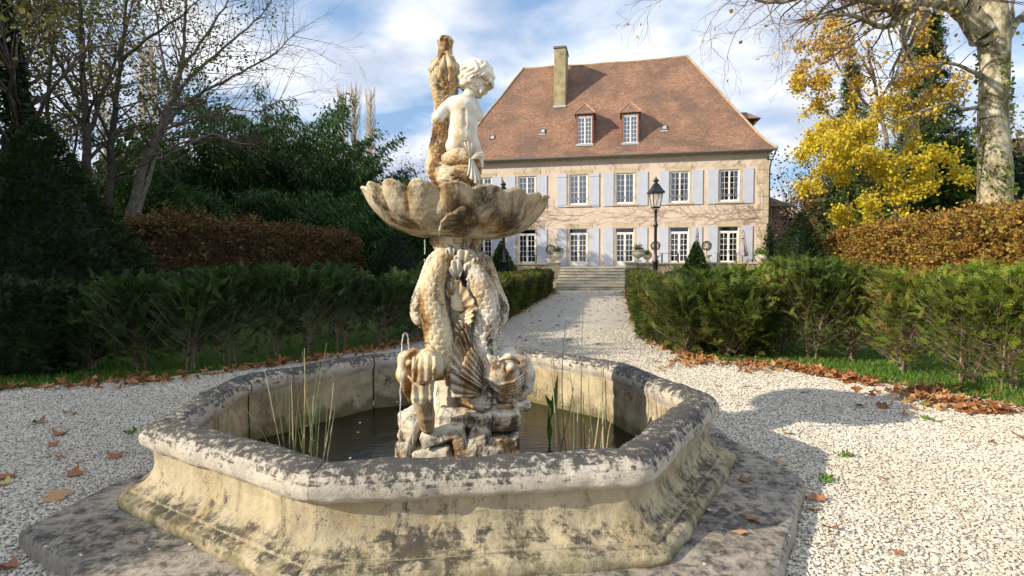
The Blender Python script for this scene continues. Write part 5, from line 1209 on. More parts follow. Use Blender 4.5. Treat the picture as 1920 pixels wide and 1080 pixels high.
# ================================================================== sculpting tools: distance fields -> surface nets
class Field:
    def __init__(s, lo, hi, h):
        s.lo = np.array(lo, dtype=float); s.h = h; s.n = np.ceil((np.array(hi) - s.lo) / h).astype(int) + 1
        s.F = np.full(s.n, .3); s.ax = [s.lo[i] + h * np.arange(s.n[i]) for i in range(3)]
    def sub(s, a, b):
        i0 = np.clip(np.floor((np.array(a) - s.lo) / s.h).astype(int), 0, s.n); i1 = np.clip(np.ceil((np.array(b) - s.lo) / s.h).astype(int) + 1, 0, s.n)
        sl = tuple(slice(i0[k], i1[k]) for k in range(3)); X, Y, Z = np.meshgrid(s.ax[0][sl[0]], s.ax[1][sl[1]], s.ax[2][sl[2]], indexing='ij')
        return sl, X, Y, Z
    def comb(s, sl, d, k, op='add'):
        A = s.F[sl]
        if A.size == 0: return
        if op == 'add':
            if k > 0: h = np.clip(.5 + .5 * (A - d) / k, 0, 1); s.F[sl] = A * (1 - h) + d * h - k * h * (1 - h)
            else: s.F[sl] = np.minimum(A, d)
        else:
            if k > 0: h = np.clip(.5 - .5 * (A + d) / k, 0, 1); s.F[sl] = A * (1 - h) - d * h + k * h * (1 - h)
            else: s.F[sl] = np.maximum(A, -d)
    def cap(s, a, b, ra, rb=None, k=.015, op='add'):
        a = np.array(a, float); b = np.array(b, float); rb = ra if rb is None else rb; m = max(ra, rb) + k * 1.5 + .03
        sl, X, Y, Z = s.sub(np.minimum(a, b) - m, np.maximum(a, b) + m); d = b - a; L2 = max(1e-9, d @ d)
        t = np.clip(((X - a[0]) * d[0] + (Y - a[1]) * d[1] + (Z - a[2]) * d[2]) / L2, 0, 1)
        D = np.sqrt((X - a[0] - t * d[0]) ** 2 + (Y - a[1] - t * d[1]) ** 2 + (Z - a[2] - t * d[2]) ** 2) - (ra + (rb - ra) * t)
        s.comb(sl, D, k, op)
    def chain(s, pts, rs, k=.015, op='add'):
        for i in range(len(pts) - 1): s.cap(pts[i], pts[i + 1], rs[i], rs[i + 1], k, op)
    def ell(s, c, r, rot=None, k=.015, op='add'):
        c = np.array(c, float); r = np.array(r, float) * np.ones(3); m = r.max() + k * 1.5 + .03; sl, X, Y, Z = s.sub(c - m, c + m)
        P_ = np.stack([X - c[0], Y - c[1], Z - c[2]], -1)
        if rot is not None: P_ = P_ @ np.array(rot)          # columns = local axes
        q = P_ / r; l = np.sqrt((q ** 2).sum(-1)); l2 = np.sqrt(((P_ / r ** 2) ** 2).sum(-1)) + 1e-9
        s.comb(sl, l * (l - 1) / l2, k, op)
    def box(s, c, r, rot=None, rnd=.02, k=.01, op='add'):
        c = np.array(c, float); r = np.array(r, float); m = np.linalg.norm(r) + .05; sl, X, Y, Z = s.sub(c - m, c + m)
        P_ = np.stack([X - c[0], Y - c[1], Z - c[2]], -1)
        if rot is not None: P_ = P_ @ np.array(rot)
        q = np.abs(P_) - (r - rnd); D = np.sqrt((np.maximum(q, 0) ** 2).sum(-1)) + np.minimum(q.max(-1), 0) - rnd
        s.comb(sl, D, k, op)
    def mesh(s):
        F = s.F; n = F.shape; sg = F < 0
        c = np.zeros(tuple(k - 1 for k in n), dtype=int); offs = [(i, j, k) for i in (0, 1) for j in (0, 1) for k in (0, 1)]
        for o in offs: c += sg[o[0]:n[0] - 1 + o[0], o[1]:n[1] - 1 + o[1], o[2]:n[2] - 1 + o[2]]
        act = (c > 0) & (c < 8); idx = np.full(act.shape, -1); ii = np.argwhere(act); idx[act] = np.arange(len(ii))
        acc = np.zeros((len(ii), 3)); cnt = np.zeros(len(ii))
        for ax in range(3):
            for u in (0, 1):
                for v in (0, 1):
                    o = [u, v]; o.insert(ax, 0); o1 = list(o); o1[ax] = 1
                    a = F[ii[:, 0] + o[0], ii[:, 1] + o[1], ii[:, 2] + o[2]]; b = F[ii[:, 0] + o1[0], ii[:, 1] + o1[1], ii[:, 2] + o1[2]]
                    m = (a < 0) != (b < 0); t = np.where(m, a / np.where(m, a - b, 1), 0); p = np.tile(np.array(o, float), (len(ii), 1)); p[:, ax] = t
                    acc += p * m[:, None]; cnt += m
        V = s.lo + (ii + acc / cnt[:, None]) * s.h; Q = []
        for ax in range(3):
            u, v = (ax + 1) % 3, (ax + 2) % 3; sA = [slice(None)] * 3; sB = [slice(None)] * 3; sA[ax] = slice(0, n[ax] - 1); sB[ax] = slice(1, n[ax])
            a = sg[tuple(sA)]; b = sg[tuple(sB)]; e = np.argwhere(a != b); e = e[(e[:, u] > 0) & (e[:, v] > 0) & (e[:, u] < n[u] - 1) & (e[:, v] < n[v] - 1)]
            if len(e) == 0: continue
            f = a[e[:, 0], e[:, 1], e[:, 2]]
            def g(du, dv): q = e.copy(); q[:, u] -= du; q[:, v] -= dv; return idx[q[:, 0], q[:, 1], q[:, 2]]
            q = np.stack([g(1, 1), g(0, 1), g(0, 0), g(1, 0)], 1); q = np.where(f[:, None], q, q[:, ::-1]); Q.append(q)
        return V, np.concatenate(Q)
def fbm(P_, sc, amp, seed=0):
    """cheap smooth wobble from sines"""
    r = np.random.default_rng(seed); o = np.zeros(len(P_))
    for k in range(7):
        w = rand_dirs(1, r)[0] * sc * (1 + k * .55); o += np.sin(P_ @ w + r.uniform(0, 6.28)) / (1 + k * .5)
    return o * amp / 2.2
def vnormals(V, F):
    n = np.zeros_like(V); a = V[F[:, 2]] - V[F[:, 0]]; b = V[F[:, 3]] - V[F[:, 1]]; fn = np.cross(a, b)
    for k in range(4): np.add.at(n, F[:, k], fn)
    return n / (np.linalg.norm(n, axis=1)[:, None] + 1e-12)
def sculpt(name, fld, mat, parent, inv, rough=.0025, seed=0, disp=None):
    V, F = fld.mesh(); nr_ = vnormals(V, F); d = fbm(V, 45, rough, seed) + fbm(V, 150, rough * .6, seed + 1)
    if disp is not None: d = d + disp(V)
    V = V + nr_ * d[:, None]; return np_mesh(name, V + inv, F, mat, parent, smooth=True)
def spline(pts, n):
    pts = [np.array(p, float) for p in pts]; out = []; m = len(pts) - 1
    for i in range(n + 1):
        f = i / n * m; k = min(m - 1, int(f)); t_ = f - k; a, b, c, d = pts[max(k - 1, 0)], pts[k], pts[k + 1], pts[min(k + 2, m)]
        out.append(.5 * (2 * b + (c - a) * t_ + (2 * a - 5 * b + 4 * c - d) * t_ ** 2 + (3 * b - a - 3 * c + d) * t_ ** 3))
    return np.array(out)
def scaly(name, pts, rads, mat, parent, inv, sz=.045, amp=.012, n_around=None, rev=False, step=.006, flat=1.0, fadein=.0):
    """scaly fish body: tube with overlapping scales; pts from tail to head, scales open towards the tail end of the list unless rev"""
    m = len(pts); L = sum(np.linalg.norm(np.array(pts[i + 1]) - np.array(pts[i])) for i in range(m - 1)); n = int(L / step)
    C_ = spline(pts, n); Rr = np.interp(np.linspace(0, m - 1, n + 1), range(m), rads); T = np.gradient(C_, axis=0); T /= np.linalg.norm(T, axis=1)[:, None]
    k = max(36, int(2 * math.pi * max(rads) / step)); ns = max(6, int(round(2 * math.pi * np.mean(rads) / sz))); X = np.zeros_like(T)
    x = np.cross(T[0], (0.3, .9, .1)); 
    for i in range(n + 1): x = x - T[i] * (x @ T[i]); x /= np.linalg.norm(x); X[i] = x
    Yv = np.cross(T, X); s = np.concatenate([[0], np.cumsum(np.linalg.norm(np.diff(C_, axis=0), axis=1))]); th = np.arange(k) / k
    u = s[:, None] / (sz * .62); u = -u if rev else u; best = np.full((n + 1, k), 0.)
    ce = np.ceil(u)
    for dr in (0, 1, 2):           # rows whose tongues may cover this point
        row = ce + dr; off = (row % 2) * .5; v = th[None] * ns + off; dv = (v - np.round(v)) * 2; du = row - u
        rad2 = (dv * .98) ** 2 + ((du - .9) / 1.05) ** 2
        inside = rad2 < 1; hgt = np.where(inside, np.minimum(1, (1 - rad2) * 3.5) * (.30 + .70 * np.clip(du / 1.9, 0, 1)), 0); best = np.maximum(best, hgt)
    rr = Rr[:, None] + amp * best * np.clip(Rr[:, None] / max(rads), .4, 1)
    ang = th * 2 * math.pi; V = C_[:, None] + X[:, None] * (rr * np.cos(ang))[..., None] * flat + Yv[:, None] * (rr * np.sin(ang))[..., None]
    V = V.reshape(-1, 3); V = V + inv; i, j = np.meshgrid(np.arange(n), np.arange(k), indexing='ij'); F = np.stack([i * k + j, i * k + (j + 1) % k, (i + 1) * k + (j + 1) % k, (i + 1) * k + j], -1).reshape(-1, 4)
    V = V + (fbm(V, 60, .002, 3))[:, None] * np.array((1, .5, .3)); a_, b_ = C_[0] + inv - T[0] * rads[0] * .5, C_[-1] + inv + T[-1] * rads[-1] * .5
    nv = len(V); V = np.vstack([V, a_, b_]); jj = np.arange(k); c0 = np.stack([(jj + 1) % k, jj, np.full(k, nv)], 1); c1 = np.stack([n * k + jj, n * k + (jj + 1) % k, np.full(k, nv + 1)], 1)
    o = np_mesh(name, V, [F, np.vstack([c0, c1])], mat, parent, smooth=True)
    gr = np.concatenate([np.clip(1 - best.ravel() * 2.2, 0, 1), [0, 0]]); a_ = o.data.attributes.new('grime', 'FLOAT', 'POINT'); a_.data.foreach_set('value', gr.astype(np.float32)); return o
def fin(name, root, tips, thick, mat, parent, inv, ribs=7, sub=4, notch=.10, bow=.03):
    """ribbed fan: fan of ribs from a root point to an outline of tips"""
    root = np.array(root, float); tp_ = spline(tips, ribs * sub); m = 14; n = len(tp_); c = tp_[n // 2] - root; nrm = np.cross(tp_[-1] - root, tp_[0] - root); nrm /= np.linalg.norm(nrm) + 1e-9
    V = []; 
    for side in (1, -1):
        for i in range(n):
            ph = i / sub; w = abs(math.cos(math.pi * ph)); e = 1 - notch * (1 - w)
            for j in range(m):
                f = .06 + .94 * j / (m - 1); p = root + (tp_[i] - root) * f * e; V.append(p + nrm * (side * thick * (1 - .6 * f) * (.55 + .45 * w) + bow * math.sin(f * 2.6) + (w - .5) * thick * 1.1 * f))
    F = []
    for i in range(n - 1):
        for j in range(m - 1):
            a = i * m + j; F.append((a, a + 1, a + m + 1, a + m)); b = a + n * m; F.append((b, b + m, b + m + 1, b + 1))
    for i in range(n - 1): a = i * m + m - 1; b = a + n * m; F.append((a, b, b + m, a + m)); a = i * m; b = a + n * m; F.append((a, a + m, b + m, b))
    for j in range(m - 1):
        a = j; b = a + n * m; F.append((a, b, b + 1, a + 1)); a = (n - 1) * m + j; b = a + n * m; F.append((a, a + 1, b + 1, b))
    return np_mesh(name, np.array(V) + inv, np.array(F), mat, parent, smooth=True)
# ================================================================== stone of the fountain
def weathered(name, base, dark, ochre, top_lichen=.5, dsc=7., osc=2.5, dlo=.50, dhi=.60, bsc=22, otr=(.5, .66), vert=1., bstr=.7, spots=True, under=.0, zlo=None):
    m, t, b = new_mat(name); v = texco(t); vs_ = texco(t, 'Object', (1, 1, vert))
    c = ramp(t, noise(t, v, 4.0, 8, .65), [(.3, [x * .62 for x in base]), (.5, base), (.7, [min(1, x * 1.22) for x in base])])
    oc = noise(t, vs_, osc, 9, .62, .4)
    if under: oc = math_(t, 'SUBTRACT', oc, math_(t, 'MULTIPLY', normz(t), under))
    c = mixc(t, ramp(t, oc, [(otr[0], 0), (otr[1], .9)]), c, ochre)
    c = mixc(t, ramp(t, math_(t, 'ADD', oc, math_(t, 'MULTIPLY', noise(t, v, 14, 5, .7), .25)), [(otr[1] + .06, 0), (otr[1] + .2, .8)]), c, [x * .45 for x in ochre])
    dn = math_(t, 'ADD', noise(t, vs_, dsc, 12, .74, .3), math_(t, 'MULTIPLY', normz(t), .12 * top_lichen))
    dn = math_(t, 'ADD', dn, math_(t, 'MULTIPLY', math_(t, 'SUBTRACT', noise(t, v, 1.7, 4), .5), .35))
    c = mixc(t, ramp(t, dn, [(dlo, 0), (dhi, .93)]), c, dark)
    if spots:
        sp_ = math_(t, 'ADD', voro(t, v, 60, 'Distance'), math_(t, 'MULTIPLY', noise(t, v, 5, 4), .9))
        c = mixc(t, ramp(t, sp_, [(.50, .85), (.56, 0)]), c, [x * .5 for x in dark])
    ga_ = t.nodes.new('ShaderNodeAttribute'); ga_.attribute_name = 'grime'; c = mixc(t, math_(t, 'MULTIPLY', ga_.outputs['Fac'], .8), c, [x * .35 for x in ochre])
    pl = noise(t, v, 30, 9, .8); c = mixc(t, ramp(t, pl, [(.60, 0), (.68, .5)]), c, [min(1, x * 1.25) for x in base])
    if name == 'basin_limestone':
        stk = math_(t, 'ADD', noise(t, texco(t, 'Object', (1, 1, .10)), 8, 7, .7), math_(t, 'MULTIPLY', math_(t, 'SUBTRACT', noise(t, v, 2.3, 4), .5), .5))
        c = mixc(t, ramp(t, stk, [(.54, 0), (.68, .65)]), c, (.16, .125, .075))
        pz = t.nodes.new('ShaderNodeSeparateXYZ'); t.links.new(v, pz.inputs[0])
        low = math_(t, 'SUBTRACT', noise(t, v, 6, 6, .7), math_(t, 'MULTIPLY', pz.outputs['Z'], 1.6))
        c = mixc(t, ramp(t, low, [(.20, 0), (.38, .75)]), c, (.11, .105, .04))
        c = mixc(t, ramp(t, noise(t, texco(t, 'Object', (1, 1, 1)), 3.1, 6, .7), [(.66, 0), (.76, .7)]), c, (.10, .11, .025))
    t.links.new(c, b.inputs['Base Color']); b.inputs['Roughness'].default_value = .88; b.inputs['Specular IOR Level'].default_value = .25
    h1 = math_(t, 'ADD', noise(t, v, bsc, 11, .72), math_(t, 'MULTIPLY', noise(t, v, bsc * 5, 5, .7), .35)); n1 = bump(t, b, h1, bstr, .014)
    return m
M['basin'] = weathered('basin_limestone', (.46, .39, .26), (.055, .050, .045), (.36, .25, .10), 1.0, 13, 2.2, .56, .68, 18, (.50, .70), bstr=1.0, vert=.6)
M['rim'] = weathered('basin_rim_limestone', (.50, .45, .37), (.050, .047, .045), (.36, .28, .14), 1.5, 20, 2.0, .535, .645, 16, (.62, .8), bstr=1.0)
M['slab'] = weathered('slab_limestone', (.38, .33, .265), (.060, .056, .052), (.27, .20, .13), 1.0, 14, 1.8, .565, .72, 20, (.60, .8), bstr=1.0)
M['statue'] = weathered('statue_stone', (.68, .62, .50), (.050, .036, .025), (.36, .19, .055), -.3, 10, 3.4, .495, .60, 26, (.46, .62), vert=.45, under=.07)
M['statue_ochre'] = weathered('ochre_stained_stone', (.64, .54, .36), (.05, .033, .02), (.34, .17, .045), -.2, 9, 4.5, .52, .63, 26, (.42, .58), vert=.5, under=.06)
M['marble'] = weathered('pale_figure_stone', (.74, .70, .60), (.10, .075, .05), (.44, .28, .11), -.3, 7, 3.2, .62, .72, 24, (.52, .70), vert=.6, bstr=.4, under=.15)
M['bowl'] = weathered('bowl_stone', (.54, .47, .33), (.050, .036, .022), (.30, .165, .055), -.1, 3.8, 4.6, .505, .63, 30, (.42, .60), vert=.22, bstr=.55)
# ================================================================== basin
Z_RIM = .60
corn_px = dict(FL=(597, 870), FR=(1185, 848), R1=(1316, 742), R2=(1149, 679), BL=(692, 662), L2=(445, 702), L1=(300, 783))
cn = {k: gnd(*v, z=Z_RIM) for k, v in corn_px.items()}
ctr = Vector((0, 0, 0))
ctr = (cn['FL'] + cn['FR'] + cn['R1'] + cn['R2'] + cn['BL'] + cn['L2'] + cn['L1']) / 7
BC = Vector((-.50, 4.60, 0))
br_ = cn['BL'] + (cn['R2'] - cn['FR']) * 0 ; 
# the eighth corner, behind the statue: opposite the front-left corner
cn['BR'] = BC * 2 - cn['FL']; cn['BR'].z = Z_RIM
oct_ = [Vector((cn[k].x, cn[k].y, 0)) for k in ('FL', 'FR', 'R1', 'R2', 'BR', 'BL', 'L2', 'L1')]
def inset(poly, d):
    """move every side of the polygon outwards by d (counter-clockwise order)"""
    n = len(poly); out = []
    for i in range(n):
        a, b, c = poly[i - 1], poly[i], poly[(i + 1) % n]; e1 = (b - a).normalized(); e2 = (c - b).normalized(); n1 = Vector((e1.y, -e1.x, 0)); n2 = Vector((e2.y, -e2.x, 0))
        m_ = (n1 + n2); m_ = m_ / m_.dot(n1) if m_.dot(n1) else n1; out.append(b + m_ * d)
    return out
# profile (outward offset from the rim centre line, height): inner wall up, bullnose rim, scotia, base mouldings
prof = [(-.10, -.35), (-.10, .30), (-.105, .44), (-.125, .475), (-.135, .505), (-.13, .545), (-.105, .578), (-.06, .596), (0, .602), (.05, .596), (.09, .575), (.114, .54), (.12, .505), (.112, .468), (.09, .445), (.06, .432), (.052, .42), (.05, .36), (.056, .31), (.072, .265), (.10, .228), (.135, .205), (.158, .198), (.163, .19), (.161, .182), (.19, .178), (.222, .16), (.236, .128), (.232, .095), (.212, .07), (.208, .04)]
base_e = empty('stone_basin', BC, 0, 'large octagonal fountain basin of weathered cream limestone with black lichen on its rounded rim', 'fountain basin')
def prof_resample(pr, st=.012):
    out = []
    for i in range(len(pr) - 1):
        a, b = np.array(pr[i]), np.array(pr[i + 1]); k = max(1, int(np.linalg.norm(b - a) / st)) if i > 0 else 8
        for j in range(k): out.append(a + (b - a) * j / k)
    out.append(np.array(pr[-1])); return out
pf = prof_resample(prof); i_rim = [i for i, p in enumerate(pf) if p[1] > .436 and p[0] > -.14]
def basin_side(i, rows, name, mat, gap=.004, seed=0):
    n = 8; polys = {}
    V = []; m_ = 96
    for (o, z) in rows:
        key = round(o, 5)
        if key not in polys: polys[key] = inset(oct_, o)
        a, b = polys[key][i], polys[key][(i + 1) % 8]; L_ = (b - a).length
        for j in range(m_ + 1):
            f = j / m_; f = (gap / L_) + f * (1 - 2 * gap / L_); p = a.lerp(b, f); V.append((p.x, p.y, z))
    V = np.array(V); k = len(rows); ii, jj = np.meshgrid(np.arange(k - 1), np.arange(m_), indexing='ij'); q = m_ + 1
    F = np.stack([ii * q + jj, (ii + 1) * q + jj, (ii + 1) * q + jj + 1, ii * q + jj + 1], -1).reshape(-1, 4)
    nr_ = vnormals(V, F); e_ = np.minimum(np.tile(np.arange(m_ + 1), k), m_ - np.tile(np.arange(m_ + 1), k)) / m_ * 2
    fall = 1 - np.exp(-e_ * 22); d = fbm(V, 9, .009, 1) + fbm(V, 30, .0045, 2) + fbm(V, 90, .0022, 3) - (1 - fall) * .012
    d += -.012 * np.clip(fbm(V, 17, 1.0, 7) - .62, 0, 1)         # chips
    V = V + nr_ * d[:, None]
    return np_mesh(name, V - np.array(BC), F, mat, base_e, smooth=True)
lo_rows = [p for i, p in enumerate(pf) if i <= i_rim[0]]; rim_rows = pf[i_rim[0] - 1:i_rim[-1] + 2]; out_rows = pf[i_rim[-1]:]
for i in range(8):
    basin_side(i, lo_rows, 'inner_wall', M['basin']); basin_side(i, rim_rows, 'rim_stone', M['rim'], gap=.003); basin_side(i, out_rows, 'outer_wall', M['basin'])
# floor and water
fl = MB(); pin = inset(oct_, -.095); vs = [(p.x - BC.x, p.y - BC.y, -.34) for p in pin]; fl.add(vs, [tuple(range(8))]); fl.build('floor', simple('silty_pool_floor', (.10, .075, .035), .9, nscale=4), base_e, uv=False)
m, t, b = new_mat('pond_water'); M['water'] = m
b.inputs['Base Color'].default_value = (.018, .017, .008, 1); b.inputs['Roughness'].default_value = .03; b.inputs['IOR'].default_value = 1.33; b.inputs['Specular IOR Level'].default_value = .6
trn = t.nodes.new('ShaderNodeBsdfTransparent'); trn.inputs[0].default_value = (.65, .55, .30, 1); ms = t.nodes.new('ShaderNodeMixShader'); ms.inputs[0].default_value = .93
t.links.new(trn.outputs[0], ms.inputs[1]); t.links.new(b.outputs[0], ms.inputs[2]); t.links.new(ms.outputs[0], t.nodes['Material Output'].inputs[0])
v = texco(t); bump(t, b, math_(t, 'ADD', noise(t, texco(t, 'Object', (1, 2.2, 1)), 9, 4), math_(t, 'MULTIPLY', noise(t, v, 26, 3), .3)), .35, .02)
wm = MB(); wm.add([(p.x, p.y, .03) for p in pin], [tuple(range(8))]); o = wm.build('water', M['water'], uv=False); tag(o, kind='structure')
# slab under the basin: irregular outline, rounded broken edge
sl_px = [(30, 985), (110, 1040), (150, 1110), (300, 1240), (1180, 1250), (1400, 1110), (1462, 1075), (1508, 905), (1465, 868), (1375, 828), (1300, 760), (1120, 690), (640, 680), (395, 838), (200, 900)]
slp = [gnd(*q, z=.10) for q in sl_px]; slab_e = None
def slab():
    pts = []
    n = len(slp)
    for i in range(n):
        a, b = slp[i], slp[(i + 1) % n]; k = max(2, int((b - a).length / .06))
        for j in range(k): pts.append(a.lerp(b, j / k))
    c = BC; rng = random.Random(4); rows = [(0, -.06), (.0, .03), (-.004, .065), (-.014, .085), (-.032, .096), (-.06, .10)]; V = []; K = len(pts)
    wob_ = [.018 * mnoise.noise(Vector((p.x * 3, p.y * 3, 1))) + .012 * mnoise.noise(Vector((p.x * 11, p.y * 11, 2))) for p in pts]
    for o, z in rows:
        for p, w_ in zip(pts, wob_):
            d = Vector((p.x - c.x, p.y - c.y, 0)).normalized(); q = p + d * (o + w_ * (1 if z < .09 else .7)); V.append((q.x, q.y, z + .004 * mnoise.noise(q * 8)))
    R_ = len(rows); F = [(i * K + j, i * K + (j + 1) % K, (i + 1) * K + (j + 1) % K, (i + 1) * K + j) for i in range(R_ - 1) for j in range(K)]
    NR = 16          # top surface towards the centre
    for r in range(1, NR):
        f = (r / NR)
        for p, w_ in zip(pts, wob_):
            d = Vector((p.x - c.x, p.y - c.y, 0)); L_ = d.length; d.normalize(); L0 = L_ - .06 + w_ * .7; q = c + d * (L0 + (2.0 - L0) * f); V.append((q.x, q.y, .10 + .008 * mnoise.noise(q * 3) + .005 * mnoise.noise(q * 13) + .002 * mnoise.noise(q * 40)))
    for i in range(NR - 1):
        a0 = (R_ - 1 + i) * K; F += [(a0 + j, a0 + (j + 1) % K, a0 + K + (j + 1) % K, a0 + K + j) for j in range(K)]
    V = np.array(V); e = empty('stone_slab', BC, 0, None, None); 
    o = np_mesh('stone_slab', V, np.array(F), M['slab'], smooth=True); bpy.data.objects.remove(e); o.name = 'stone_slab'
    tag(o, 'broad worn dark grey stone slab with broken edges carrying the octagonal basin', 'stone slab'); return o
slab()
# ================================================================== statue
SC = Vector((-.45, 4.55, 0)); SI = -np.array(SC)
stat = empty('fountain_statue', SC, 0, 'stained carved stone fountain centrepiece with dolphins, scallop bowl and boy hugging a fish', 'fountain statue')
def S(px, py, dy=0): p = at(px, py, SC.y + dy); return (p.x, p.y, p.z)
H_ = .0085
# rock base ---------------------------------------------------------
f = Field((SC.x - .62, SC.y - .62, -.3), (SC.x + .62, SC.y + .62, .62), .0095)
rngb = np.random.default_rng(3)
def rotm(rx, ry, rz): return np.array((Matrix.Rotation(rz, 3, 'Z') @ Matrix.Rotation(ry, 3, 'Y') @ Matrix.Rotation(rx, 3, 'X')))
f.box((SC.x, SC.y, .02), (.34, .34, .36), rotm(0, 0, .3), .06, .01)
def stone(px, py, dy, r, rot=(0, 0, 0), k=.004, rnd=.028): f.box(S(px, py, dy), r, rotm(*rot), rnd, k)
stone(936, 785, -.34, (.145, .11, .075), (.05, .03, .12)); stone(938, 838, -.37, (.135, .11, .105), (0, -.05, .12)); stone(890, 786, -.40, (.085, .07, .06), (.1, .1, -.1)); stone(952, 760, -.24, (.16, .12, .04), (0, -.12, .15))
stone(893, 828, -.44, (.075, .07, .115), (0, .35, .1)); stone(860, 828, -.46, (.05, .06, .14), (.1, -.15, 0)); stone(914, 850, -.43, (.09, .08, .07), (0, .2, .15)); stone(880, 862, -.44, (.14, .08, .05))
stone(822, 812, -.44, (.14, .09, .055), (.1, -.32, 0)); stone(812, 850, -.40, (.15, .10, .07), (0, -.2, -.1)); stone(775, 800, -.34, (.07, .12, .09), (0, .4, -.4)); stone(765, 845, -.34, (.06, .14, .11), (0, .1, -.3)); stone(850, 780, -.36, (.12, .09, .05), (.2, .15, 0))
for a in np.arange(0, 6.28, .42):      # sides and back
    if -2.6 < (a - 6.28 if a > 3.14 else a) < -.5: continue
    for z in (.02, .17, .31): f.box((SC.x + .37 * math.cos(a + z), SC.y + .37 * math.sin(a + z), z + rngb.uniform(-.02, .02)), (.10, .10, .07), rotm(rngb.uniform(-.2, .2), rngb.uniform(-.2, .2), a + rngb.uniform(-.3, .3)), .03, .004)
sculpt('rock_base', f, M['statue'], stat, SI, .004, 5)
# core and carved ornament -------------------------------------------
f = Field((SC.x - .45, SC.y - .5, .3), (SC.x + .45, SC.y + .45, 2.0), .0095)
f.cap((SC.x, SC.y - .03, .4), (SC.x, SC.y - .04, 1.62), .22, .17, .03); f.cap((SC.x, SC.y, 1.5), (SC.x, SC.y, 1.76), .15, .12, .03); f.cap((SC.x + .02, SC.y, .45), (SC.x + .02, SC.y, .85), .26, .16, .05)
zc = S(857, 455)[2]
f.cap((SC.x, SC.y, zc - .10), (SC.x, SC.y, zc), .16, .21, .03)
# shells and scroll ornament
for px, py, dy, r, ro in ((876, 640, -.27, (.05, .035, .09), .3), (858, 625, -.27, (.035, .035, .10), -.2), (895, 615, -.24, (.05, .04, .07), .6), (905, 590, -.22, (.055, .05, .045), 0), (908, 560, -.2, (.05, .05, .035), .2), (870, 665, -.27, (.045, .03, .05), .4)):
    f.ell(S(px, py, dy), r, rotm(0, ro, 0), .012)
for k in range(9):      # drapery folds running down between the fish
    x = 838 + k * 8.5; f.chain([S(x, 500, -.19), S(x + 5 * math.sin(k * 1.7), 580, -.24), S(x - 3, 640, -.25), S(x, 720, -.27)], [.014, .022, .020, .018], .005)
sculpt('column', f, M['statue'], stat, SI, .003, 8)
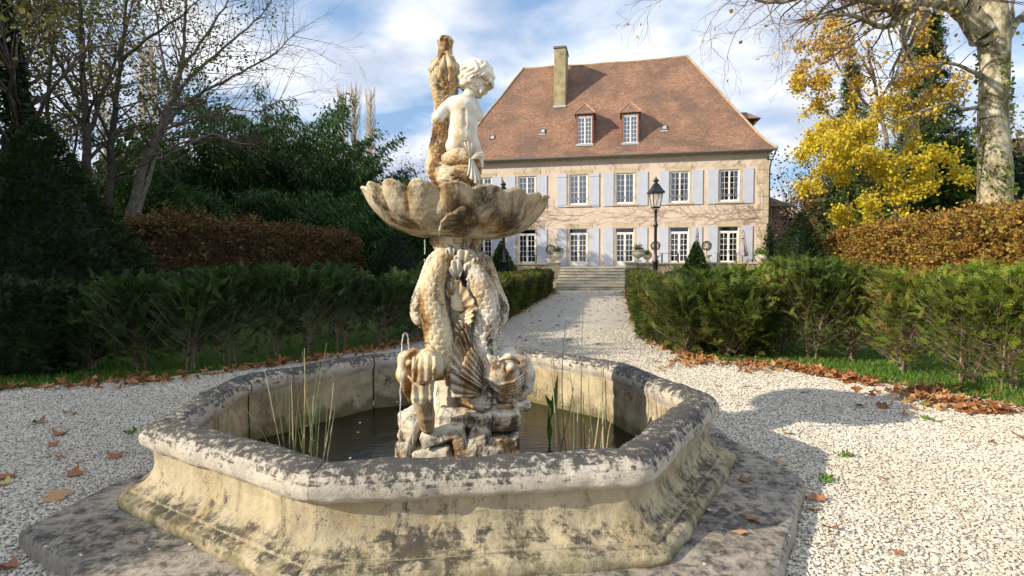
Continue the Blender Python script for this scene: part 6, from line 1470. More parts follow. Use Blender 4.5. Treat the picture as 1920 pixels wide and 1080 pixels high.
# dolphins -------------------------------------------------------------
def dolphin(side):
    """side -1: faces front left, side 1: faces right"""
    body_e = None
    if side < 0:
        path = [S(848, 474, -.18), S(828, 494, -.28), S(812, 532, -.33), S(812, 580, -.35), S(822, 630, -.36), S(826, 672, -.34), S(822, 700, -.33)]; rad = [.05, .066, .076, .086, .095, .105, .11]
        tail = [S(838, 470, -.12), S(815, 488, -.17), S(800, 528, -.19), S(789, 566, -.21), S(787, 590, -.25), S(800, 600, -.28), S(818, 592, -.28)]; tr_ = [.04, .05, .056, .064, .06, .055, .045]
        hc = S(796, 690, -.34)
    else:
        path = [S(876, 474, -.16), S(886, 500, -.25), S(902, 535, -.30), S(914, 575, -.28), S(910, 620, -.26), S(902, 662, -.24), S(915, 702, -.22)]; rad = [.045, .064, .076, .086, .095, .105, .11]
        tail = [S(884, 474, -.08), S(907, 494, -.12), S(922, 538, -.14), S(935, 574, -.16), S(934, 598, -.18), S(922, 606, -.18), S(905, 592, -.2)]; tr_ = [.045, .06, .062, .068, .06, .055, .045]
    mat = M['statue_ochre'] if side < 0 else M['statue']
    o = scaly('dolphin', path, rad, mat, stat, SI, .056, .024)
    scaly('tail', tail, tr_, M['statue'], o, np.array((0, 0, 0)) + SI, .044, .017)
    # head
    if side < 0:
        f = Field(np.array(S(735, 850, -.75)) - .05, np.array(S(870, 630, -.1)) + .08, .0085)
        f.ell(S(806, 682, -.40), (.14, .15, .13), None, .02); f.chain([S(800, 678, -.50), S(795, 700, -.60), S(793, 735, -.62)], [.085, .082, .066], .02)
        f.chain([S(790, 712, -.62), S(790, 745, -.62), S(797, 775, -.58), S(800, 800, -.52)], [.072, .078, .062, .05], .012)      # lower lip spilling down
        for q in (-22, -9, 4, 17): f.chain([S(797 + q, 668, -.56), S(796 + q, 690, -.67), S(795 + q, 712, -.69)], [.012, .015, .010], .012)
        for q in (-16, 0, 15): f.chain([S(790 + q, 722, -.69), S(791 + q, 745, -.70), S(798 + q * .7, 775, -.63)], [.011, .014, .010], .012)
        f.chain([S(772, 718, -.56), S(790, 722, -.68), S(815, 718, -.60)], [.014, .016, .012], .004, 'sub')          # mouth line
        # cheek and eye to the left
        f.chain([S(775, 662, -.42), S(760, 672, -.42), S(757, 700, -.42), S(763, 725, -.40)], [.045, .058, .06, .045], .02)
        f.chain([S(775, 656, -.46), S(757, 668, -.47), S(753, 695, -.46), S(757, 730, -.44), S(768, 752, -.42)], [.016, .02, .018, .018, .012], .006)
        e0 = S(767, 680, -.50); f.ell(e0, (.030, .024, .030), None, .004); f.ell(S(766, 680, -.53), (.015, .014, .015), None, .002)
        for q in range(4): f.chain([S(765 + q * 4, 705 + q * 6, -.48), S(778 + q * 3, 716 + q * 7, -.50)], [.009, .009], .003)
        for q in range(5): f.chain([S(812 + q * 8, 640, -.42 + q * .015), S(816 + q * 7, 668, -.44 + q * .015), S(812 + q * 6, 690, -.42)], [.012, .020, .008], .006)
    else:
        f = Field(np.array(S(880, 775, -.55)) - .05, np.array(S(1010, 630, .15)) + .08, .0085)
        f.ell(S(935, 700, -.24), (.17, .15, .145), None, .02); f.chain([S(950, 672, -.24), S(975, 680, -.22), S(988, 702, -.22), S(984, 727, -.22), S(962, 742, -.24)], [.085, .075, .06, .055, .06], .02)
        f.chain([S(945, 655, -.26), S(975, 662, -.24), S(992, 685, -.22), S(996, 712, -.22), S(983, 737, -.24), S(965, 752, -.26)], [.02, .026, .026, .024, .022, .016], .006)
        e0 = S(957, 690, -.40); f.ell(e0, (.042, .034, .042), None, .004); f.ell(S(957, 691, -.436), (.019, .016, .019), None, .002); f.chain([S(935, 675, -.38), S(955, 668, -.40), S(972, 680, -.38)], [.013, .02, .013], .006)
        for q in range(6): f.chain([S(905 + q * 4, 706 + q * 5, -.38), S(935 + q * 2, 722 + q * 4.6, -.385 + q * .01), S(962 + q * 1.5, 716 + q * 5, -.36 + q * .01), S(982, 700 + q * 6, -.30)], [.008, .0125, .012, .008], .003)
        for q in range(4): f.chain([S(905 + q * 9, 655 + q * 4, -.32), S(918 + q * 8, 672 + q * 5, -.37), S(925 + q * 6, 695 + q * 4, -.37)], [.008, .016, .008], .005)
        f.chain([S(935, 745, -.30), S(960, 757, -.30), S(985, 735, -.26)], [.04, .045, .03], .015)
    sculpt('head', f, mat, o, SI, .002, 12 + side)
    return o
dl = dolphin(-1); dr_ = dolphin(1)
# great ribbed fins in the middle
fin('fin', S(900, 738, -.28), [S(842, 742, -.42), S(838, 690, -.40), S(846, 640, -.38), S(868, 612, -.36)], .028, M['statue'], stat, SI, ribs=8, notch=.05, bow=.04)
fin('fin', S(925, 742, -.30), [S(858, 702, -.42), S(868, 668, -.40), S(884, 645, -.36)], .022, M['statue'], stat, SI, ribs=6, notch=.05, bow=.03)
fin('fin', S(846, 580, -.34), [S(900, 588, -.36), S(888, 560, -.38), S(862, 525, -.36), S(842, 515, -.32)], .024, M['statue_ochre'], stat, SI, ribs=6, notch=.08, bow=.03)
fin('fin', S(848, 598, -.32), [S(878, 612, -.42), S(885, 590, -.42), S(882, 572, -.40)], .020, M['statue_ochre'], stat, SI, ribs=4, notch=.08)
fin('fin', S(905, 560, -.30), [S(882, 520, -.32), S(872, 545, -.34), S(876, 570, -.33)], .018, M['statue'], stat, SI, ribs=4, notch=.06)
fin('fin', S(846, 655, -.34), [S(872, 600, -.36), S(858, 590, -.37), S(846, 600, -.36)], .018, M['statue'], stat, SI, ribs=4, notch=.08)
fin('fin', S(850, 748, -.36), [S(905, 768, -.46), S(930, 748, -.42), S(905, 738, -.34)], .022, M['statue'], stat, SI, ribs=5, notch=.05)
for rt_, tp3 in ((S(858, 520, -.26), [S(842, 500, -.32), S(848, 484, -.34), S(862, 482, -.34), S(870, 500, -.32)]), (S(868, 500, -.22), [S(852, 478, -.28), S(862, 464, -.30), S(880, 466, -.30), S(886, 482, -.28)]), (S(880, 512, -.22), [S(878, 488, -.30), S(892, 478, -.30), S(902, 486, -.27)]), (S(846, 488, -.2), [S(832, 474, -.26), S(838, 460, -.28), S(852, 462, -.28)]), (S(884, 540, -.26), [S(872, 520, -.33), S(884, 508, -.34), S(898, 512, -.30)]), (S(872, 625, -.30), [S(850, 612, -.36), S(856, 596, -.37), S(872, 600, -.37)]), (S(900, 640, -.28), [S(884, 622, -.35), S(890, 604, -.35), S(905, 606, -.32)]), (S(848, 560, -.26), [S(836, 540, -.30), S(842, 524, -.32), S(854, 530, -.32)])):
    fin('leaf_ornament', rt_, tp3, .020, M['statue'], stat, SI, ribs=3, notch=.12, bow=.035)
# collar under the bowl
zc = S(857, 452)[2]
def flute(a, z): return 1 + .035 * math.sin(a * 8)
MB().lathe([(.10, zc - .18), (.12, zc - .14), (.14, zc - .10), (.16, zc - .055), (.21, zc - .02), (.215, zc + .01), (.19, zc + .045), (.12, zc + .07)], 64, f=flute).build('collar', M['statue_ochre'], stat, smooth=True, uv=False, loc=(0, 0, 0))
# scallop bowl ---------------------------------------------------------
def bowl():
    NA, lobes = 720, 19; zr = S(857, 373)[2]
    po = [(.06, -.345), (.16, -.352), (.26, -.35), (.36, -.335), (.46, -.30), (.55, -.25), (.62, -.19), (.67, -.125), (.705, -.06), (.728, 0), (.735, .022), (.722, .036), (.70, .028), (.675, -.02), (.63, -.10), (.55, -.18), (.42, -.24), (.25, -.27), (.05, -.28)]
    P2 = spline([(r, z * .9, 0) for r, z in po], 150); V = []
    a = np.arange(NA) / NA * 2 * np.pi
    rng_ = np.random.default_rng(2); amp_ = 1 + .25 * np.sin(a * 3 + 1) + .15 * np.sin(a * 5)
    for r, z, _ in P2:
        w = np.clip((r - .18) / .5, 0, 1) ** 1.1; tw = (1 - r / .735) * .55
        ph = (a + tw) * lobes + .35 * np.sin(a * 2.0 + 1); lo = 1 - np.abs(np.sin(ph / 2)) ** 1.0; lo = .5 - lo     # rounded lobes, sharp valleys
        fine = .12 * np.sin(ph * 3 + r * 6) * w
        rr = r * (1 + (.062 * lo + .010 * fine) * w * amp_ * (1.0)); zz = z + .042 * lo * np.clip((r - .45) / .3, 0, 1) ** 1.6 * amp_
        zz = zz + rr * np.cos(a) * (-.045) + .006 * np.sin(a * 2)
        V.append(np.stack([rr * np.cos(a), rr * np.sin(a), zr + zz], 1))
    k = len(P2); V = np.concatenate(V); i, j = np.meshgrid(np.arange(k - 1), np.arange(NA), indexing='ij'); F = np.stack([i * NA + j, i * NA + (j + 1) % NA, (i + 1) * NA + (j + 1) % NA, (i + 1) * NA + j], -1).reshape(-1, 4)
    d = fbm(V, 14, .006, 4) + fbm(V, 50, .003, 5) + fbm(V, 120, .0015, 6); V = V + vnormals(V, F) * d[:, None]
    return np_mesh('scallop_bowl', V, F, M['bowl'], stat, smooth=True)
bo = bowl()
rl2 = MB(); fz = S(857, 362)[2]
# raised scroll on the front of the bowl
f = Field(np.array(S(815, 450, -.75)) - .03, np.array(S(885, 375, -.45)) + .04, .007)
f.chain([S(868, 390, -.66), S(858, 398, -.67), S(842, 403, -.67), S(830, 415, -.645), S(826, 430, -.60), S(826, 440, -.56)], [.022, .02, .013, .012, .011, .010], .008); f.ell(S(866, 392, -.66), (.032, .03, .022), rotm(0, -.6, 0), .01)
sculpt('scroll', f, M['bowl'], bo, SI, .002, 31)
# ------------------------------------------------------------------ boy and fish on top
f = Field(np.array(S(805, 365, -.30)) - .02, np.array(S(925, 335, .22)) + .06, .0085)
zb = S(850, 358)[2]
f.ell((SC.x, SC.y, zb - .02), (.25, .24, .07), None, .02); f.box(S(832, 348, -.06), (.10, .12, .03), rotm(0, .1, .2), .02, .01); f.box(S(880, 348, -.04), (.07, .1, .03), rotm(0, -.1, -.2), .02, .01)
sculpt('rocky_mount', f, M['statue_ochre'], stat, SI, .004, 33)
fishp = [S(884, 318, -.20), S(868, 326, -.22), S(842, 332, -.20), S(824, 318, -.12), S(822, 290, -.06), S(828, 262, -.03), S(834, 232, .0), S(837, 200, .02), S(837, 170, .02), S(836, 145, .02), S(838, 118, .02)]
fr_ = [.04, .062, .075, .075, .066, .062, .066, .072, .088, .098, .09]
fish = scaly('upright_fish', fishp, fr_, M['statue_ochre'], stat, SI, .052, .030, rev=True)
scaly('coil', [S(835, 300, -.14), S(862, 292, -.20), S(884, 300, -.19), S(888, 320, -.12), S(872, 334, -.16), S(846, 342, -.18), S(828, 336, -.10)], [.04, .056, .058, .06, .062, .058, .05], M['statue_ochre'], fish, SI, .04, .014)
# fish head reaching up: gaping mouth, gill fins
f = Field(np.array(S(800, 165, -.2)) - .02, np.array(S(870, 66, .22)) + .03, .0075)
f.chain([S(838, 140, .02), S(838, 115, .02), S(838, 98, .02)], [.088, .078, .058], .02); f.chain([S(838, 98, .02), S(839, 78, .02)], [.052, .062], .012)
f.cap(S(839, 80, .02), S(839, 60, .02), .04, .045, .004, 'sub')
for a in np.arange(0, 6.28, .7): f.cap(S(839, 80, .02), tuple(np.array(S(839, 77, .02)) + (.058 * math.cos(a), .058 * math.sin(a), 0)), .01, .014, .006)
f.chain([S(832, 100, -.06), S(822, 118, -.07), S(812, 132, -.05)], [.014, .024, .018], .006); f.chain([S(842, 98, -.07), S(848, 125, -.09), S(846, 150, -.08)], [.016, .026, .014], .006); f.chain([S(852, 105, -.03), S(860, 130, -.01), S(862, 160, 0)], [.012, .026, .02], .006)
f.chain([S(836, 105, -.08), S(832, 128, -.10), S(826, 150, -.08)], [.012, .022, .016], .006); f.ell(S(814, 128, -.03), (.035, .04, .028), None, .006); f.ell(S(819, 152, 0), (.03, .045, .06), None, .01)
sculpt('fish_head', f, M['statue_ochre'], fish, SI, .002, 35)
# tail fin tied like a ribbon
fin('tail_fin', S(884, 300, -.26), [S(868, 268, -.26), S(880, 266, -.28), S(893, 272, -.26)], .02, M['marble'], fish, SI, ribs=4, notch=.2)
fin('tail_fin', S(882, 300, -.26), [S(905, 284, -.24), S(910, 292, -.27), S(903, 302, -.27)], .02, M['marble'], fish, SI, ribs=3, notch=.1)
fin('tail_fin', S(882, 292, -.26), [S(903, 338, -.24), S(892, 346, -.28), S(876, 330, -.28)], .024, M['marble'], fish, SI, ribs=4, notch=.12)
fin('tail_fin', S(874, 312, -.22), [S(846, 352, -.26), S(866, 360, -.30), S(884, 352, -.28)], .024, M['statue_ochre'], fish, SI, ribs=6, notch=.08)
# the boy: seen from behind, sitting astride the coil, hugging the fish, head bowed to the right
f = Field(np.array(S(800, 340, -.32)) - .03, np.array(S(935, 105, .30)) + .05, .0078)
k_ = .028
f.ell(S(869, 206, -.02), (.125, .09, .10), None, k_)                 # upper back
f.ell(S(866, 195, -.03), (.128, .068, .055), rotm(0, .12, 0), k_)       # shoulders
f.chain([S(871, 205, -.02), S(871, 232, -.03), S(870, 258, -.03)], [.115, .112, .122], k_)       # trunk
f.ell(S(856, 276, -.05), (.088, .092, .08), None, k_); f.ell(S(886, 274, -.03), (.075, .085, .074), None, k_)     # buttocks
f.chain([S(873, 206, -.128), S(874, 232, -.150), S(874, 262, -.165)], [.006, .008, .009], .02, 'sub')        # spine furrow
f.chain([S(871, 268, -.18), S(871, 288, -.16)], [.010, .012], .014, 'sub')
f.ell(S(853, 203, -.085), (.036, .020, .04), rotm(0, .3, 0), .02); f.ell(S(887, 205, -.075), (.034, .02, .04), rotm(0, -.3, 0), .02)   # shoulder blades
f.chain([S(876, 192, .0), S(884, 176, -.01), S(890, 166, -.01)], [.062, .050, .055], .022)            # neck
# left arm (screen left): shoulder, elbow out, forearm round the fish
f.chain([S(852, 193, -.02), S(838, 206, -.05), S(824, 219, -.08)], [.060, .054, .048], .018); f.chain([S(824, 219, -.08), S(823, 225, .02), S(838, 226, .08)], [.048, .045, .032], .016)
f.ell(S(844, 224, .10), (.035, .022, .028), None, .01)
for q in range(4): f.chain([S(838, 218 + q * 4, .105), S(850, 217 + q * 4.6, .11), S(858, 220 + q * 4.4, .085)], [.0105, .010, .008], .003)
f.chain([S(840, 216, .10), S(846, 210, .095)], [.010, .008], .004)
# right arm, in front of the body, reaching across to the fish
f.chain([S(888, 196, .0), S(897, 215, .06), S(885, 222, .14), S(862, 205, .15), S(846, 192, .10)], [.056, .050, .046, .040, .030], .018)
for q in range(4): f.chain([S(846, 184 + q * 4, .10), S(834, 182 + q * 4.4, .115), S(826, 184 + q * 4.4, .09)], [.0105, .010, .008], .003)
# thighs folded, lower legs crossed over the coil
f.chain([S(856, 282, -.06), S(842, 292, .02), S(835, 300, .08)], [.070, .062, .05], .02); f.chain([S(835, 302, .06), S(850, 312, -.02), S(868, 308, -.10)], [.05, .044, .034], .014)
f.chain([S(868, 308, -.10), S(880, 304, -.19), S(889, 306, -.21)], [.030, .026, .016], .01)
f.chain([S(884, 280, -.04), S(896, 292, .04), S(898, 308, .05)], [.066, .056, .045], .02); f.chain([S(898, 308, .05), S(893, 322, .0), S(886, 334, -.04)], [.045, .038, .028], .014); f.chain([S(886, 336, -.04), S(894, 342, -.10)], [.028, .018], .01)
boy = sculpt('boy', f, M['marble'], stat, SI, .0012, 41)
# head with face turned to the right and down
f = Field(np.array(S(855, 195, -.2)) - .02, np.array(S(940, 102, .24)) + .04, .007)
hc = np.array(S(896, 148, -.01)); f.ell(hc, (.124, .125, .128), None, .02); fc = np.array(S(898, 161, .095)); f.ell(fc, (.085, .085, .09), None, .03)
f.ell(S(904, 167, .19), (.016, .022, .018), None, .012); f.ell(S(903, 175, .18), (.022, .018, .010), None, .008); f.ell(S(902, 181, .16), (.026, .024, .018), None, .012); f.ell(S(912, 171, .145), (.028, .03, .028), None, .015); f.ell(S(892, 171, .165), (.028, .028, .028), None, .015)
f.ell(S(909, 159, .175), (.014, .014, .010), None, .006, 'sub'); f.ell(S(897, 158, .185), (.014, .012, .010), None, .006, 'sub'); f.ell(S(906, 168, -.07), (.016, .028, .032), rotm(0, .2, 0), .006)
f.chain([S(890, 172, -.01), S(884, 180, -.01)], [.06, .05], .02)
head = sculpt('head', f, M['marble'], boy, SI, .001, 43)
f = Field(np.array(S(855, 195, -.2)) - .03, np.array(S(940, 102, .24)) + .05, .0068)
rh_ = random.Random(6)
f.ell(hc + (.002, -.006, .006), (.121, .123, .126), None, .01); f.ell(fc + (.0, .15, -.03), (.10, .115, .115), None, .015, 'sub'); f.ell(S(902, 198, -.02), (.12, .14, .04), None, .01, 'sub')
crown = hc + np.array((.01, -.02, .13))
for k in range(44):         # wavy locks combed from the crown
    th_ = k * 2.399; e1 = rh_.uniform(.25, 1.35); pts = []
    for j in range(8):
        el = math.pi / 2 - (e1 * .25 + j * .17 + .05); a = th_ + .30 * math.sin(j * 1.4 + k) ; el -= (e1 - .3) * .62
        d = np.array((math.cos(el) * math.cos(a), math.cos(el) * math.sin(a), math.sin(el)))
        if d @ np.array((.10, .88, -.46)) > .82: break
        pts.append(hc + d * (.128, .131, .134) * (1 + .03 * math.sin(j * 1.1)))
    if len(pts) > 2: f.chain(pts, [.011 + .016 * math.sin(math.pi * (j + .6) / (len(pts) + .3)) for j in range(len(pts))], .0)
def curls(V):
    d = V - hc; d = d / np.linalg.norm(d, axis=1)[:, None]; ax_ = np.array((.25, -.45, .86)); ax_ /= np.linalg.norm(ax_); u_ = np.cross(ax_, (0, 0, 1.)); u_ /= np.linalg.norm(u_); w_ = np.cross(ax_, u_)
    el = np.arccos(np.clip(d @ ax_, -1, 1)); az = np.arctan2(d @ w_, d @ u_)
    r1 = np.sin(az * 9 + 2.4 * np.sin(el * 5.5) + 1.3 * np.sin(az * 2 + el * 3)); r2 = np.sin(el * 13 + 2.2 * np.sin(az * 4)); return (.0085 * (1 - np.abs(r1)) ** .8 + .005 * r2) * np.clip(el * 3, .3, 1) - .004
sculpt('hair', f, M['marble'], head, SI, .0008, 45, disp=curls)
# ================================================================== water jets
m, t, b = new_mat('clear_water'); M['jet'] = m
b.inputs['Base Color'].default_value = (.9, .93, .95, 1); b.inputs['Roughness'].default_value = .08; b.inputs['IOR'].default_value = 1.33; b.inputs['Transmission Weight'].default_value = .55
def jet(pts, r, label, gaps=()):
    pts_ = spline(pts, 46); rr = random.Random(3); mb = MB(); run = []
    for i, p in enumerate(pts_):
        if any(a < i / 46 < b_ for a, b_ in gaps):
            if len(run) > 1: mb.tube(run, [r * rr.uniform(.55, 1.15) for _ in run], 7)
            run = []; continue
        run.append(p + np.array((rr.gauss(0, .002), 0, 0)))
    if len(run) > 1: mb.tube(run, [r * rr.uniform(.55, 1.15) for _ in run], 7)
    o = mb.build('water_jet', M['jet'], smooth=True, uv=False); tag(o, label, 'water jet'); return o
jet([S(766, 655, -.42), S(764, 632, -.46), S(760, 623, -.5), S(755, 630, -.55), S(752, 660, -.6), S(750, 720, -.62), S(748, 790, -.64), S(746, 845, -.64)], .0052, 'arc of water spurting above the left dolphin and falling into the basin')
jet([S(783, 732, -.66), S(776, 745, -.70), S(773, 780, -.72), S(772, 830, -.74)], .0042, 'thin trickle of water falling from the mouth of the left dolphin')
jet([S(797, 448, -.3), S(797, 480, -.3), S(797, 500, -.3), S(795, 620, -.3)], .0045, 'thin drip of water falling from the bowl edge left of the column', gaps=((.3, .5), (.62, .9)))
dm = MB(); rr = random.Random(8)
for k in range(60):
    a = rr.uniform(0, 6.28); q = rr.uniform(0, .13); x, y, z = S(748, 850, -.64); dm.lathe([(.0005, -.006), (.005, 0), (.0005, .006)], 6, (x + q * math.cos(a), y + q * math.sin(a), .035 + rr.uniform(0, .03) * (1 - q * 5 if q < .2 else 0)))
o = dm.build('splash', M['jet'], smooth=True, uv=False); tag(o, 'small splash of droplets where the jet meets the pool', 'splash', kind='stuff')
# ================================================================== reeds in the basin
M['reed_g'] = simple('green_horsetail', (.16, .20, .07), .6, nscale=30, bmp=0, var=.3); M['reed_d'] = simple('dry_reed', (.52, .44, .28), .7, nscale=30, bmp=0, var=.3)
def reeds(name, base, pxtips, label, seed, mats, r=.0055, dy=0):
    e = empty(name, base, 0, label, 'reeds'); rr = random.Random(seed); b0 = Vector(base)
    for k, (bx, by, tx, ty) in enumerate(pxtips):
        Y = b0.y + rr.uniform(-.12, .12) + dy; a = at(bx, by, Y); c = at(tx, ty, Y + rr.uniform(-.1, .1)); a.z = min(a.z, .02); bow = Vector((rr.gauss(0, .015), 0, 0)); mid = a.lerp(c, .5) + bow; mb = MB()
        pts = [a, a.lerp(mid, .5) + bow * .3, mid, mid.lerp(c, .5) + bow * .3, c]; pts = [Vector(q) - b0 for q in spline(pts, 14)]
        mb.tube(pts, [r * (1 - .045 * i) * (1.25 if i % 3 == 0 else 1) for i in range(15)], 5); mb.build('stalk', M[mats[k % len(mats)]], e, uv=False)
    return e
lb0 = at(585, 860, 4.05); lb0.z = 0
reeds('horsetail_clump', lb0, [(520, 850, 456, 760), (530, 840, 495, 690), (535, 845, 515, 725), (538, 830, 542, 697), (548, 845, 545, 710), (552, 840, 560, 730), (558, 845, 572, 728), (565, 850, 570, 650), (572, 850, 612, 640), (575, 850, 598, 668), (580, 850, 586, 740), (586, 852, 592, 745), (590, 855, 600, 750), (596, 852, 624, 715), (600, 855, 612, 740), (570, 845, 552, 780), (578, 840, 571, 735), (560, 850, 530, 770), (588, 850, 566, 655), (605, 852, 626, 760), (583, 850, 580, 760), (566, 850, 558, 760)],
      'clump of grey green horsetail stems in the left side of the basin', 71, ['reed_g', 'reed_d', 'reed_g'])
rb0 = at(1085, 835, 4.35); rb0.z = 0
reeds('reed_clump', rb0, [(1040, 840, 1030, 668), (1050, 845, 1034, 640), (1060, 840, 1061, 600), (1068, 840, 1078, 700), (1080, 842, 1083, 745), (1088, 845, 1094, 560), (1095, 842, 1092, 740), (1100, 842, 1104, 805), (1108, 842, 1128, 700), (1118, 842, 1102, 710), (1122, 842, 1126, 690), (1130, 842, 1133, 700), (1136, 842, 1144, 790), (1045, 838, 1074, 728), (1072, 842, 1066, 690), (1112, 842, 1106, 800), (1055, 840, 1040, 760), (1140, 842, 1136, 750)],
      'clump of tall green and straw reeds in the right side of the basin', 72, ['reed_d', 'reed_g', 'reed_g', 'reed_d'])
lf = MB(); bq = at(1026, 840, 4.75); 
for (x0, y0, x1, y1, w_) in ((1030, 790, 1045, 700, .035), (1028, 840, 1026, 765, .03), (1034, 770, 1020, 740, .03)):
    a, c = at(x0, y0, 4.7), at(x1, y1, 4.7); d = (c - a); s = Vector((d.z, 0, -d.x)).normalized() * w_; lf.add([a, a.lerp(c, .4) + s, c, a.lerp(c, .4) - s * .6, a.lerp(c, .5) + Vector((0, .02, 0))], [(0, 1, 4), (1, 2, 4), (2, 3, 4), (3, 0, 4)])
lf.tube([at(1026, 850, 4.7), at(1030, 790, 4.7), at(1036, 740, 4.7)], .005, 5); o = lf.build('water_plant', L['fresh'] if False else M['reed_leaf'] if 'reed_leaf' in M else simple('broad_reed_leaf', (.07, .16, .03), .6, bmp=0), uv=False); tag(o, 'broad green bladed water plant beside the right dolphin', 'water plant')
# ================================================================== gravel pebbles near the camera
def pebbles():
    rng = np.random.default_rng(9)
    ph = (1 + 5 ** .5) / 2; B = np.array([(-1, ph, 0), (1, ph, 0), (-1, -ph, 0), (1, -ph, 0), (0, -1, ph), (0, 1, ph), (0, -1, -ph), (0, 1, -ph), (ph, 0, -1), (ph, 0, 1), (-ph, 0, -1), (-ph, 0, 1)]); B /= np.linalg.norm(B[0])
    T3 = np.array([(0, 11, 5), (0, 5, 1), (0, 1, 7), (0, 7, 10), (0, 10, 11), (1, 5, 9), (5, 11, 4), (11, 10, 2), (10, 7, 6), (7, 1, 8), (3, 9, 4), (3, 4, 2), (3, 2, 6), (3, 6, 8), (3, 8, 9), (4, 9, 5), (2, 4, 11), (6, 2, 10), (8, 6, 7), (9, 8, 1)])
    O = np.array([(1, 0, 0), (0, 1, 0), (-1, 0, 0), (0, -1, 0), (0, 0, 1), (0, 0, -1.)]); T8 = np.array([(0, 1, 4), (1, 2, 4), (2, 3, 4), (3, 0, 4), (1, 0, 5), (2, 1, 5), (3, 2, 5), (0, 3, 5)])
    VV, FF, RR, nb = [], [], [], 0; sl_poly = [(p.x, p.y) for p in slp]
    for (y0, y1, dens, B_, T_, smin, smax) in ((2.1, 5.2, 4300, B, T3, .0055, .0118), (5.2, 8.2, 3100, O, T8, .008, .015), (8.2, 14.5, 1500, O, T8, .009, .016)):
        N0 = int(dens * (y1 ** 2 - y0 ** 2) * .97); Yd = np.sqrt(rng.uniform(y0 ** 2, y1 ** 2, N0)); X = rng.uniform(-1, 1, N0) * Yd * .97
        ok = in_poly(X, Yd, g2); ins = in_poly(X, Yd, sl_poly); few = ins & (rng.random(N0) < .0012)
        if y0 > 8: ok &= rng.random(N0) < 1 - (Yd - y0) / (y1 - y0)
        ok &= (~ins) | few; zo = np.where(few, .112, 0)[ok]; X, Yd = X[ok], Yd[ok]; n = len(X); m_ = len(B_)
        s = rng.uniform(smin, smax, n); sc = np.stack([s * rng.uniform(1, 1.6, n), s * rng.uniform(.75, 1.1, n), s * rng.uniform(.4, .75, n)], 1)
        V = B_[None] * sc[:, None]; V = V * (1 + rng.normal(0, .13, (n, m_, 1))); a = rng.uniform(0, 6.283, n); ti = rng.normal(0, .35, n); ca, sa = np.cos(a), np.sin(a)
        y2 = V[..., 1] * np.cos(ti)[:, None] - V[..., 2] * np.sin(ti)[:, None]; z2 = V[..., 1] * np.sin(ti)[:, None] + V[..., 2] * np.cos(ti)[:, None]; x2 = V[..., 0]
        V = np.stack([x2 * ca[:, None] - y2 * sa[:, None], x2 * sa[:, None] + y2 * ca[:, None], z2], -1); V += np.stack([X, Yd, sc[:, 2] * .35 - .008 + rng.uniform(-.003, .004, n) + zo], 1)[:, None]
        VV.append(V.reshape(-1, 3)); FF.append(((np.arange(n) * m_)[:, None, None] + T_[None]).reshape(-1, 3) + nb); RR.append(np.repeat(rng.random(n), len(T_))); nb += n * m_
    o = np_mesh('gravel', np.concatenate(VV), np.concatenate(FF), M['pebble'], rnd=np.concatenate(RR), smooth=False); tag(o, 'loose pale gravel stones around the fountain', 'gravel', kind='stuff')
pebbles()
# ================================================================== fallen plane leaves
M['dead'] = []
for nm, c0, c1 in (('brown_dead_leaf', (.24, .085, .035), (.40, .17, .07)), ('tan_dead_leaf', (.38, .19, .08), (.56, .33, .16)), ('rust_dead_leaf', (.18, .055, .028), (.30, .105, .05)), ('yellow_dead_leaf', (.45, .33, .07), (.60, .47, .14))):
    m, t, b = new_mat(nm); v = texco(t); c = ramp(t, noise(t, v, 25, 5), [(.3, c0), (.7, c1)]); t.links.new(c, b.inputs['Base Color']); b.inputs['Roughness'].default_value = .7; M['dead'].append(m)
def leaf_shape(rng, curl):
    """five-lobed plane leaf, curled; unit length about 1"""
    ang = []; 
    tipa = [-128, -70, 0, 70, 128]; ln = [.52, .82, 1.0, .82, .52]; pts = [(0, -.12)]
    out = []
    for k in range(5):
        a = math.radians(tipa[k]) ; l = ln[k] * rng.uniform(.85, 1.1)
        for da, fr in ((-22, .66), (-11, .80), (0, 1.0), (11, .80), (22, .66)): out.append((math.sin(a + math.radians(da)) * l * fr, math.cos(a + math.radians(da)) * l * fr))
        if k < 4: am = math.radians((tipa[k] + tipa[k + 1]) / 2); out.append((math.sin(am) * .50, math.cos(am) * .50))
    V = [(0, .05, 0)] + [(x * .55, y * .55, 0) for x, y in out]; n = len(out)
    c1, c2, ph = curl * rng.uniform(.5, 1.3), curl * rng.uniform(.2, 1.2), rng.uniform(0, 6.28)
    W_ = []
    for x, y, z in V: r2 = x * x + y * y; W_.append((x * (1 - .25 * c1 * r2), y * (1 - .2 * c2 * r2), c1 * x * x * 1.3 + c2 * .8 * y * abs(y) + .10 * curl * math.sin(6 * x + ph) * math.sqrt(r2)))
    zmin = min(w[2] for w in W_); W_ = [(x, y, z - zmin) for x, y, z in W_]
    F = [(0, i, i + 1) for i in range(1, n)] + [(0, n, 1)]
    st = len(W_); W_ += [(0, .05, W_[0][2]), (.012, .04, W_[0][2]), (.05, -.42, .06), (.035, -.42, .06)]; return W_, F, (st, st + 1, st + 2, st + 3)
LR = random.Random(12)
protos = []
for k in range(10):
    V_, F_, q_ = leaf_shape(LR, LR.uniform(.25, 1.25)); me = None; mb = MB(); mb.add(V_, F_ + [q_]); o = mb.build('fallen_leaf', M['dead'][[0, 0, 1, 2, 0, 1, 0, 2, 1, 3][k]], uv=False); protos.append(o)
used = set()
def place_leaf(p, s, k, label, group):
    src = protos[k]; o = src.copy() if k in used else src
    if k in used: C.objects.link(o)
    used.add(k); o.location = p; o.scale = (s, s, s * .9); o.rotation_euler = (LR.gauss(0, .15), LR.gauss(0, .15), LR.uniform(0, 6.28)); tag(o, label, 'leaf', group); return o
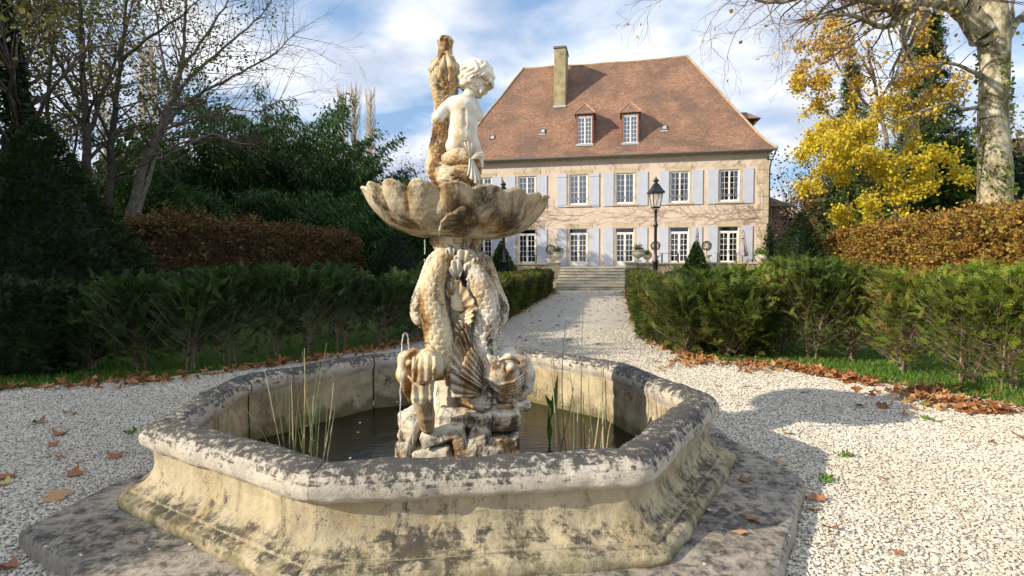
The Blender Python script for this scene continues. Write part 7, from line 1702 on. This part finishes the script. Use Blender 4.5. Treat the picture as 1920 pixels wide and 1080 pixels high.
near = [((68, 787), .16, 1, 'tan leaf lying on the left gravel farthest from the slab'), ((108, 810), .17, 1, 'long pale tan leaf on the left gravel above the small orange one'), ((97, 830), .11, 0, 'small orange brown leaf below the long tan leaf'), ((215, 853), .16, 1, 'brown leaf touching the far edge of the slab at the left'), ((132, 885), .15, 0, 'flat brown leaf in the middle of the left gravel'), ((14, 887), .16, 0, 'dark orange leaf at the left edge of the photo'), ((8, 902), .12, 9, 'yellowish leaf under the dark orange one at the left edge'), ((104, 930), .17, 2, 'rust brown lobed leaf near the slab corner at the left'), ((15, 1060), .15, 1, 'brown leaf in the bottom left corner'), ((92, 848), .07, 1, 'tiny tan leaf under the small orange leaf'), ((112, 852), .07, 1, 'second tiny tan leaf beside the first'), ((145, 860), .07, 2, 'tiny rust leaf right of the two tiny tan ones'), ((140, 770), .10, 2, 'small faded leaf at the back of the left gravel'), ((120, 768), .08, 1, 'small pale leaf at the back of the left gravel'),
    ((1506, 741), .14, 2, 'curled rust leaf in the shadow near the right hedge'), ((1610, 768), .15, 0, 'curled orange brown leaf at the edge of the shadow'), ((1473, 818), .15, 2, 'flat dull leaf in the shaded gravel right of the basin'), ((1462, 873), .15, 2, 'dull brown leaf at the back edge of the slab'), ((1532, 943), .13, 0, 'brown leaf just right of the slab edge'), ((1517, 961), .10, 2, 'dark curled leaf close to the slab edge'), ((1550, 997), .13, 0, 'orange leaf below the pair near the slab edge'), ((1683, 1048), .07, 0, 'tiny reddish leaf at the bottom right'), ((1912, 829), .15, 1, 'tan leaf at the right edge of the photo'), ((1855, 838), .09, 1, 'small pale leaf near the right edge'), ((1693, 785), .09, 1, 'small tan leaf where the shadow ends'), ((1652, 903), .05, 1, 'tiny tan scrap on the sunny gravel'),
    ((1190, 712), .15, 0, 'red brown leaf just behind the right rim of the basin'), ((1415, 732), .07, 2, 'small dark leaf left of the curled rust one'), ((1395, 729), .09, 2, 'thin brown leaf in the shadow behind the basin'), ((1374, 745), .06, 2, 'dark scrap of leaf in the shadow'), ((1340, 727), .10, 2, 'brown leaf right of the red brown one behind the rim'), ((1455, 698), .08, 0, 'small brown leaf near the dense hedge corner')]
for (px, py), s, k, lb in near: p = gnd(px, py); place_leaf((p.x, p.y, .012), s * 1.25, k, lb, 'fallen leaves scattered on the gravel')
p = gnd(1400, 920, .1)
for (px, py), s, k, lb in (((1407, 975), .11, 0, 'crumpled brown leaf on the sunlit part of the slab'), ((1385, 1000), .09, 2, 'thin dark leaf lying on the slab below the crumpled one'), ((1395, 903), .09, 1, 'small brown leaf on the slab near its back corner')):
    p = gnd(px, py, .11); place_leaf((p.x, p.y, .112), s * 1.2, k, lb, 'fallen leaves scattered on the gravel')
# leaves on the path between the hedges
cnt = 0
for k in range(235):
    t_ = LR.random() ** .7; y = 8.3 + (29.5 - 8.3) * t_; xl_ = -.6 + (y - 10) * .165; xr_ = 2.55 + (y - 10) * .178; f_ = LR.random(); f_ = f_ if LR.random() < .5 else 1 - f_ ** 2 * .5
    x = xl_ + (xr_ - xl_) * f_
    place_leaf((x, y, .004), LR.uniform(.10, .2), LR.randrange(10), 'dry brown leaf on the ' + ('near' if t_ < .33 else 'middle' if t_ < .66 else 'far') + ' stretch of the gravel path, ' + ('left' if f_ < .33 else 'centre' if f_ < .66 else 'right') + ' side', 'fallen leaves on the path')
# drifts of leaves along the foot of the hedges
def drift(name, pts, w, n, label, s0=.135, hgt=.07):
    rng = np.random.default_rng(len(pts) * 7 + n); pts = np.array([tuple(gnd(*p))[:2] for p in pts]); sg = np.diff(pts, axis=0); ln = np.linalg.norm(sg, axis=1); cum = np.concatenate([[0], np.cumsum(ln)]); V = []; F = []; nv = 0; base = []
    for k in range(8): base.append(leaf_shape(LR, LR.uniform(.3, 1.4)))
    R_ = []
    for k in range(n):
        s = rng.uniform(0, cum[-1]); i = min(len(ln) - 1, int(np.searchsorted(cum, s) - 1)); i = max(i, 0); p = pts[i] + sg[i] * ((s - cum[i]) / ln[i]); nv_ = np.array((-sg[i][1], sg[i][0])) / ln[i]; o = rng.normal() * w * .5; o = abs(o) if rng.random() < .75 else o * .7
        if rng.random() > .35 + .65 * (math.sin(s * 3.1 + n) + math.sin(s * 7.7) + 1.2) / 2: continue
        o *= 1 + .6 * math.sin(s * 1.9 + n)
        p = p + nv_ * o; v, f, q = base[rng.integers(8)]; v = np.array(v) * s0 * rng.uniform(.6, 1.2); a = rng.uniform(0, 6.28); b_ = rng.normal() * .45; c_ = rng.normal() * .45
        Mx = np.array(Matrix.Rotation(a, 3, 'Z') @ Matrix.Rotation(b_, 3, 'X') @ Matrix.Rotation(c_, 3, 'Y')); v = v @ Mx.T + (p[0], p[1], rng.random() ** 2 * hgt + .01); v[:, 2] = np.maximum(v[:, 2], -.005); V.append(v); F += [[x + nv for x in t3] for t3 in f]; nv += len(v); R_ += [rng.random()] * len(f)
    o = np_mesh(name, np.vstack(V), np.array(F), L['litter'], rnd=R_); tag(o, label, 'fallen leaves', kind='stuff')
L['litter'] = leafmat('leaf_litter', [(0, (.15, .045, .02)), (.35, (.30, .11, .045)), (.7, (.46, .20, .08)), (.9, (.58, .33, .15)), (1, (.36, .26, .07))], .2)
drift('leaf_litter', [(1900, 785), (1760, 742), (1640, 722), (1540, 706), (1470, 690), (1380, 684), (1290, 672)], .55, 1150, 'drift of orange and brown leaves under the sparse right yews')
drift('leaf_litter', [(1290, 672), (1245, 655), (1215, 625), (1196, 590), (1182, 562), (1176, 548)], .28, 620, 'brown leaves banked against the dense hedge right of the path')
drift('leaf_litter', [(1040, 549), (1000, 568), (960, 590), (930, 606), (905, 616)], .26, 420, 'red brown leaves along the foot of the hedge left of the path')
drift('leaf_litter', [(800, 634), (700, 652), (600, 668), (480, 686), (330, 702), (150, 714), (-40, 726)], .34, 620, 'brown leaves along the foot of the shaded left yews')
# a few weeds in the gravel
for k, (px, py) in enumerate(((1738, 793), (1583, 860), (247, 806), (1738, 768), (1545, 905))):
    p = gnd(px, py); rng = np.random.default_rng(700 + k); q = np.tile(np.array((p.x, p.y, .005)), (22, 1)) + rng.normal(size=(22, 3)) * (.03, .03, .0); V, F = leaf_quads(q, .05, rng, dirs=np.tile((0, 0, .8), (22, 1)), spread=1, aspect=.4); o = np_mesh('weed', V, F, L['fresh'], rnd=rng.random(22))
    tag(o, ['tiny green weed in the sunny gravel at the right', 'small green weed in the shaded gravel beside the slab', 'small green tuft in the left gravel near the basin', 'green sprig in the gravel below the leaf drift', 'dark little weed at the slab back corner'][k], 'weed')
